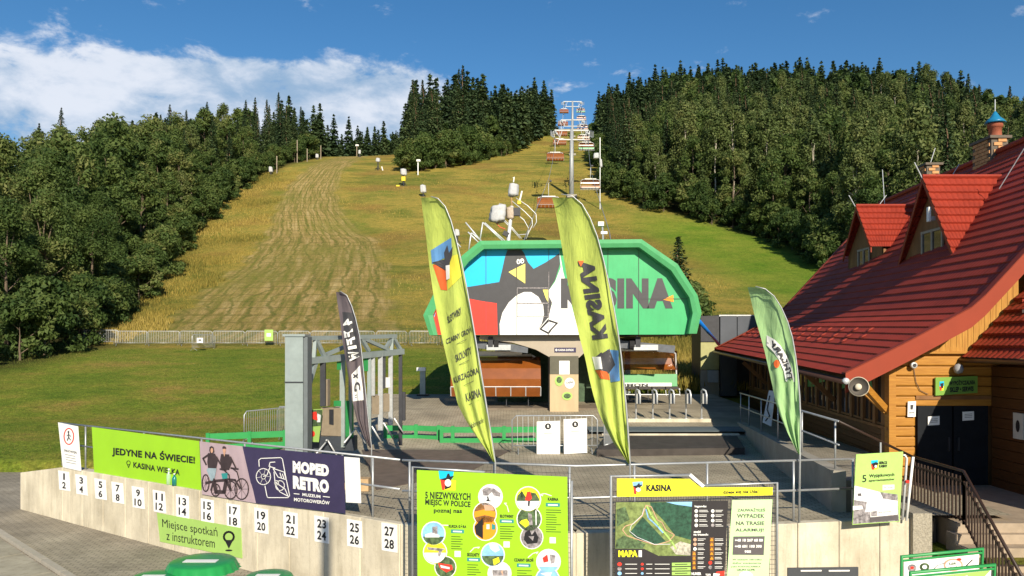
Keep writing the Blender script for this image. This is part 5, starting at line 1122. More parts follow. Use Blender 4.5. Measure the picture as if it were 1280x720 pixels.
for nm, px, d, w, h, m, lb in (('notice_plate', 250, 55.0, .42, .34, PAPER, 'small white notice hung on the slope barrier row'), ('notice_plate', 336, 58.0, .62, .80, LIME2, 'lime notice hung on the slope barrier row')):
    c_ = P(px, 0, d); z = tz(c_.x, d) + .82; t = thing(nm, (c_.x, d, z), lb, 'sign', 'notices on the slope barriers'); MB().box((c_.x, d, z), (w, .02, h)).build('plate', m, t)
    MB().box((c_.x, d - .015, z + .02), (w * .5, .01, h * .3)).build('pictogram', CHAR if m is PAPER else WHITE, t)
fb = make_barrier('barrier carrying two white notice panels on the plaza', 'single crowd barriers', 2.45, 1.08, 16); bp = P(693.5, 570, 23.0); fb.location = (bp.x, 23.0, .01); fb.rotation_euler = (0, 0, R(1))
BS = Plane(640, 22.9, 750, 22.9)
for q, cx, cy, lb in ((((671, 527), (700, 526), (700, 569), (671, 570)), 685, 533, 'left white panel with a black pictogram hanging on the plaza barrier'), (((704.5, 524), (733.5, 523), (734, 566), (705, 567.5)), 719, 530.5, 'right white panel with a black pictogram hanging on the plaza barrier')):
    t = thing('notice_board', BS.at(*q[3]), lb, 'sign', 'white panels on the plaza barrier'); MB().prism([BS.at(x, y, .03) for x, y in q], (0, .012, 0)).build('panel', PAPER, t)
    c = MB(); c.pellipse(BS, cx, cy, 3.9, 3.9, .035); c.build('pictogram_disc', BLACK, t); c = MB(); c.pellipse(BS, cx, cy - .4, 1.1, 1.7, .04, 0, 8); c.ppoly(BS, [(cx - 1.5, cy + 1.6), (cx + 1.5, cy + 1.6), (cx + 1, cy)], .04); c.build('pictogram', WHITE, t)
    c = MB(); c.pstroke(BS, [(cx - 5, cy + 8.5), (cx + 5, cy + 8.3)], .7, .036); c.build('text_line', CHAR, t)
extra_bar(P(762, 530, 23.4).x, 23.4, 60, 'barrier end half hidden behind the right lime flag', z=.01, sc=.35)
# ------------------------------------------------------------------ boarding gates, platforms and mats in front of the station
t = thing('loading_kerb', (5.0, 28.0, .43), 'pale concrete kerb carrying the row of boarding gates', 'kerb'); MB().box(((785 - 640) * .028 + 1.4, 28.1, .46), (2.95, .45, .16)).build('kerb_block', CONC, t)
g0_ = bpy.data.objects.new('boarding_gate', None); COL.objects.link(g0_); WL[g0_.name] = Vector(); tag(g0_, 'leftmost boarding gate hoop beside the right lime flag', 'gate', 'boarding gates in front of the chairs')
MB().tube([(0, 0, 0), (0, 0, .86), (-.02, -.06, .98), (.0, -.2, 1.04), (.06, -.34, 1.0), (.08, -.4, .86), (.08, -.4, .55)], .03, 8).build('hoop', STEELW, g0_, smooth=True)
MB().box((.03, -.12, .72), (.12, .30, .34)).build('reader_box', mat('gate_grey', (.35, .35, .34), var=.1), g0_); MB().lathe([(.08, 0), (.07, .03), (0, .03)], (0, 0, 0), 12).build('base_plate', STEEL, g0_)
for i, x in enumerate((795, 816, 837, 857.5, 877)):
    r = g0_ if i == 0 else copy_tree(g0_, label=('second', 'third', 'fourth', 'fifth')[i - 1] + ' boarding gate hoop from the right lime flag'); r.location = ((x - 640) * .028, 28.0, .53)
t = thing('mat_platform', G(840, 568, 0), 'low wide platform covered with dark rubber before the boarding gates', 'platform')
A = G(746, 571, 0); B_ = G(931, 568.5, 0); C_ = P(921, 541, 25.2); D_ = P(757, 541.5, 25.2); zt = .20
MB().prism([Vector((A.x, A.y, zt)), Vector((B_.x, B_.y, zt)), Vector((C_.x, 25.2, zt + .06)), Vector((D_.x, 25.2, zt + .06))], (0, 0, -.2)).build('deck', RUBBER, t)
MB().beam((D_.x - .1, 25.32, zt + .09), (C_.x + .1, 25.32, zt + .09), .16, .05).build('pale_edge', CONC, t)
MB().box((5.3, 26.7, .33), (5.6, 1.7, .03)).build('slate_mat', mat('blue_grey_mat', (.10, .125, .14), rough=.7, var=.3, scale=2, stretch=(.3, 3, 1)), label='blue grey mat lying between the boarding gates and the rubber platform', cat='mat')
MB().box((1.1, 31.2, .70), (5.0, 2.2, .05)).build('loading_mat', mat('dark_loading_mat', (.20, .16, .12), rough=.8, var=.2), label='worn brown loading mat under the station chairs', cat='mat')
MB().prism([P(600, 447, 33.2), P(640, 447, 33.2), P(640, 505, 33.2), P(600, 505, 33.2)], (0, .1, 0)).build('x', DARK) if False else None
# ------------------------------------------------------------------ low green board fences
def gfence(lb, pts, zb, hs=(.62, .98), bh=.17, cat='fence'):
    t = thing('green_fence', pts[0], lb, cat, 'low green board fences')
    for a, b in zip(pts[:-1], pts[1:]):
        for h in hs: MB().beam(a + Vector((0, 0, h)), b + Vector((0, 0, h)), .05, bh).build('board', GREENP, t)
    for a in pts: MB().beam(a, a + Vector((0, 0, hs[-1] + .12)), .11, .09).build('post', GREENP, t)
    return t
def gp(x, y, z): return P(x, HY, y) + Vector((0, 0, z - EYE))
t = gfence('low green board fence on the lawn behind the violet banner', [gp(260, 25.0, -.35), gp(312, 25.2, -.32), gp(356, 25.4, -.30)], 0, (.25, .60), .20)
t = gfence('low green board fence on the plaza behind the purple flag', [gp(482, 25.5, .05), gp(520, 25.5, .05), gp(548, 25.3, .04)], 0, (.12, .42), .17)
t = gfence('low green board fence running behind the left lime flag', [gp(552, 24.9, .03), gp(566, 24.9, .03), gp(630, 24.9, .03), gp(672, 25, .03)], 0, (.10, .45), .18)
t = gfence('low green board fence behind the right lime flag before the station', [gp(738, 33.3, .75), gp(770, 33.3, .75)], 0, (.35, .62), .15)
# ------------------------------------------------------------------ grey column and ski pass gates
t = thing('grey_column', gp(369, 18, 0), 'thick square grey steel column standing behind the violet banner', 'column')
MB().box((-4.87, 18.1, 1.66), (.40, .46, 3.32)).build('shaft', STEELG, t); MB().box((-4.62, 18.1, 1.66), (.09, .40, 3.30)).build('side_face', mat('dark_grey_side', (.12, .14, .15), rough=.5, var=.1), t)  # right face of the column is a strip in darker grey
MB().box((-4.87, 18.1, 3.345), (.50, .52, .05)).build('cap', STEELG, t); MB().box((-4.87, 17.85, 2.3), (.41, .03, .02)).build('seam', DARK, t)
GS = Plane(384, 20.0, 503, 23.4)
def g5(x, y): return GS.at(x / 4.5 + 370, y / 4.5 + 410)
t = thing('ski_pass_gates', GS.at(430, 560), 'grey steel portal truss with ski pass turnstiles on the plaza', 'gate')
for a, b, w, h in (((60, 186), (598, 132), .16, .16), ((60, 58), (560, 46), .11, .11)): MB().beam(g5(*a), g5(*b), w, h).build('chord', STEELG, t)
for a, b in (((112, 60), (168, 180)), ((108, 62), (100, 185)), ((112, 190), (70, 330)), ((170, 150), (300, 95)), ((365, 55), (410, 130)), ((380, 60), (520, 122)), ((545, 50), (592, 130)), ((548, 50), (505, 112)), ((540, 50), (538, 130)), ((60, 58), (62, 186))): MB().beam(g5(*a), g5(*b), .09, .09).build('brace', STEELG, t)
for x, y0, y1, w, m in ((152, 190, 440, .13, DARK), (262, 180, 670, .13, STEELG), (305, 170, 600, .08, STEELG), (412, 150, 600, .10, STEELG), (434, 150, 380, .10, STEEL), (476, 140, 575, .13, STEEL), (494, 140, 340, .09, DARK), (533, 135, 545, .12, STEEL), (588, 130, 660, .10, DARK), (600, 360, 520, .16, DARK)): MB().beam(g5(x, y0), g5(x, y1), w, w * .8, m=0).build('post', m, t)
CABB = mat('turnstile_beige', (.30, .245, .175), rough=.6, var=.12)
for i, (x0, y0, x1, y1) in enumerate(((140, 450, 262, 610), (428, 380, 478, 485), (490, 370, 535, 470), (150, 290, 178, 440))):
    a, b = g5(x0, y0), g5(x1, y1); MB().prism([g5(x0, y0), g5(x1, y0), g5(x1, y1), g5(x0, y1)], (0, .3, 0)).build('cabinet', CABB, t)
MB().prism([g5(188, 458), g5(212, 458), g5(212, 545), g5(188, 540)], (0, -.03, 0)).build('slot_panel', DARK, t)
for x0, y0, x1, y1 in ((380, 150, 418, 242), (212, 410, 320, 440), (275, 440, 320, 620), (230, 190, 262, 235)): MB().prism([g5(x0, y0), g5(x1, y0), g5(x1, y1), g5(x0, y1)], (0, .12, 0)).build('green_panel', GREENP, t)
MB().prism([g5(503, 278), g5(528, 278), g5(528, 335), g5(503, 335)], (0, -.02, 0)).build('white_plate', PAPER, t)
for cx, cy in ((188, 625), (345, 560)):
    for dx, dy in ((-55, 75), (62, 78), (5, -5)): MB().tube([g5(cx, cy) + Vector((0, -.2, 0)), g5(cx + dx, cy + dy) + Vector((0, -.45, 0))], .022, 6).build('tripod_arm', STEELW, t, smooth=True)
for x, y in ((430, 550), (495, 530), (555, 505)): MB().tube([g5(x, y) + Vector((0, -.1, 0)), g5(x + 60, y + 85) + Vector((0, -.3, 0))], .025, 6).build('tripod_arm', STEELW, t, smooth=True)
MB().prism([g5(66, 600), g5(330, 612), g5(330, 690), g5(66, 690)], (0, .4, 0)).build('base_cover', mat('slate_cover', (.06, .07, .085), rough=.6, var=.15), t)
PS = Plane(384, 19.6, 503, 23.0)
t = thing('gate_poster', PS.at(393, 552), 'narrow lime poster with a red picture beside the grey column', 'poster')
def g6(x, y): return (x / 4.5 + 370, y / 4.5 + 410)
MB().prism([PS.at(*g6(*p)) for p in ((82, 458), (150, 455), (128, 642), (80, 640))], (0, .02, 0)).build('panel', LIME2, t)
c = MB(); c.ppoly(PS, [g6(*p) for p in ((84, 462), (148, 460), (142, 550), (84, 555))], .006, 0); c.ppoly(PS, [g6(*p) for p in ((78, 475), (115, 470), (122, 520), (85, 510))], .012, 1); c.ppoly(PS, [g6(*p) for p in ((120, 480), (140, 490), (136, 530), (118, 530))], .012, 2); c.pellipse(PS, *g6(95, 595), 2.6, 3.6, .012, 1, 12); c.build('print', [PM[8], RED, PM[11]], t)
t = thing('marker_post', gp(528, 36, .84), 'small grey instrument post on the grass edge left of the station', 'post'); x = gp(528.5, 36, 0).x; MB().box((x, 36, .84 + .55), (.24, .2, 1.1)).build('body', STEELG, t); MB().box((x - .06, 35.95, 2.02), (.4, .24, .16)).build('head', STEELW, t)
MB().box((x, 36, .86), (.5, .5, .06)).build('foot', DARK, t)
for px in (470, 492): 
    pass
t = thing('wooden_block', gp(455, 17.2, 0), 'small light wooden crate pair behind the railing near the violet banner', 'box')
MB().box(gp(455, 17.2, .14), (.24, .3, .26)).build('block', mat('raw_timber', (.45, .31, .17), var=.2), t); MB().box(gp(435, 17.4, .1), (.34, .26, .18)).build('block', mat('raw_timber', (.45, .31, .17)), t)
# ------------------------------------------------------------------ feather flags
class Flag:
    def __init__(s, Lp, Rp, d, seed=0, amp=.05): s.L = Lp; s.R = Rp; s.d = d; s.k = seed; s.amp = amp; s.y0 = Lp[0][1]; s.y1 = Lp[-1][1]
    def ex(s, y): return np.interp(y, [p[1] for p in s.L], [p[0] for p in s.L]), np.interp(y, [p[1] for p in s.R], [p[0] for p in s.R])
    def dep(s, x, y):
        l, r = s.ex(y); u = (x - l) / max(r - l, 3.0); v = (y - s.y0) / (s.y1 - s.y0)
        return s.d + s.amp * (math.sin(6.28 * (u * (1.1 + 1.5 * v) + v * 1.3 + s.k)) * (.25 + 1.0 * v) + .35 * math.sin(6.28 * (u * 3.1 - v * 2.2 + s.k * 2)) * v) + (.10 * math.sin(3 * v + s.k)) + .35 * (1 - u) * min(1, (r - l) / 40)
    def at(s, x, y, off=0.0): return P(x, y, s.dep(x, y) - off)
    def sheet(s, t, m, nm='sheet', mh=None):
        mb = MB(); ny = 60; nx = 14
        def fn(u, v):
            y = s.y0 + (s.y1 - s.y0) * v; l, r = s.ex(y); x = l + (r - l) * u; return s.at(x, y)
        mb.grid(fn, nx, ny); mb.build(nm, m, t, smooth=True)
        pr = [P(x + .5, y, s.d) for x, y in s.R]; pole = [s.base] + pr[::-1]; rr = [.020] + [.018 - .012 * i / len(pr) for i in range(len(pr))]
        MB().tube(pole, .018, 7, rr=rr).build('pole', mh or STEEL, t, smooth=True)
def flag(name, Lp, Rp, d, base, lb, m, seed, amp=.05):
    f = Flag(Lp, Rp, d, seed, amp); f.base = base; t = thing(name, base, lb, 'flag', 'feather flags'); f.sheet(t, m); return f, t
LIMEF = fabric('lime_flag_cloth', (.50, .60, .13), .22); MINTF = fabric('mint_flag_cloth', (.36, .58, .27), .22); PURF = fabric('grey_violet_flag_cloth', (.155, .13, .145), .3)
FP = [CHAR, mat('flag_blue_print', (.10, .25, .50), var=.08), mat('flag_red_print', (.62, .12, .03), var=.08), mat('flag_yellow_print', (.68, .62, .06), var=.05), WHITE, ORANGE]
L1 = [(526, 247), (527, 252), (529, 270), (533, 300), (537, 335), (542, 370), (548, 400), (553, 425), (560, 455), (566, 480), (572, 505), (582, 525), (595, 545), (606, 560), (617, 578)]
R1 = [(538, 245.5), (547, 248), (556, 258), (563, 275), (570, 300), (577, 330), (584, 365), (590, 400), (595, 430), (600, 460), (604, 485), (608, 510), (612, 535), (615, 555), (618.5, 578)]
bb = on(W2, 619, 1.1, -.18); b1_ = Vector((P(619, 590, 13.55).x, 13.6, .0))
F1, t = flag('feather_flag', L1, R1, 13.6, b1_, 'left tall lime feather flag listing resort names down its cloth', LIMEF, .3)
def fpoly(F, c, pts, off, m):
    c.add([F.at(x, y, off) for x, y in pts], [tuple(range(len(pts)))], m)
def gridpoly(F, c, q, off, m, n=6):
    """a quad patch on the cloth, cut fine enough to follow its folds"""
    def fn(u, v):
        x = (q[0][0] * (1 - u) + q[1][0] * u) * (1 - v) + (q[3][0] * (1 - u) + q[2][0] * u) * v; y = (q[0][1] * (1 - u) + q[1][1] * u) * (1 - v) + (q[3][1] * (1 - u) + q[2][1] * u) * v; return F.at(x, y, off)
    c.grid(fn, n, n, m)
c = MB()
gridpoly(F1, c, [(538.5, 313), (564, 297), (565, 318), (540, 330)], .012, 1); gridpoly(F1, c, [(541, 331), (557, 330), (559, 363), (551, 362)], .012, 2); gridpoly(F1, c, [(557, 322), (572, 318), (577, 345), (560, 362)], .012, 3)
gridpoly(F1, c, [(555, 316), (559, 306), (563, 324), (559, 352)], .022, 0, 4); gridpoly(F1, c, [(540, 328), (556, 324), (560, 332), (557, 338)], .022, 0, 4); gridpoly(F1, c, [(559, 320), (566, 308), (565, 320), (561, 332)], .022, 0, 4); gridpoly(F1, c, [(557, 332), (562, 331), (562, 348), (558, 350)], .028, 4, 3)
for s, x0, y0, x1, y1, hh in (('SŁOTWINY', 558.5, 396, 576, 383.5, 8.5), ('CZARNY GROŃ', 556.5, 422, 588, 407, 8.5), ('SKOLNITY', 568.5, 444, 588.5, 433, 9), ('KURZAGÓRA', 566, 470, 597, 457, 9.5), ('KASINA', 581.5, 492, 600, 485, 10.5)):
    c.ptext(F1, s, (x0, y0), (x1, y1), (x0 + 1.5, y0 + hh), .018, 0, .018)
for k in range(5): 
    x0, y0 = ((563, 394), (571, 424), (574, 450), (580, 476), (586, 500))[k]; c.pstroke(F1, [(x0, y0 + 6 - 3 * (k == 0)), (x0 + 12, y0)], .5, .018, 0)
c.ptext(F1, 'dobre pole', (588, 529), (604, 521), (589, 538), .018, 0, .0)
c.build('print', FP, t)
L2 = [(690, 247), (694, 262), (700, 295), (705, 325), (711, 360), (717, 390), (724, 420), (732, 450), (737, 475), (742, 495), (748, 515), (757, 535), (766, 552), (776, 566), (785.5, 580)]
R2 = [(701, 242.5), (715, 245), (727, 255), (737, 272), (746, 295), (754, 325), (761, 355), (767, 385), (772, 415), (776, 445), (779, 475), (782, 505), (784, 530), (785.5, 555), (787, 580)]
F2, t = flag('feather_flag', L2, R2, 13.5, Vector((P(787.5, 590, 13.5).x, 13.5, 0)), 'right tall lime feather flag with KASINA mirrored along its cloth', LIMEF, .05, .06)
c = MB()
def f7(x, y): return (x / 3.6 + 680, y / 3.6 + 230)
# seen from its back: the word climbs the cloth and reads mirrored
c.text('KASINA', lambda u, v: F2.at(740.5 - 18.5 * u + 20 * v, 425 - 99 * u - 2.5 * v, .018), 0, .06, True)
c.poly([F2.at(722.5, 326, .026), F2.at(730, 326, .026), F2.at(726, 333.5, .026)], 2)
gridpoly(F2, c, [(759, 437), (773, 438), (775, 476), (763, 478)], .012, 1); gridpoly(F2, c, [(744, 463), (760, 460), (762, 475), (750, 473)], .012, 2); gridpoly(F2, c, [(742, 448), (752, 440), (760, 465), (748, 462)], .018, 0); gridpoly(F2, c, [(752, 442), (762, 436), (769, 456), (760, 468)], .018, 0); gridpoly(F2, c, [(740, 446), (751, 446), (753, 461), (744, 462)], .024, 4)
c.build('print', FP, t)
L3 = [(934.5, 359), (938, 372), (944, 398), (950, 418), (956, 440), (961, 462), (966, 485), (970, 505), (976, 522), (984, 540), (990, 552), (998, 568)]
R3 = [(944, 358), (956, 361), (967, 370), (976, 384), (984, 402), (990, 422), (994, 445), (997, 470), (999, 495), (1000, 520), (1000, 545), (999.5, 568)]
F3, t = flag('feather_flag', L3, R3, 14.1, Vector((P(999, 640, 14.1).x, 14.1, .0)), 'pale mint feather flag with a mirrored white curved label before the red roofed house', MINTF, .55, .045)
c = MB()
def f8(x, y): return (x / 3.275 + 860, y / 3.275 + 340)
pts = [(322, 258), (352, 275), (378, 300), (405, 345), (425, 395), (438, 450), (400, 448), (392, 405), (375, 365), (352, 330), (322, 300)]
c.add([F3.at(*f8(*p), .018) for p in pts], [(0, 1, 9, 10), (1, 2, 8, 9), (2, 3, 7, 8), (3, 4, 6, 7), (4, 5, 6)], 4)
def arc(u, v):  # mirrored lettering following the label's curve, from its lower end upwards
    k = [(418, 443), (412, 405), (395, 362), (370, 320), (330, 280)]; s = u * 4; i = min(3, int(s)); a, b = k[i], k[i + 1]; f = s - i; x = a[0] + (b[0] - a[0]) * f; y = a[1] + (b[1] - a[1]) * f
    dx, dy = b[0] - a[0], b[1] - a[1]; L = math.hypot(dx, dy); w = (v - .5) * 22; nx, ny = -dy / L, dx / L; return F3.at(*f8(x + nx * w, y + ny * w), .028)
c.text('TYMBARK', arc, 0, .05, True)
c.add([F3.at(*f8(363 + 12 * math.cos(a), 376 + 17 * math.sin(a)), .022) for a in np.linspace(0, 6.283, 15)[:-1]], [tuple(range(14))], 2)
c.ptext(F3, '1936', f8(388, 310), f8(416, 340), f8(382, 325), .02, 0, 0)
c.build('print', FP, t)
L4 = [(420, 365), (422, 380), (425, 400), (428, 425), (432, 450), (436, 475), (440, 500), (446, 525), (454, 545), (462.5, 560)]
R4 = [(424, 363.5), (433, 369), (439, 382), (444, 398), (449, 420), (452, 445), (455, 475), (458, 505), (461, 535), (464, 560)]
F4, t = flag('feather_flag', L4, R4, 19.4, Vector((P(464, 585, 19.4).x, 19.4, .0)), 'grey violet feather flag with white letters before the ski pass gates', PURF, .8, .06)
c = MB(); 
def f9(x, y): return (x / 3 + 340, y / 3 + 340)
gridpoly(F4, c, [(428, 376 + 14), (441, 391), (452, 445), (434, 452)], .008, 0, 10)
gridpoly(F4, c, [f9(298, 385), f9(330, 350), f9(345, 480), f9(304, 485)], .014, 4, 8)
for s, q in (('4', ((262, 182), (268, 205), (296, 172))), ('F', ((268, 222), (272, 248), (302, 212))), ('F', ((278, 252), (282, 276), (310, 242))), ('I', ((284, 280), (286, 292), (316, 274))), ('W', ((284, 300), (292, 335), (322, 292)))):
    (ax, ay), (bx_, by), (cx_, cy_) = q; c.text(s, lambda u, v: F4.at(*f9(ax + (bx_ - ax) * u + (cx_ - ax) * (1 - v), ay + (by - ay) * u + (cy_ - ay) * (1 - v)), .022), 4, .05)
c.text('D', lambda u, v: F4.at(*f9(308 + 24 * v, 448 - 36 * u), .024), 0, .05); c.text('x', lambda u, v: F4.at(*f9(304 + 18 * v, 400 - 20 * u), .024), 0, .05); c.pstroke(F4, [f9(310, 462), f9(334, 460)], .9, .022, 0); c.pstroke(F4, [f9(310, 470), f9(336, 468)], .7, .022, 0)
c.build('print', FP, t)
# ------------------------------------------------------------------ the red roofed timber house on the right
ROOF = mat('red_roof_tile_steel', (.30, .038, .020), rough=.65, var=.14, scale=1.2, spec=.25)
FASC = mat('red_fascia_paint', (.25, .034, .012), rough=.6, var=.06, scale=2)
def wood(name, c0, c1, rough=.5):
    return mat(name, c0, rough=rough, col2=c1, scale=3.5, stretch=(.6, 1, 9), bump=.15, bscale=14, det=7)
stain(ROOF, .5)
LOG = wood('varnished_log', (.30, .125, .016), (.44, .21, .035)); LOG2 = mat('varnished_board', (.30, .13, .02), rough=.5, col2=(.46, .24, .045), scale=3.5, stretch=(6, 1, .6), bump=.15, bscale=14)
LOGD = wood('shaded_brown_log', (.065, .025, .008), (.12, .048, .014)); TIMB = mat('brown_timber_frame', (.20, .095, .035), rough=.6, var=.25, scale=4, stretch=(1, 1, .3))  # log brown darkened: shade of wing, eave side and cheeks put into the colour
GLASS = mat('dark_window_glass', (.03, .035, .04), rough=.04, var=.05, spec=1.0); BRICK = mat('yellow_brick', (.48, .25, .11), rough=.85, var=.2, scale=5); MORT = mat('chimney_mortar', (.12, .10, .08), rough=.9)
EX, EY = 7.44, 17.5; KX = .11; LEN = 20.0; OVH = .95
H = thing('timber_house', (EX + 3, EY + 4, -.1), 'timber house with a big red tiled roof, dormers and orange log gable at the right', 'house')
def z0(t): return 2.5 + .45 * t / LEN
def prof(s):
    return np.interp(s, [-.3, 0, 1.3, 2.6, 2.9, 7.6, 15.2], [-.14, 0, .66, 1.36, 1.62, 6.7, -1])
def RP(s, t, dz=0.0): return Vector((EX + KX * t + s, EY + t, z0(t) + float(prof(s)) + dz))
# tile sheets: waves across the slope, a small step at each course
def tile_sheet(name, fn, nu_len, sl, parent, pitch=.19, course=.36, du=6, wav=.020, step=.07, **kw):
    """fn(a, b): a metres along the eave, b metres up the slope (numpy) -> xyz, normal"""
    na = int(nu_len / pitch * du); nb = int(sl / course); A_ = np.linspace(0, nu_len, na + 1); B = []; Hh = []
    for k in range(nb + 1):
        B += [min(sl, k * course), min(sl, (k + 1) * course - .012)]; Hh += [step, .004]
    B = np.array(B); Hh = np.array(Hh); AA, BB = np.meshgrid(A_, B); HH = np.repeat(Hh[:, None], len(A_), 1) + wav * np.abs(np.sin(math.pi * AA / pitch)) ** .7
    P_, N_ = fn(AA, BB); V = (P_ + N_ * HH[..., None]).reshape(-1, 3); nv, nu = AA.shape; idx = np.arange(nv * nu).reshape(nv, nu)
    Fc = np.stack([idx[:-1, :-1], idx[:-1, 1:], idx[1:, 1:], idx[1:, :-1]], -1).reshape(-1, 4)
    L = WL[parent.name]; V = V - np.array(L); me = mesh_np(name, V, Fc[:, ::-1], ROOF); me.polygons.foreach_set('use_smooth', [False] * len(Fc)); o = bpy.data.objects.new(name, me); COL.objects.link(o); o.parent = parent; WL[o.name] = L; return o
ss = np.linspace(-.12, 7.6, 200); pr = prof(ss); arc_ = np.concatenate([[0], np.cumsum(np.hypot(np.diff(ss), np.diff(pr)))])
def mainroof(A_, B):
    s = np.interp(B, arc_, ss); z = prof(s) + 2.5 + .45 * A_ / LEN; X = EX + KX * A_ + s; Y = EY + A_
    e = 1e-3; sl = (prof(s + e) - prof(s - e)) / (2 * e); n = np.stack([-sl, KX * sl, np.ones_like(sl)], -1); n /= np.linalg.norm(n, axis=-1, keepdims=True)
    return np.stack([X, Y, z], -1), n
roof = tile_sheet('roof', mainroof, LEN, float(arc_[-1]), H, wav=.013, step=.032, course=.33)
mb = MB(); k = [-.12, 0, 1.3, 2.6, 2.9, 7.6]                     # far slope of the roof and closed underside
mb.poly([RP(7.6, 0, .04), RP(7.6, LEN, .04), Vector((EX + KX * LEN + 15.2, EY + LEN, 2.0)), Vector((EX + 15.2, EY, 2.0))]); mb.build('rear_roof', ROOF, H)
mb = MB()
for a, b in zip(k[:-1], k[1:]): mb.poly([RP(a, 0, -.10), RP(b, 0, -.10), RP(b, LEN, -.10), RP(a, LEN, -.10)])
mb.build('soffit', TIMB, H)
for t_, w in ((-.03, .44), (LEN + .03, .26)):
    mb = MB()
    for a, b in zip([-.15, .6, 1.3, 2.0, 2.6, 2.9, 5.3], [.6, 1.3, 2.0, 2.6, 2.9, 5.3, 7.6]):
        p, q = RP(a, t_, .09), RP(b, t_, .09); o = Vector((0, .035 if t_ < 0 else -.035, 0)); mb.prism([p, q, q - Vector((0, 0, w)), p - Vector((0, 0, w))], o)
        mb.prism([p + Vector((0, 0, .012)), q + Vector((0, 0, .012)), q + Vector((0, .22 if t_ < 0 else -.22, .012)), p + Vector((0, .22 if t_ < 0 else -.22, .012))], (0, 0, -.02))
    mb.build('verge_board', FASC, H)
MB().tube([RP(-.16, -.1, -.10), RP(-.16, LEN + .1, -.10)], .065, 8).build('gutter', mat('brown_gutter', (.07, .035, .025), rough=.4), H, smooth=True)
MB().tube([RP(-.16, -.12, -.08), RP(-.16, -.02, -.08)], .07, 10).build('gutter_end', STEELW, H, smooth=True)
mb = MB(); mb.tube([RP(7.6, 0, .10), RP(7.6, LEN, .10)], .10, 8); mb.build('ridge_cap', ROOF, H)
# snow guards on the lower slope
for i in range(40):
    t_ = 3.4 + i * .42; s_ = (1.30, 1.62, 1.05)[i % 3]; p = RP(s_, t_, .08); MB().prism([p, p + Vector((0, .16, 0)), p + Vector((.05, .16, .05)), p + Vector((.05, 0, .05))], (.12, 0, .05)).build('snow_guard', ROOF, H)
# front wall: varnished logs left of and above the doors, upright boards in the gable
FY = 18.4; FWX = 8.74; DX0, DX1, DZ = 9.33, 10.97, 1.88
lh = .232; z = -.14; i = 0
while z < 2.88:
    segs = [(FWX, DX0 - .05)] if z + lh < DZ + .06 else [(FWX, 11.4)]
    for a, b in segs:
        mb = MB(); o = mb.box(((a + b) / 2, FY + .06, z + lh / 2), (b - a, .12 + random.uniform(-.006, .006), lh - .012)).build('log', LOG, H)
        bv = o.modifiers.new('bevel', 'BEVEL'); bv.width = .03; bv.segments = 2
    z += lh; i += 1
x = 9.05
while x < 11.6:
    ztop = 2.5 + float(prof(x - EX - .1)) - .12; MB().box((x + .065, FY + .02, (2.98 + ztop) / 2), (.122, .05, max(.02, ztop - 2.98))).build('board', LOG2, H); x += .13
MB().box(((FWX + 15) / 2, FY + .35, 1.3), (15 - FWX, .40, 3.4)).build('wall_core', TIMB, H)
MB().box((FWX - .01, FY + .06, 1.35), (.16, .22, 3.0)).build('corner_post', LOG, H)
MB().box((10.2, FY - .03, 2.955), (2.9, .10, .05)).build('drip_board', LOG, H)
for k, (a, b) in enumerate(((DX0, (DX0 + DX1) / 2 - .01), ((DX0 + DX1) / 2 + .01, DX1))):
    d_ = MB().box(((a + b) / 2, FY + .05, DZ / 2 - .06), (b - a - .02, .07, DZ + .06)).build('door', mat('dark_door', (.012, .014, .018), rough=.6, var=.15, spec=.1), H)
    MB().box((b - .1 if k == 0 else a + .1, FY - .02, .85), (.03, .05, .30)).build('handle', DARK, d_)
    sh = MB(); sx = 1160 if k == 0 else 1203; sy = 520 if k == 0 else 514; FP_ = Plane(1100, FY, 1280, FY); sh.ppoly(FP_, [(sx, sy + .8), (sx + 14.5, sy), (sx + 14.5, sy + 11), (sx, sy + 12)], .025); sh.build('paper_notice', PAPER, d_)
    q = MB(); 
    for j in range(3): q.pstroke(FP_, [(sx + 3, sy + 4 + 2 * j), (sx + 12, sy + 3.4 + 2 * j)], .5, .028)
    q.build('notice_text', CHAR, d_)
MB().box(((DX0 + DX1) / 2, FY + .02, DZ + .04), (DX1 - DX0 + .1, .10, .09)).build('door_head', TIMB, H)
# things fixed to the gable wall
FPn = Plane(1100, FY, 1280, FY)
t = thing('shop_sign', FPn.at(1196, 494, .1), 'green sign over the dark double door reading WYPOŻYCZALNIA', 'sign')
MB().prism([FPn.at(x, y, .10) for x, y in ((1169.5, 472), (1222, 470), (1222, 491), (1169.5, 494.5))], (0, .05, 0)).build('panel', mat('sign_green', (.16, .32, .05), var=.06), t)
c = MB(); c.ptext(FPn, 'WYPOŻYCZALNIA', (1187, 475), (1219, 473.4), (1187, 482), .108, 0, .05); c.ptext(FPn, 'SKLEP • SERWIS', (1187.5, 484), (1217, 482.6), (1187.5, 490.5), .108, 0, .05); c.build('lettering', BLACK, t)
c = MB(); c.ppoly(FPn, [(1174.5, 477), (1180, 476.6), (1180, 482.5), (1174.5, 483)], .105, 3); c.ppoly(FPn, [(1174.5, 483), (1177.5, 483), (1177, 488), (1175, 488)], .105, 4); c.ppoly(FPn, [(1177.5, 483), (1180, 482.5), (1179.5, 488), (1177, 488)], .105, 5); c.ppoly(FPn, [(1175, 479.5), (1179.6, 478.5), (1179, 485), (1177, 486)], .108, 0); c.build('emblem', PM, t)
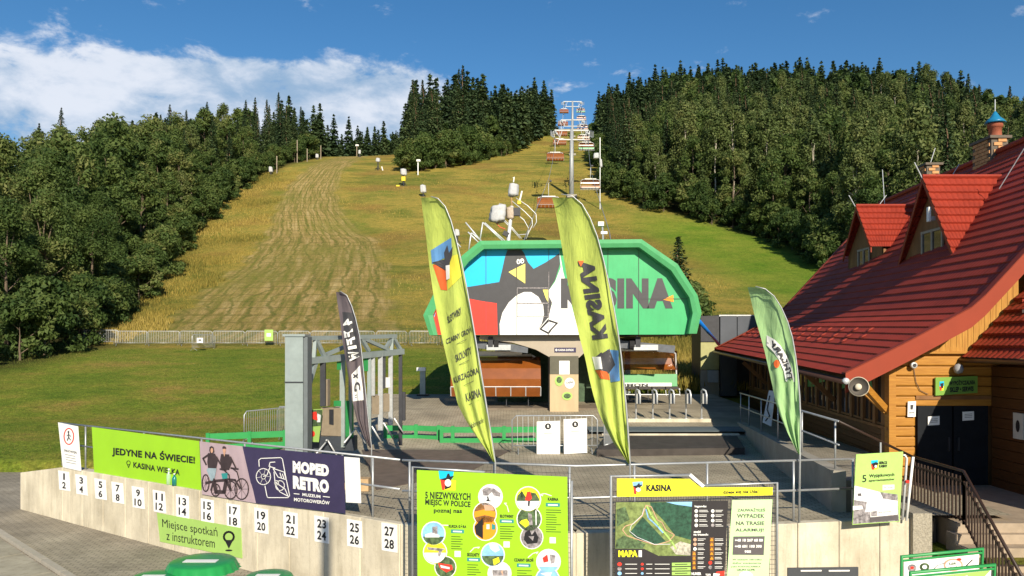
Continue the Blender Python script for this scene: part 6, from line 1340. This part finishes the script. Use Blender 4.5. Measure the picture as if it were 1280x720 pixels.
t = thing('small_plate', FPn.at(1140, 521, .08), 'small white plate on the orange logs beside the dark door', 'sign'); MB().prism([FPn.at(x, y, .07) for x, y in ((1135, 502), (1145, 501.5), (1144.5, 521), (1134.5, 521))], (0, .02, 0)).build('plate', PAPER, t); c = MB(); c.ppoly(FPn, [(1138, 506), (1142, 506), (1141, 512), (1138, 512)], .073); c.ptext(FPn, 'SERWIS', (1136.2, 515), (1143.2, 514.8), (1136.2, 517), .073, 0, .02); c.build('print', CHAR, t)
t = thing('wall_lamp', FPn.at(1141.5, 457, .1), 'small round lamp on the orange logs above the white plate', 'lamp'); c0 = FPn.at(1141.5, 456.5, .10); Rm = Matrix.Rotation(R(90), 3, 'X')
MB().lathe([(0, -.09), (.05, -.08), (.07, .0), (.075, .05), (.05, .06), (0, .06)], c0, 14, axis=Rm).build('housing', STEELW, t, smooth=True); MB().lathe([(0, .0), (.045, .0)], c0 + Vector((0, -.065, 0)), 12, axis=Rm).build('glass', DARK, t)
MB().tube([FPn.at(1142, 460, .03), FPn.at(1145, 478, .03), FPn.at(1150, 488, .03), FPn.at(1160, 493, .03)], .008, 4).build('cable', DARK, t)
t = thing('wall_lamp', FPn.at(1198, 468, .1), 'grey globe lamp at the shaded corner above the door sign', 'lamp'); MB().lathe([(0, .12), (.08, .09), (.11, 0), (.08, -.09), (0, -.12)], FPn.at(1198, 461, .15), 14).build('globe', mat('grey_globe', (.3, .3, .32), rough=.3), t, smooth=True); MB().tube([FPn.at(1198, 456, .0), FPn.at(1198, 456, .15)], .03, 6).build('bracket', DARK, t)
# side wall: cladding, frames and panes along the deck, in axis direction
def SW(t_, z, off=0.0): return Vector((FWX + KX * t_ - off, FY + t_, z))
for j in range(8):
    zz = -.1 + j * .155
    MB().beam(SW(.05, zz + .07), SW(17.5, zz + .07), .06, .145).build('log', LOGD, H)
MB().beam(SW(0, 1.19, .03), SW(17.6, 1.19, .03), .14, .07).build('sill', TIMB, H)
posts = [0.1, 1.0, 1.9, 2.8, 3.9, 5.0, 6.2, 7.4, 8.8, 10.2, 11.7, 13.2, 14.8, 16.4, 17.5]
for a, b in zip(posts[:-1], posts[1:]):
    MB().beam(SW(a, 1.2, .02), SW(a, 2.62, .02), .12, .14).build('window_post', TIMB, H)
    w = MB(); A1, A2 = SW(a + .08, 1.24), SW(b - .08, 1.24); upv = Vector((0, 0, 1.30)); w.prism([A1, A2, A2 + upv, A1 + upv], (.03, 0, 0)); pane = w.build('window', GLASS, H)
    fr = MB(); m_ = (a + b) / 2; fr.beam(SW(m_, 1.24, .015), SW(m_, 2.54, .015), .05, .05); fr.beam(SW(a + .08, 2.52, .015), SW(b - .08, 2.52, .015), .05, .05); fr.beam(SW(a + .08, 1.26, .015), SW(b - .08, 1.26, .015), .05, .05); fr.build('frame', TIMB, pane)
MB().box((FWX + 1.4, FY + 9, 1.2), (.02, .02, .02)).build('x', TIMB) if False else None
MB().beam(SW(-.1, 2.66, .02), SW(17.6, 2.7, .02), .16, .16).build('wall_plate', TIMB, H)
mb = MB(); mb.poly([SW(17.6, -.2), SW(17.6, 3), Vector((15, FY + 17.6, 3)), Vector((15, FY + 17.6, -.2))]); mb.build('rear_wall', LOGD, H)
for t_ in (.15, 4.4, 9.0, 13.6): MB().beam(SW(t_, 1.55, .05), SW(t_ - .0, 2.42, .98), .10, .13).build('eave_strut', LOG if t_ < 1 else TIMB, H)
for t_, z_, w in ((6.5, 1.95, .9), (5.4, 2.15, .6), (3.2, 2.1, .5), (1.2, 2.1, .35)):
    t = thing('window_decal', SW(t_, z_, .03), ('wide green leaf decal on the dark side window', 'green decal on the second dark side window', 'small green decal near the corner windows', 'round green decal on the corner window')[int((6.6 - t_) / 1.5) % 4], 'sticker', 'green decals on the side windows')
    MB().prism([SW(t_, z_ - .12, .03), SW(t_ + w, z_ - .18, .03), SW(t_ + w, z_ + .12, .03), SW(t_ + .1, z_ + .16, .03)], (-.004, 0, 0)).build('film', GREENP, t)
# corner brace and horn loudspeaker
t = thing('horn_loudspeaker', P(1072, 500, 17.6), 'round pale horn loudspeaker on a timber bracket under the roof corner', 'loudspeaker')
hc = P(1072, 484, 17.45); ax = Matrix.Rotation(R(82), 3, 'X') @ Matrix.Rotation(R(0), 3, 'Y'); ax = Matrix.Rotation(R(-14), 3, 'Z') @ ax
MB().lathe([(.20, .16), (.215, .15), (.205, .13), (.12, .02), (.07, -.08), (.06, -.22), (0, -.22)], hc, 28, axis=ax).build('horn', mat('cream_horn', (.62, .56, .44), rough=.4, var=.08), t, smooth=True)
MB().lathe([(.19, .145), (.12, .03), (.0, .02)], hc, 28, axis=ax).build('horn_throat', mat('horn_inside', (.10, .09, .08), rough=.5), t, smooth=True)
MB().lathe([(0, .14), (.06, .13), (.075, .09), (.05, .06), (0, .05)], hc, 20, axis=ax).build('centre_cone', mat('cream_horn', 0), t, smooth=True)
MB().beam(P(1080, 482, 17.7), P(1106, 511, 18.35), .10, .16).build('bracket', LOG, t)
# dormers
def dormer(name, lb, tc, sf, apex, halfw, drop, win):
    """gable looks to the left (away from the roof), ridge runs back into the main roof"""
    D = MB(); t = None
    yc = EY + tc; xf = EX + KX * tc + sf; zr = apex
    zb = zr - drop
    # where the main roof reaches a height
    def sback(z): return float(np.interp(z - z0(tc), prof(np.array([2.6, 2.9, 7.6])), [2.6, 2.9, 7.6]))
    xr = EX + KX * tc + sback(zr) + .15; xb = EX + KX * tc + max(sf + .1, sback(zb)) + .15
    sheets = []
    for sg, nm in ((-1, 'dormer_roof'), (1, 'dormer_roof')):
        rl = math.hypot(halfw, drop)
        def fn(A_, B, sg=sg):
            f = 1 - B / rl                                        # 1 at eave, 0 at ridge
            y = yc + sg * halfw * f; z = zr - drop * f; x0 = xf + (KX * sg * halfw) * f; x1 = xr + (xb - xr) * f
            x = x0 + (x1 - x0) * A_ / wlen; n = np.array([0, sg * drop, halfw]) / rl
            return np.stack([x, y, z], -1), np.broadcast_to(n, x.shape + (3,))
        wlen = xr - xf
        o = tile_sheet('dormer_roof', fn, wlen, rl, H, .19, .33, 6)
    mb = MB(); a = Vector((xf, yc, zr + .06)); l = Vector((xf - KX * halfw, yc - halfw - .05, zb)); r_ = Vector((xf + KX * halfw, yc + halfw + .05, zb))
    for p, q in ((a, l), (a, r_)): mb.prism([p, q, q - Vector((0, 0, .16)), p - Vector((0, 0, .2))], (.04, 0, 0))
    mb.build('dormer_verge', FASC, H)
    mb = MB(); mb.tube([(xf, yc, zr + .07), (xr, yc, zr + .07)], .055, 8); mb.build('dormer_ridge', ROOF, H)
    g = .35; k = MB(); zlow = z0(tc) + float(prof(sf + g)) - .5
    k.prism([Vector((xf + g, yc, zr - .1)), Vector((xf + g, yc - halfw + .08, zb)), Vector((xf + g, yc - halfw + .08, zlow)), Vector((xf + g, yc + halfw - .08, zlow)), Vector((xf + g, yc + halfw - .08, zb))], (.08, 0, 0)); k.build('dormer_gable', TIMB, H)
    for sg in (-1, 1): MB().prism([Vector((xf + g, yc + sg * (halfw - .12), zb + .05)), Vector((xb + .5, yc + sg * (halfw - .12), zb + .05)), Vector((xb + .5, yc + sg * (halfw - .12), zlow)), Vector((xf + g, yc + sg * (halfw - .12), zlow))], (0, -sg * .06, 0)).build('dormer_cheek', LOGD, H)
    ww, wz0, wz1 = win; pn = MB().box((xf + g - .03, yc, (wz0 + wz1) / 2), (.03, ww, wz1 - wz0)).build('dormer_window', GLASS, H)
    f = MB()
    for y in (-ww / 2, 0, ww / 2): f.box((xf + g - .055, yc + y, (wz0 + wz1) / 2), (.05, .07, wz1 - wz0 + .08))
    for z in (wz0, wz1): f.box((xf + g - .055, yc, z), (.052, ww + .1, .07))
    f.box((xf + g - .08, yc, wz0 - .06), (.16, ww + .3, .04)); f.build('window_frame', mat('pale_window_frame', (.30, .26, .21), rough=.5, var=.1), pn)
dormer('dormer', '', 6.5, 4.15, P(1153, 223, 24).z, 2.5, 3.1, (1.15, 5.05, 6.55))
dormer('dormer', '', 13.0, 4.24, P(1070, 259, 30.5).z, 1.6, 1.75, (.95, 5.35, 6.75))
t = thing('antenna', Vector((EX + KX * 6.2 + 4.1, EY + 5.9, 6.5)), 'small white panel antenna on the gable of the big dormer', 'antenna'); c0 = P(1161, 268, 23.4); MB().box(c0, (.07, .12, .42)).build('panel', WHITE, t); MB().box(c0 + Vector((.1, 0, -.12)), (.14, .1, .12)).build('bracket', STEELW, t)
# chimneys of separate bricks
def chimney(tc, sc_, w, l, zb_, zt_, lb, cap=False):
    c = RP(sc_, tc); par = thing('chimney', (c.x, c.y, zb_), lb, 'chimney', None); MB().box((c.x, c.y, (zb_ + zt_) / 2), (w - .03, l - .03, zt_ - zb_)).build('mortar_core', MORT, par)
    z = zb_; r = 0; bm0 = None
    while z < zt_ - .05:
        for face in range(2):
            n = int(round((w if face == 0 else l) / .26)); L = (w if face == 0 else l) / n
            for k in range(n):
                o_ = (.5 if r % 2 else 0); 
                if face == 0: cx, cy, sx, sy = c.x - w / 2 + (k + .5) * L, c.y - l / 2, L - .02, .05
                else: cx, cy, sx, sy = c.x - w / 2, c.y - l / 2 + (k + .5) * L, .05, L - .02
                sh = (L / 4 if r % 2 else -L / 4)
                cx, cy = (cx + sh, cy) if face == 0 else (cx, cy + sh)
                if face == 0 and not (c.x - w / 2 + sx / 2 - .02 <= cx <= c.x + w / 2 - sx / 2 + .02): continue
                if face == 1 and not (c.y - l / 2 + sy / 2 - .02 <= cy <= c.y + l / 2 - sy / 2 + .02): continue
                MB().box((cx, cy, z + .055), (sx, sy, .10)).build('brick', BRICK, par)
        z += .12; r += 1
    MB().box((c.x, c.y, zt_ + .04), (w + .14, l + .14, .09)).build('coping', MORT, par); return par, c
par, c = chimney(9.4, 7.6, .58, 1.10, 8.85, P(0, 175, 26.6).z, 'broad brick chimney on the roof ridge under the blue cowl')
t = thing('blue_cowl', (c.x, c.y - .2, P(0, 171, 26.6).z), 'blue domed chimney cowl with a thin spire on the broad brick chimney', 'cowl')
zt_ = P(0, 175, 26.6).z + .08; MB().lathe([(.20, 0), (.20, .35), (.24, .36), (.24, .48)], (c.x + .05, c.y - .2, zt_), 16).build('flue', mat('terracotta_flue', (.30, .09, .05), rough=.7, var=.2), t, smooth=True)
MB().lathe([(.22, .50), (.33, .50), (.26, .60), (.15, .70), (.09, .80), (.04, .88), (0, .92)], (c.x + .05, c.y - .2, zt_), 18).build('dome', mat('blue_enamel', (.015, .17, .33), rough=.35, var=.1), t, smooth=True)
MB().tube([(c.x + .05, c.y - .2, zt_ + .9), (c.x + .05, c.y - .2, zt_ + 1.3)], .015, 5).build('spire', STEELW, t)
chimney(14.3, 7.6, .55, .55, 8.9, P(0, 208, 31.8).z, 'small square brick chimney behind the big dormer ridge')
def rod(pts, lb):
    t = thing('lightning_rod', pts[0], lb, 'rod', 'lightning rods on the roof'); MB().tube(pts, .014, 5).build('rod', STEELW, t)
rod([P(1153, 223, 24), P(1143, 203, 24)], 'thin lightning rod leaning from the big dormer apex'); rod([P(1069, 258, 30.5), P(1061, 244, 30.5)], 'thin lightning rod leaning from the small dormer apex'); rod([P(1106, 258, 34), P(1103, 212, 34)], 'upright lightning rod between the two dormers')
rod([P(1097, 259, 31), P(1108, 244, 31)], 'short rod leaning right behind the small dormer'); rod([P(1187, 225, 28), P(1199, 205, 28)], 'short rod leaning right behind the big dormer'); rod([P(1163, 204, 31.5), P(1169, 185, 31.5)], 'thin rod leaning right at the small brick chimney'); rod([P(1249, 236, 22.8), P(1280, 186, 22)], 'long conductor wire rising from the dormer ridge to the right')
# right wing with its lower roof
t = thing('shop_wing', (12, 16, -.1), 'dark shaded wing of the house with a low red tiled roof at the right edge', 'house')
WX = 11.06; z = -.14
while z < 2.55:
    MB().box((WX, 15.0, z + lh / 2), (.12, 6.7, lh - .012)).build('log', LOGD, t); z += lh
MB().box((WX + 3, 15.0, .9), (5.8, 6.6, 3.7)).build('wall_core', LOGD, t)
def wingroof(A_, B):
    s = B * math.cos(R(48)); X = 10.34 + s; Y = 11.5 + A_; Z = 2.80 + B * math.sin(R(48)); n = np.array([-math.sin(R(48)), 0, math.cos(R(48))]); return np.stack([X, Y, Z], -1), np.broadcast_to(n, X.shape + (3,))
tile_sheet('roof', wingroof, 6.85, 4.0, t)
MB().tube([(10.30, 11.4, 2.78), (10.30, 18.36, 2.78)], .055, 8).build('gutter', MATS['brown_gutter'], t, smooth=True)
MB().prism([Vector((10.34, 11.5, 2.78)), Vector((13.0, 11.5, 5.73)), Vector((13.0, 11.5, 2.78))], (0, .08, 0)).build('gable', LOGD, t); MB().prism([Vector((10.36, 11.5, 2.76)), Vector((11.1, 11.5, 2.76)), Vector((11.1, 18.35, 2.76)), Vector((10.36, 18.35, 2.76))], (0, 0, .03)).build('soffit', TIMB, t)
MB().prism([Vector((10.36, 18.31, 2.80)), Vector((13.0, 18.31, 5.73)), Vector((13.0, 18.31, 2.80))], (0, .03, 0)).build('rear_gable', LOGD, t)
for i in range(8): MB().box((10.34 + .9 * (1 + i % 2 * .25), 14.6 + i * .48, 2.80 + 1.0 * (1 + i % 2 * .25) + .07), (.10, .14, .07)).build('snow_guard', STEELW if i in (4, 6) else ROOF, t)
t = thing('wall_box', (WX - .08, 17.3, 1.2), 'white framed notice box on the shaded log wall right of the door', 'box'); b_ = P(1254, 532, 17.4); MB().box((WX - .09, 17.3, b_.z), (.06, .34, .56)).build('case', mat('off_white_case', (.5, .5, .46), var=.05), t); MB().lathe([(0, 0), (.07, 0)], (WX - .125, 17.3, b_.z), 14, axis=Matrix.Rotation(R(90), 3, 'Y') @ Matrix.Scale(1.9, 3, Vector((1, 0, 0)))).build('oval', BLACK, t)
# porch, stairs and dark balustrade
t = thing('porch_stairs', (9, 14, -1.5), 'pale stone porch and steps before the dark double door', 'stairs')
STP = mat('stair_stone', (.34, .27, .20), rough=.85, var=.15, scale=4, bump=.2)
MB().box((9.55, 16.45, -.85), (2.95, 3.9, 1.5)).build('porch_slab', STP, t)
for i in range(8): MB().box((9.45, 14.5 - .30 * (i + .5) + .15, -.85 - .17 * (i + 1) + .0), (3.0, .30 if i else .30, 1.5)).build('step', STP, t)
t = thing('dark_balustrade', (8.1, 14.4, -.1), 'dark brown iron balustrade with upright bars along the porch and down the stairs', 'balustrade')
IRON = mat('dark_brown_iron', (.035, .020, .015), rough=.45, var=.15)
pA, pB, pC = Vector((8.15, 16.3, -.12)), Vector((8.13, 14.4, -.12)), Vector((7.80, 12.2, -1.42)); hU = Vector((0, 0, .98))
MB().tube([pA + hU, pB + hU, pC + hU], .028, 8).build('handrail', IRON, t, smooth=True)
for a, b, n in ((pA, pB, 15), (pB, pC, 19)):
    MB().beam(a + Vector((0, 0, .1)), b + Vector((0, 0, .1)), .03, .03).build('lower_rail', IRON, t); MB().beam(a + Vector((0, 0, .80)), b + Vector((0, 0, .80)), .03, .03).build('upper_rail', IRON, t)
    for k in range(n + 1):
        p = a.lerp(b, k / n); MB().beam(p + Vector((0, 0, .02 if k % n == 0 else .06)), p + Vector((0, 0, .97 if k % n == 0 else .88)), .036 if k % n == 0 else .026).build('bar', IRON, t)
MB().box((7.4, 15.9, -.75), (1.2, 1.6, 1.24)).build('porch_side_block', mat('shade_dark_stone', (.09, .08, .07), rough=.9, var=.3), None, label='low dark concrete block between the wall pillar and the porch', cat='block')  # block colour made darker to carry the shade beside the porch
# ------------------------------------------------------------------ ramp with its wall and railing
t = thing('deck_ramp', (7, 20, 0), 'raised concrete ramp beside the house with its side wall in shade', 'ramp')
N1, N2 = Vector((5.99, 15.0, 0)), Vector((7.87, 28.1, 0)); zt1, zt2 = .78, .43; th = Vector((.26, -.04, 0))
for i in range(6):
    f0, f1 = i / 6, (i + 1) / 6; a = N1.lerp(N2, f0) + (N2 - N1).normalized() * .005; b = N1.lerp(N2, f1) - (N2 - N1).normalized() * .005; za = zt1 + (zt2 - zt1) * f0; zb2 = zt1 + (zt2 - zt1) * f1
    MB().prism([a + Vector((0, 0, -.3)), b + Vector((0, 0, -.3)), b + Vector((0, 0, zb2)), a + Vector((0, 0, za))], th).build('panel', CONCD, t)
dk = MB(); dk.prism([N1 + th + Vector((0, 0, zt1 - .18)), Vector((FWX - .05, 14.0, zt1 - .18)), Vector((FWX - .05 + .02, 18.3, zt1 - .25)), Vector((FWX + .98, 28.1, zt2 - .1)), N2 + th + Vector((0, 0, zt2 - .12))], (0, 0, -.6)) if False else dk.prism([N1 + th + Vector((0, 0, zt1 - .18)), Vector((6.75, 15.0, zt1 - .18)), Vector((8.6, 17.9, zt1 - .25)), Vector((9.7, 28.1, zt2 - .1)), N2 + th + Vector((0, 0, zt2 - .12))], (0, 0, -.6))
dk.build('deck', PAVER2, t)
t = thing('ramp_railing', N1, 'pipe railing along the ramp wall leading to the dark balustrade', 'railing')
for f in (.02, .24, .46, .66, .84, .985):
    p = N1.lerp(N2, f) + th * .5; z = zt1 + (zt2 - zt1) * f; MB().tube([p + Vector((0, 0, z)), p + Vector((0, 0, z + .92 + .08 * f))], .02, 8).build('post', STEEL, t, smooth=True)
tp = [N1 + th * .5 + Vector((0, 0, zt1 + .92)), N2 + th * .5 + Vector((0, 0, zt2 + 1.0))]; tm = [N1 + th * .5 + Vector((0, 0, zt1 + .48)), N2 + th * .5 + Vector((0, 0, zt2 + .52))]
MB().tube(tp, .022, 8).build('rail', STEEL, t, smooth=True); MB().tube(tm, .018, 8).build('rail', STEEL, t, smooth=True); MB().tube([tp[0], pA + hU], .026, 8).build('dark_rail', IRON, t, smooth=True)
MB().tube([tp[0].lerp(pA + hU, .55), tp[0].lerp(pA + hU, .55) - Vector((0, 0, .7))], .02, 6).build('post', STEEL, t)
t = thing('leaning_poster', gp(941, 27, .45), 'white poster with dark writing leaning inside the ramp railing', 'poster'); LP = Plane(930, 26.5, 965, 26.0); MB().prism([LP.at(x, y, 0) for x, y in ((961, 488), (969, 489), (964, 533), (953, 528))], (.02, .02, 0)).build('panel', PAPER, t); c = MB(); c.pstroke(LP, [(962, 495), (959, 512), (962, 520), (957, 526)], 1.6, .01); c.build('print', CHAR, t)
# ------------------------------------------------------------------ container with cladding, blue pipe
t = thing('grey_kiosk', (10.8, 38, .9), 'dark grey panelled building behind the station at the left end of the house', 'building')
KM = mat('slate_cladding', (.075, .085, .105), rough=.35, var=.12, scale=1.5); 
def kp(x, y): return P(x, y, 38)
for x0, x1, y0, y1, m in ((876, 899, 395, 427, DARK), (900.5, 921, 395, 495, KM), (922, 948, 395, 428, KM), (949, 975, 395, 495, KM), (876, 899, 428, 462, mat('pale_green_render', (.34, .33, .15), var=.1)), (876, 899, 463, 500, CONCD)):
    MB().prism([kp(x0, y0), kp(x1, y0), kp(x1, y1), kp(x0, y1)], (0, .12, 0)).build('panel', m, t)
MB().prism([kp(899, 393.5), kp(976, 393.5), kp(976, 395.5), kp(899, 395.5)], (0, 3, 0)).build('roof_edge', STEEL, t); MB().box((11.3, 39.8, 2.6), (4.0, 3.2, 3.8)).build('body', DARK, t)
t = thing('meter_cabinet', kp(892, 480), 'pale grey cabinet on the end of the panelled building', 'cabinet'); MB().prism([P(885, 463, 37.8), P(898, 463, 37.8), P(898, 478, 37.8), P(885, 478, 37.8)], (0, .3, 0)).build('case', mat('cabinet_grey', (.32, .36, .42), var=.08), t)
t = thing('blue_pipe', P(897, 430, 35), 'bright blue pipe slanting from the station canopy to the house eave', 'pipe'); MB().tube([P(872, 399, 31), P(898, 430, 36.8)], .075, 8).build('pipe', mat('blue_pipe_paint', (.01, .17, .62), rough=.3, var=.05), t, smooth=True)
# ------------------------------------------------------------------ green frames with adverts at the lower right
def adframe(d, pts, lb, text):
    t = thing('advert_frame', P((pts[0][0] + pts[1][0]) / 2, 760, d), lb, 'advert frame', 'green advert frames at the foot of the stairs'); S = Plane(pts[0][0], d, pts[1][0], d + .45)
    (x0, y0), (x1, y1) = pts; hgt = 78
    a, b, c_, e_ = S.at(x0, y0), S.at(x1, y1), S.at(x1 - 3, y1 + hgt), S.at(x0 - 1, y0 + hgt)
    MB().tube([e_, a, b, c_], .026, 8).build('frame', GREENP, t, smooth=True); MB().tube([S.at(x0 + 1, y0 + 5), S.at(x1 - 1, y1 + 5)], .016, 6).build('inner_bar', GREENP, t)
    MB().prism([S.at(x0 + 3, y0 + 6.5), S.at(x1 - 4, y1 + 6), S.at(x1 - 6, y1 + hgt - 4), S.at(x0 + 3, y0 + hgt - 4)], S.n * -.01).build('panel', PAPER, t)
    c = MB(); q = lambda u, v: (x0 + 4 + (x1 - x0 - 9) * u, y0 + 7 + (y1 - y0) * u + 60 * v)
    def pp(L_, m, o): c.ppoly(S, [q(*p) for p in L_], o, m)
    if text:
        c.pellipse(S, *q(.10, .13), 5.5, 4.5, .006, 9); c.pellipse(S, *q(.27, .14), 6, 5, .008, 8); c.pellipse(S, *q(.27, .14), 3, 2.5, .010, 1); c.pellipse(S, *q(.66, .16), 12, 8, .006, 12); c.pellipse(S, *q(.66, .17), 10, 6.5, .008, 1); c.ptext(S, 'Kubki', q(.60, .10), q(.70, .10), q(.60, .16), .011, 8, .02); c.ptext(S, 'z kawą', q(.59, .19), q(.71, .19), q(.59, .25), .011, 8, .02)
        c.pstroke(S, [q(.36, .26), q(.44, .14), q(.55, .10)], 1, .006, 9); c.pstroke(S, [q(.80, .26), q(.92, .10)], 1.2, .006, 0); c.pellipse(S, *q(.74, .06), 3, 1.6, .010, 4); c.pellipse(S, *q(.10, .13), 2.4, 1.8, .009, 4, 10)
    else:
        pp([(0, .0), (1, 0), (.8, .3), (0, .5)], 15, .006); pp([(.30, .06), (.55, .03), (.5, .2), (.3, .22)], 9, .008); pp([(.6, .1), (.7, .05), (.75, .3)], 1, .008)
    c.build('print', PM2, t)
adframe(11.0, ((1127, 696), (1228, 686)), 'rear green tube frame with a white food advert before the balustrade', True)
adframe(10.3, ((1138, 716), (1243, 706)), 'front green tube frame with a green and white advert at the lower right', False)
# ------------------------------------------------------------------ mast that carries the camera; its shadow falls on the wall
t = thing('camera_mast', (.10, -.55, lowz(-.5)), 'grey steel mast behind the viewpoint carrying the camera bracket', 'mast')
MB().tube([(.10, -.55, lowz(-.5)), (.10, -.55, 7.6)], .10, 12).build('mast', STEELG, t, smooth=True); MB().beam((.10, -.55, 2.95), (.02, -.12, 2.95), .06, .06).build('camera_bracket', STEELG, t)
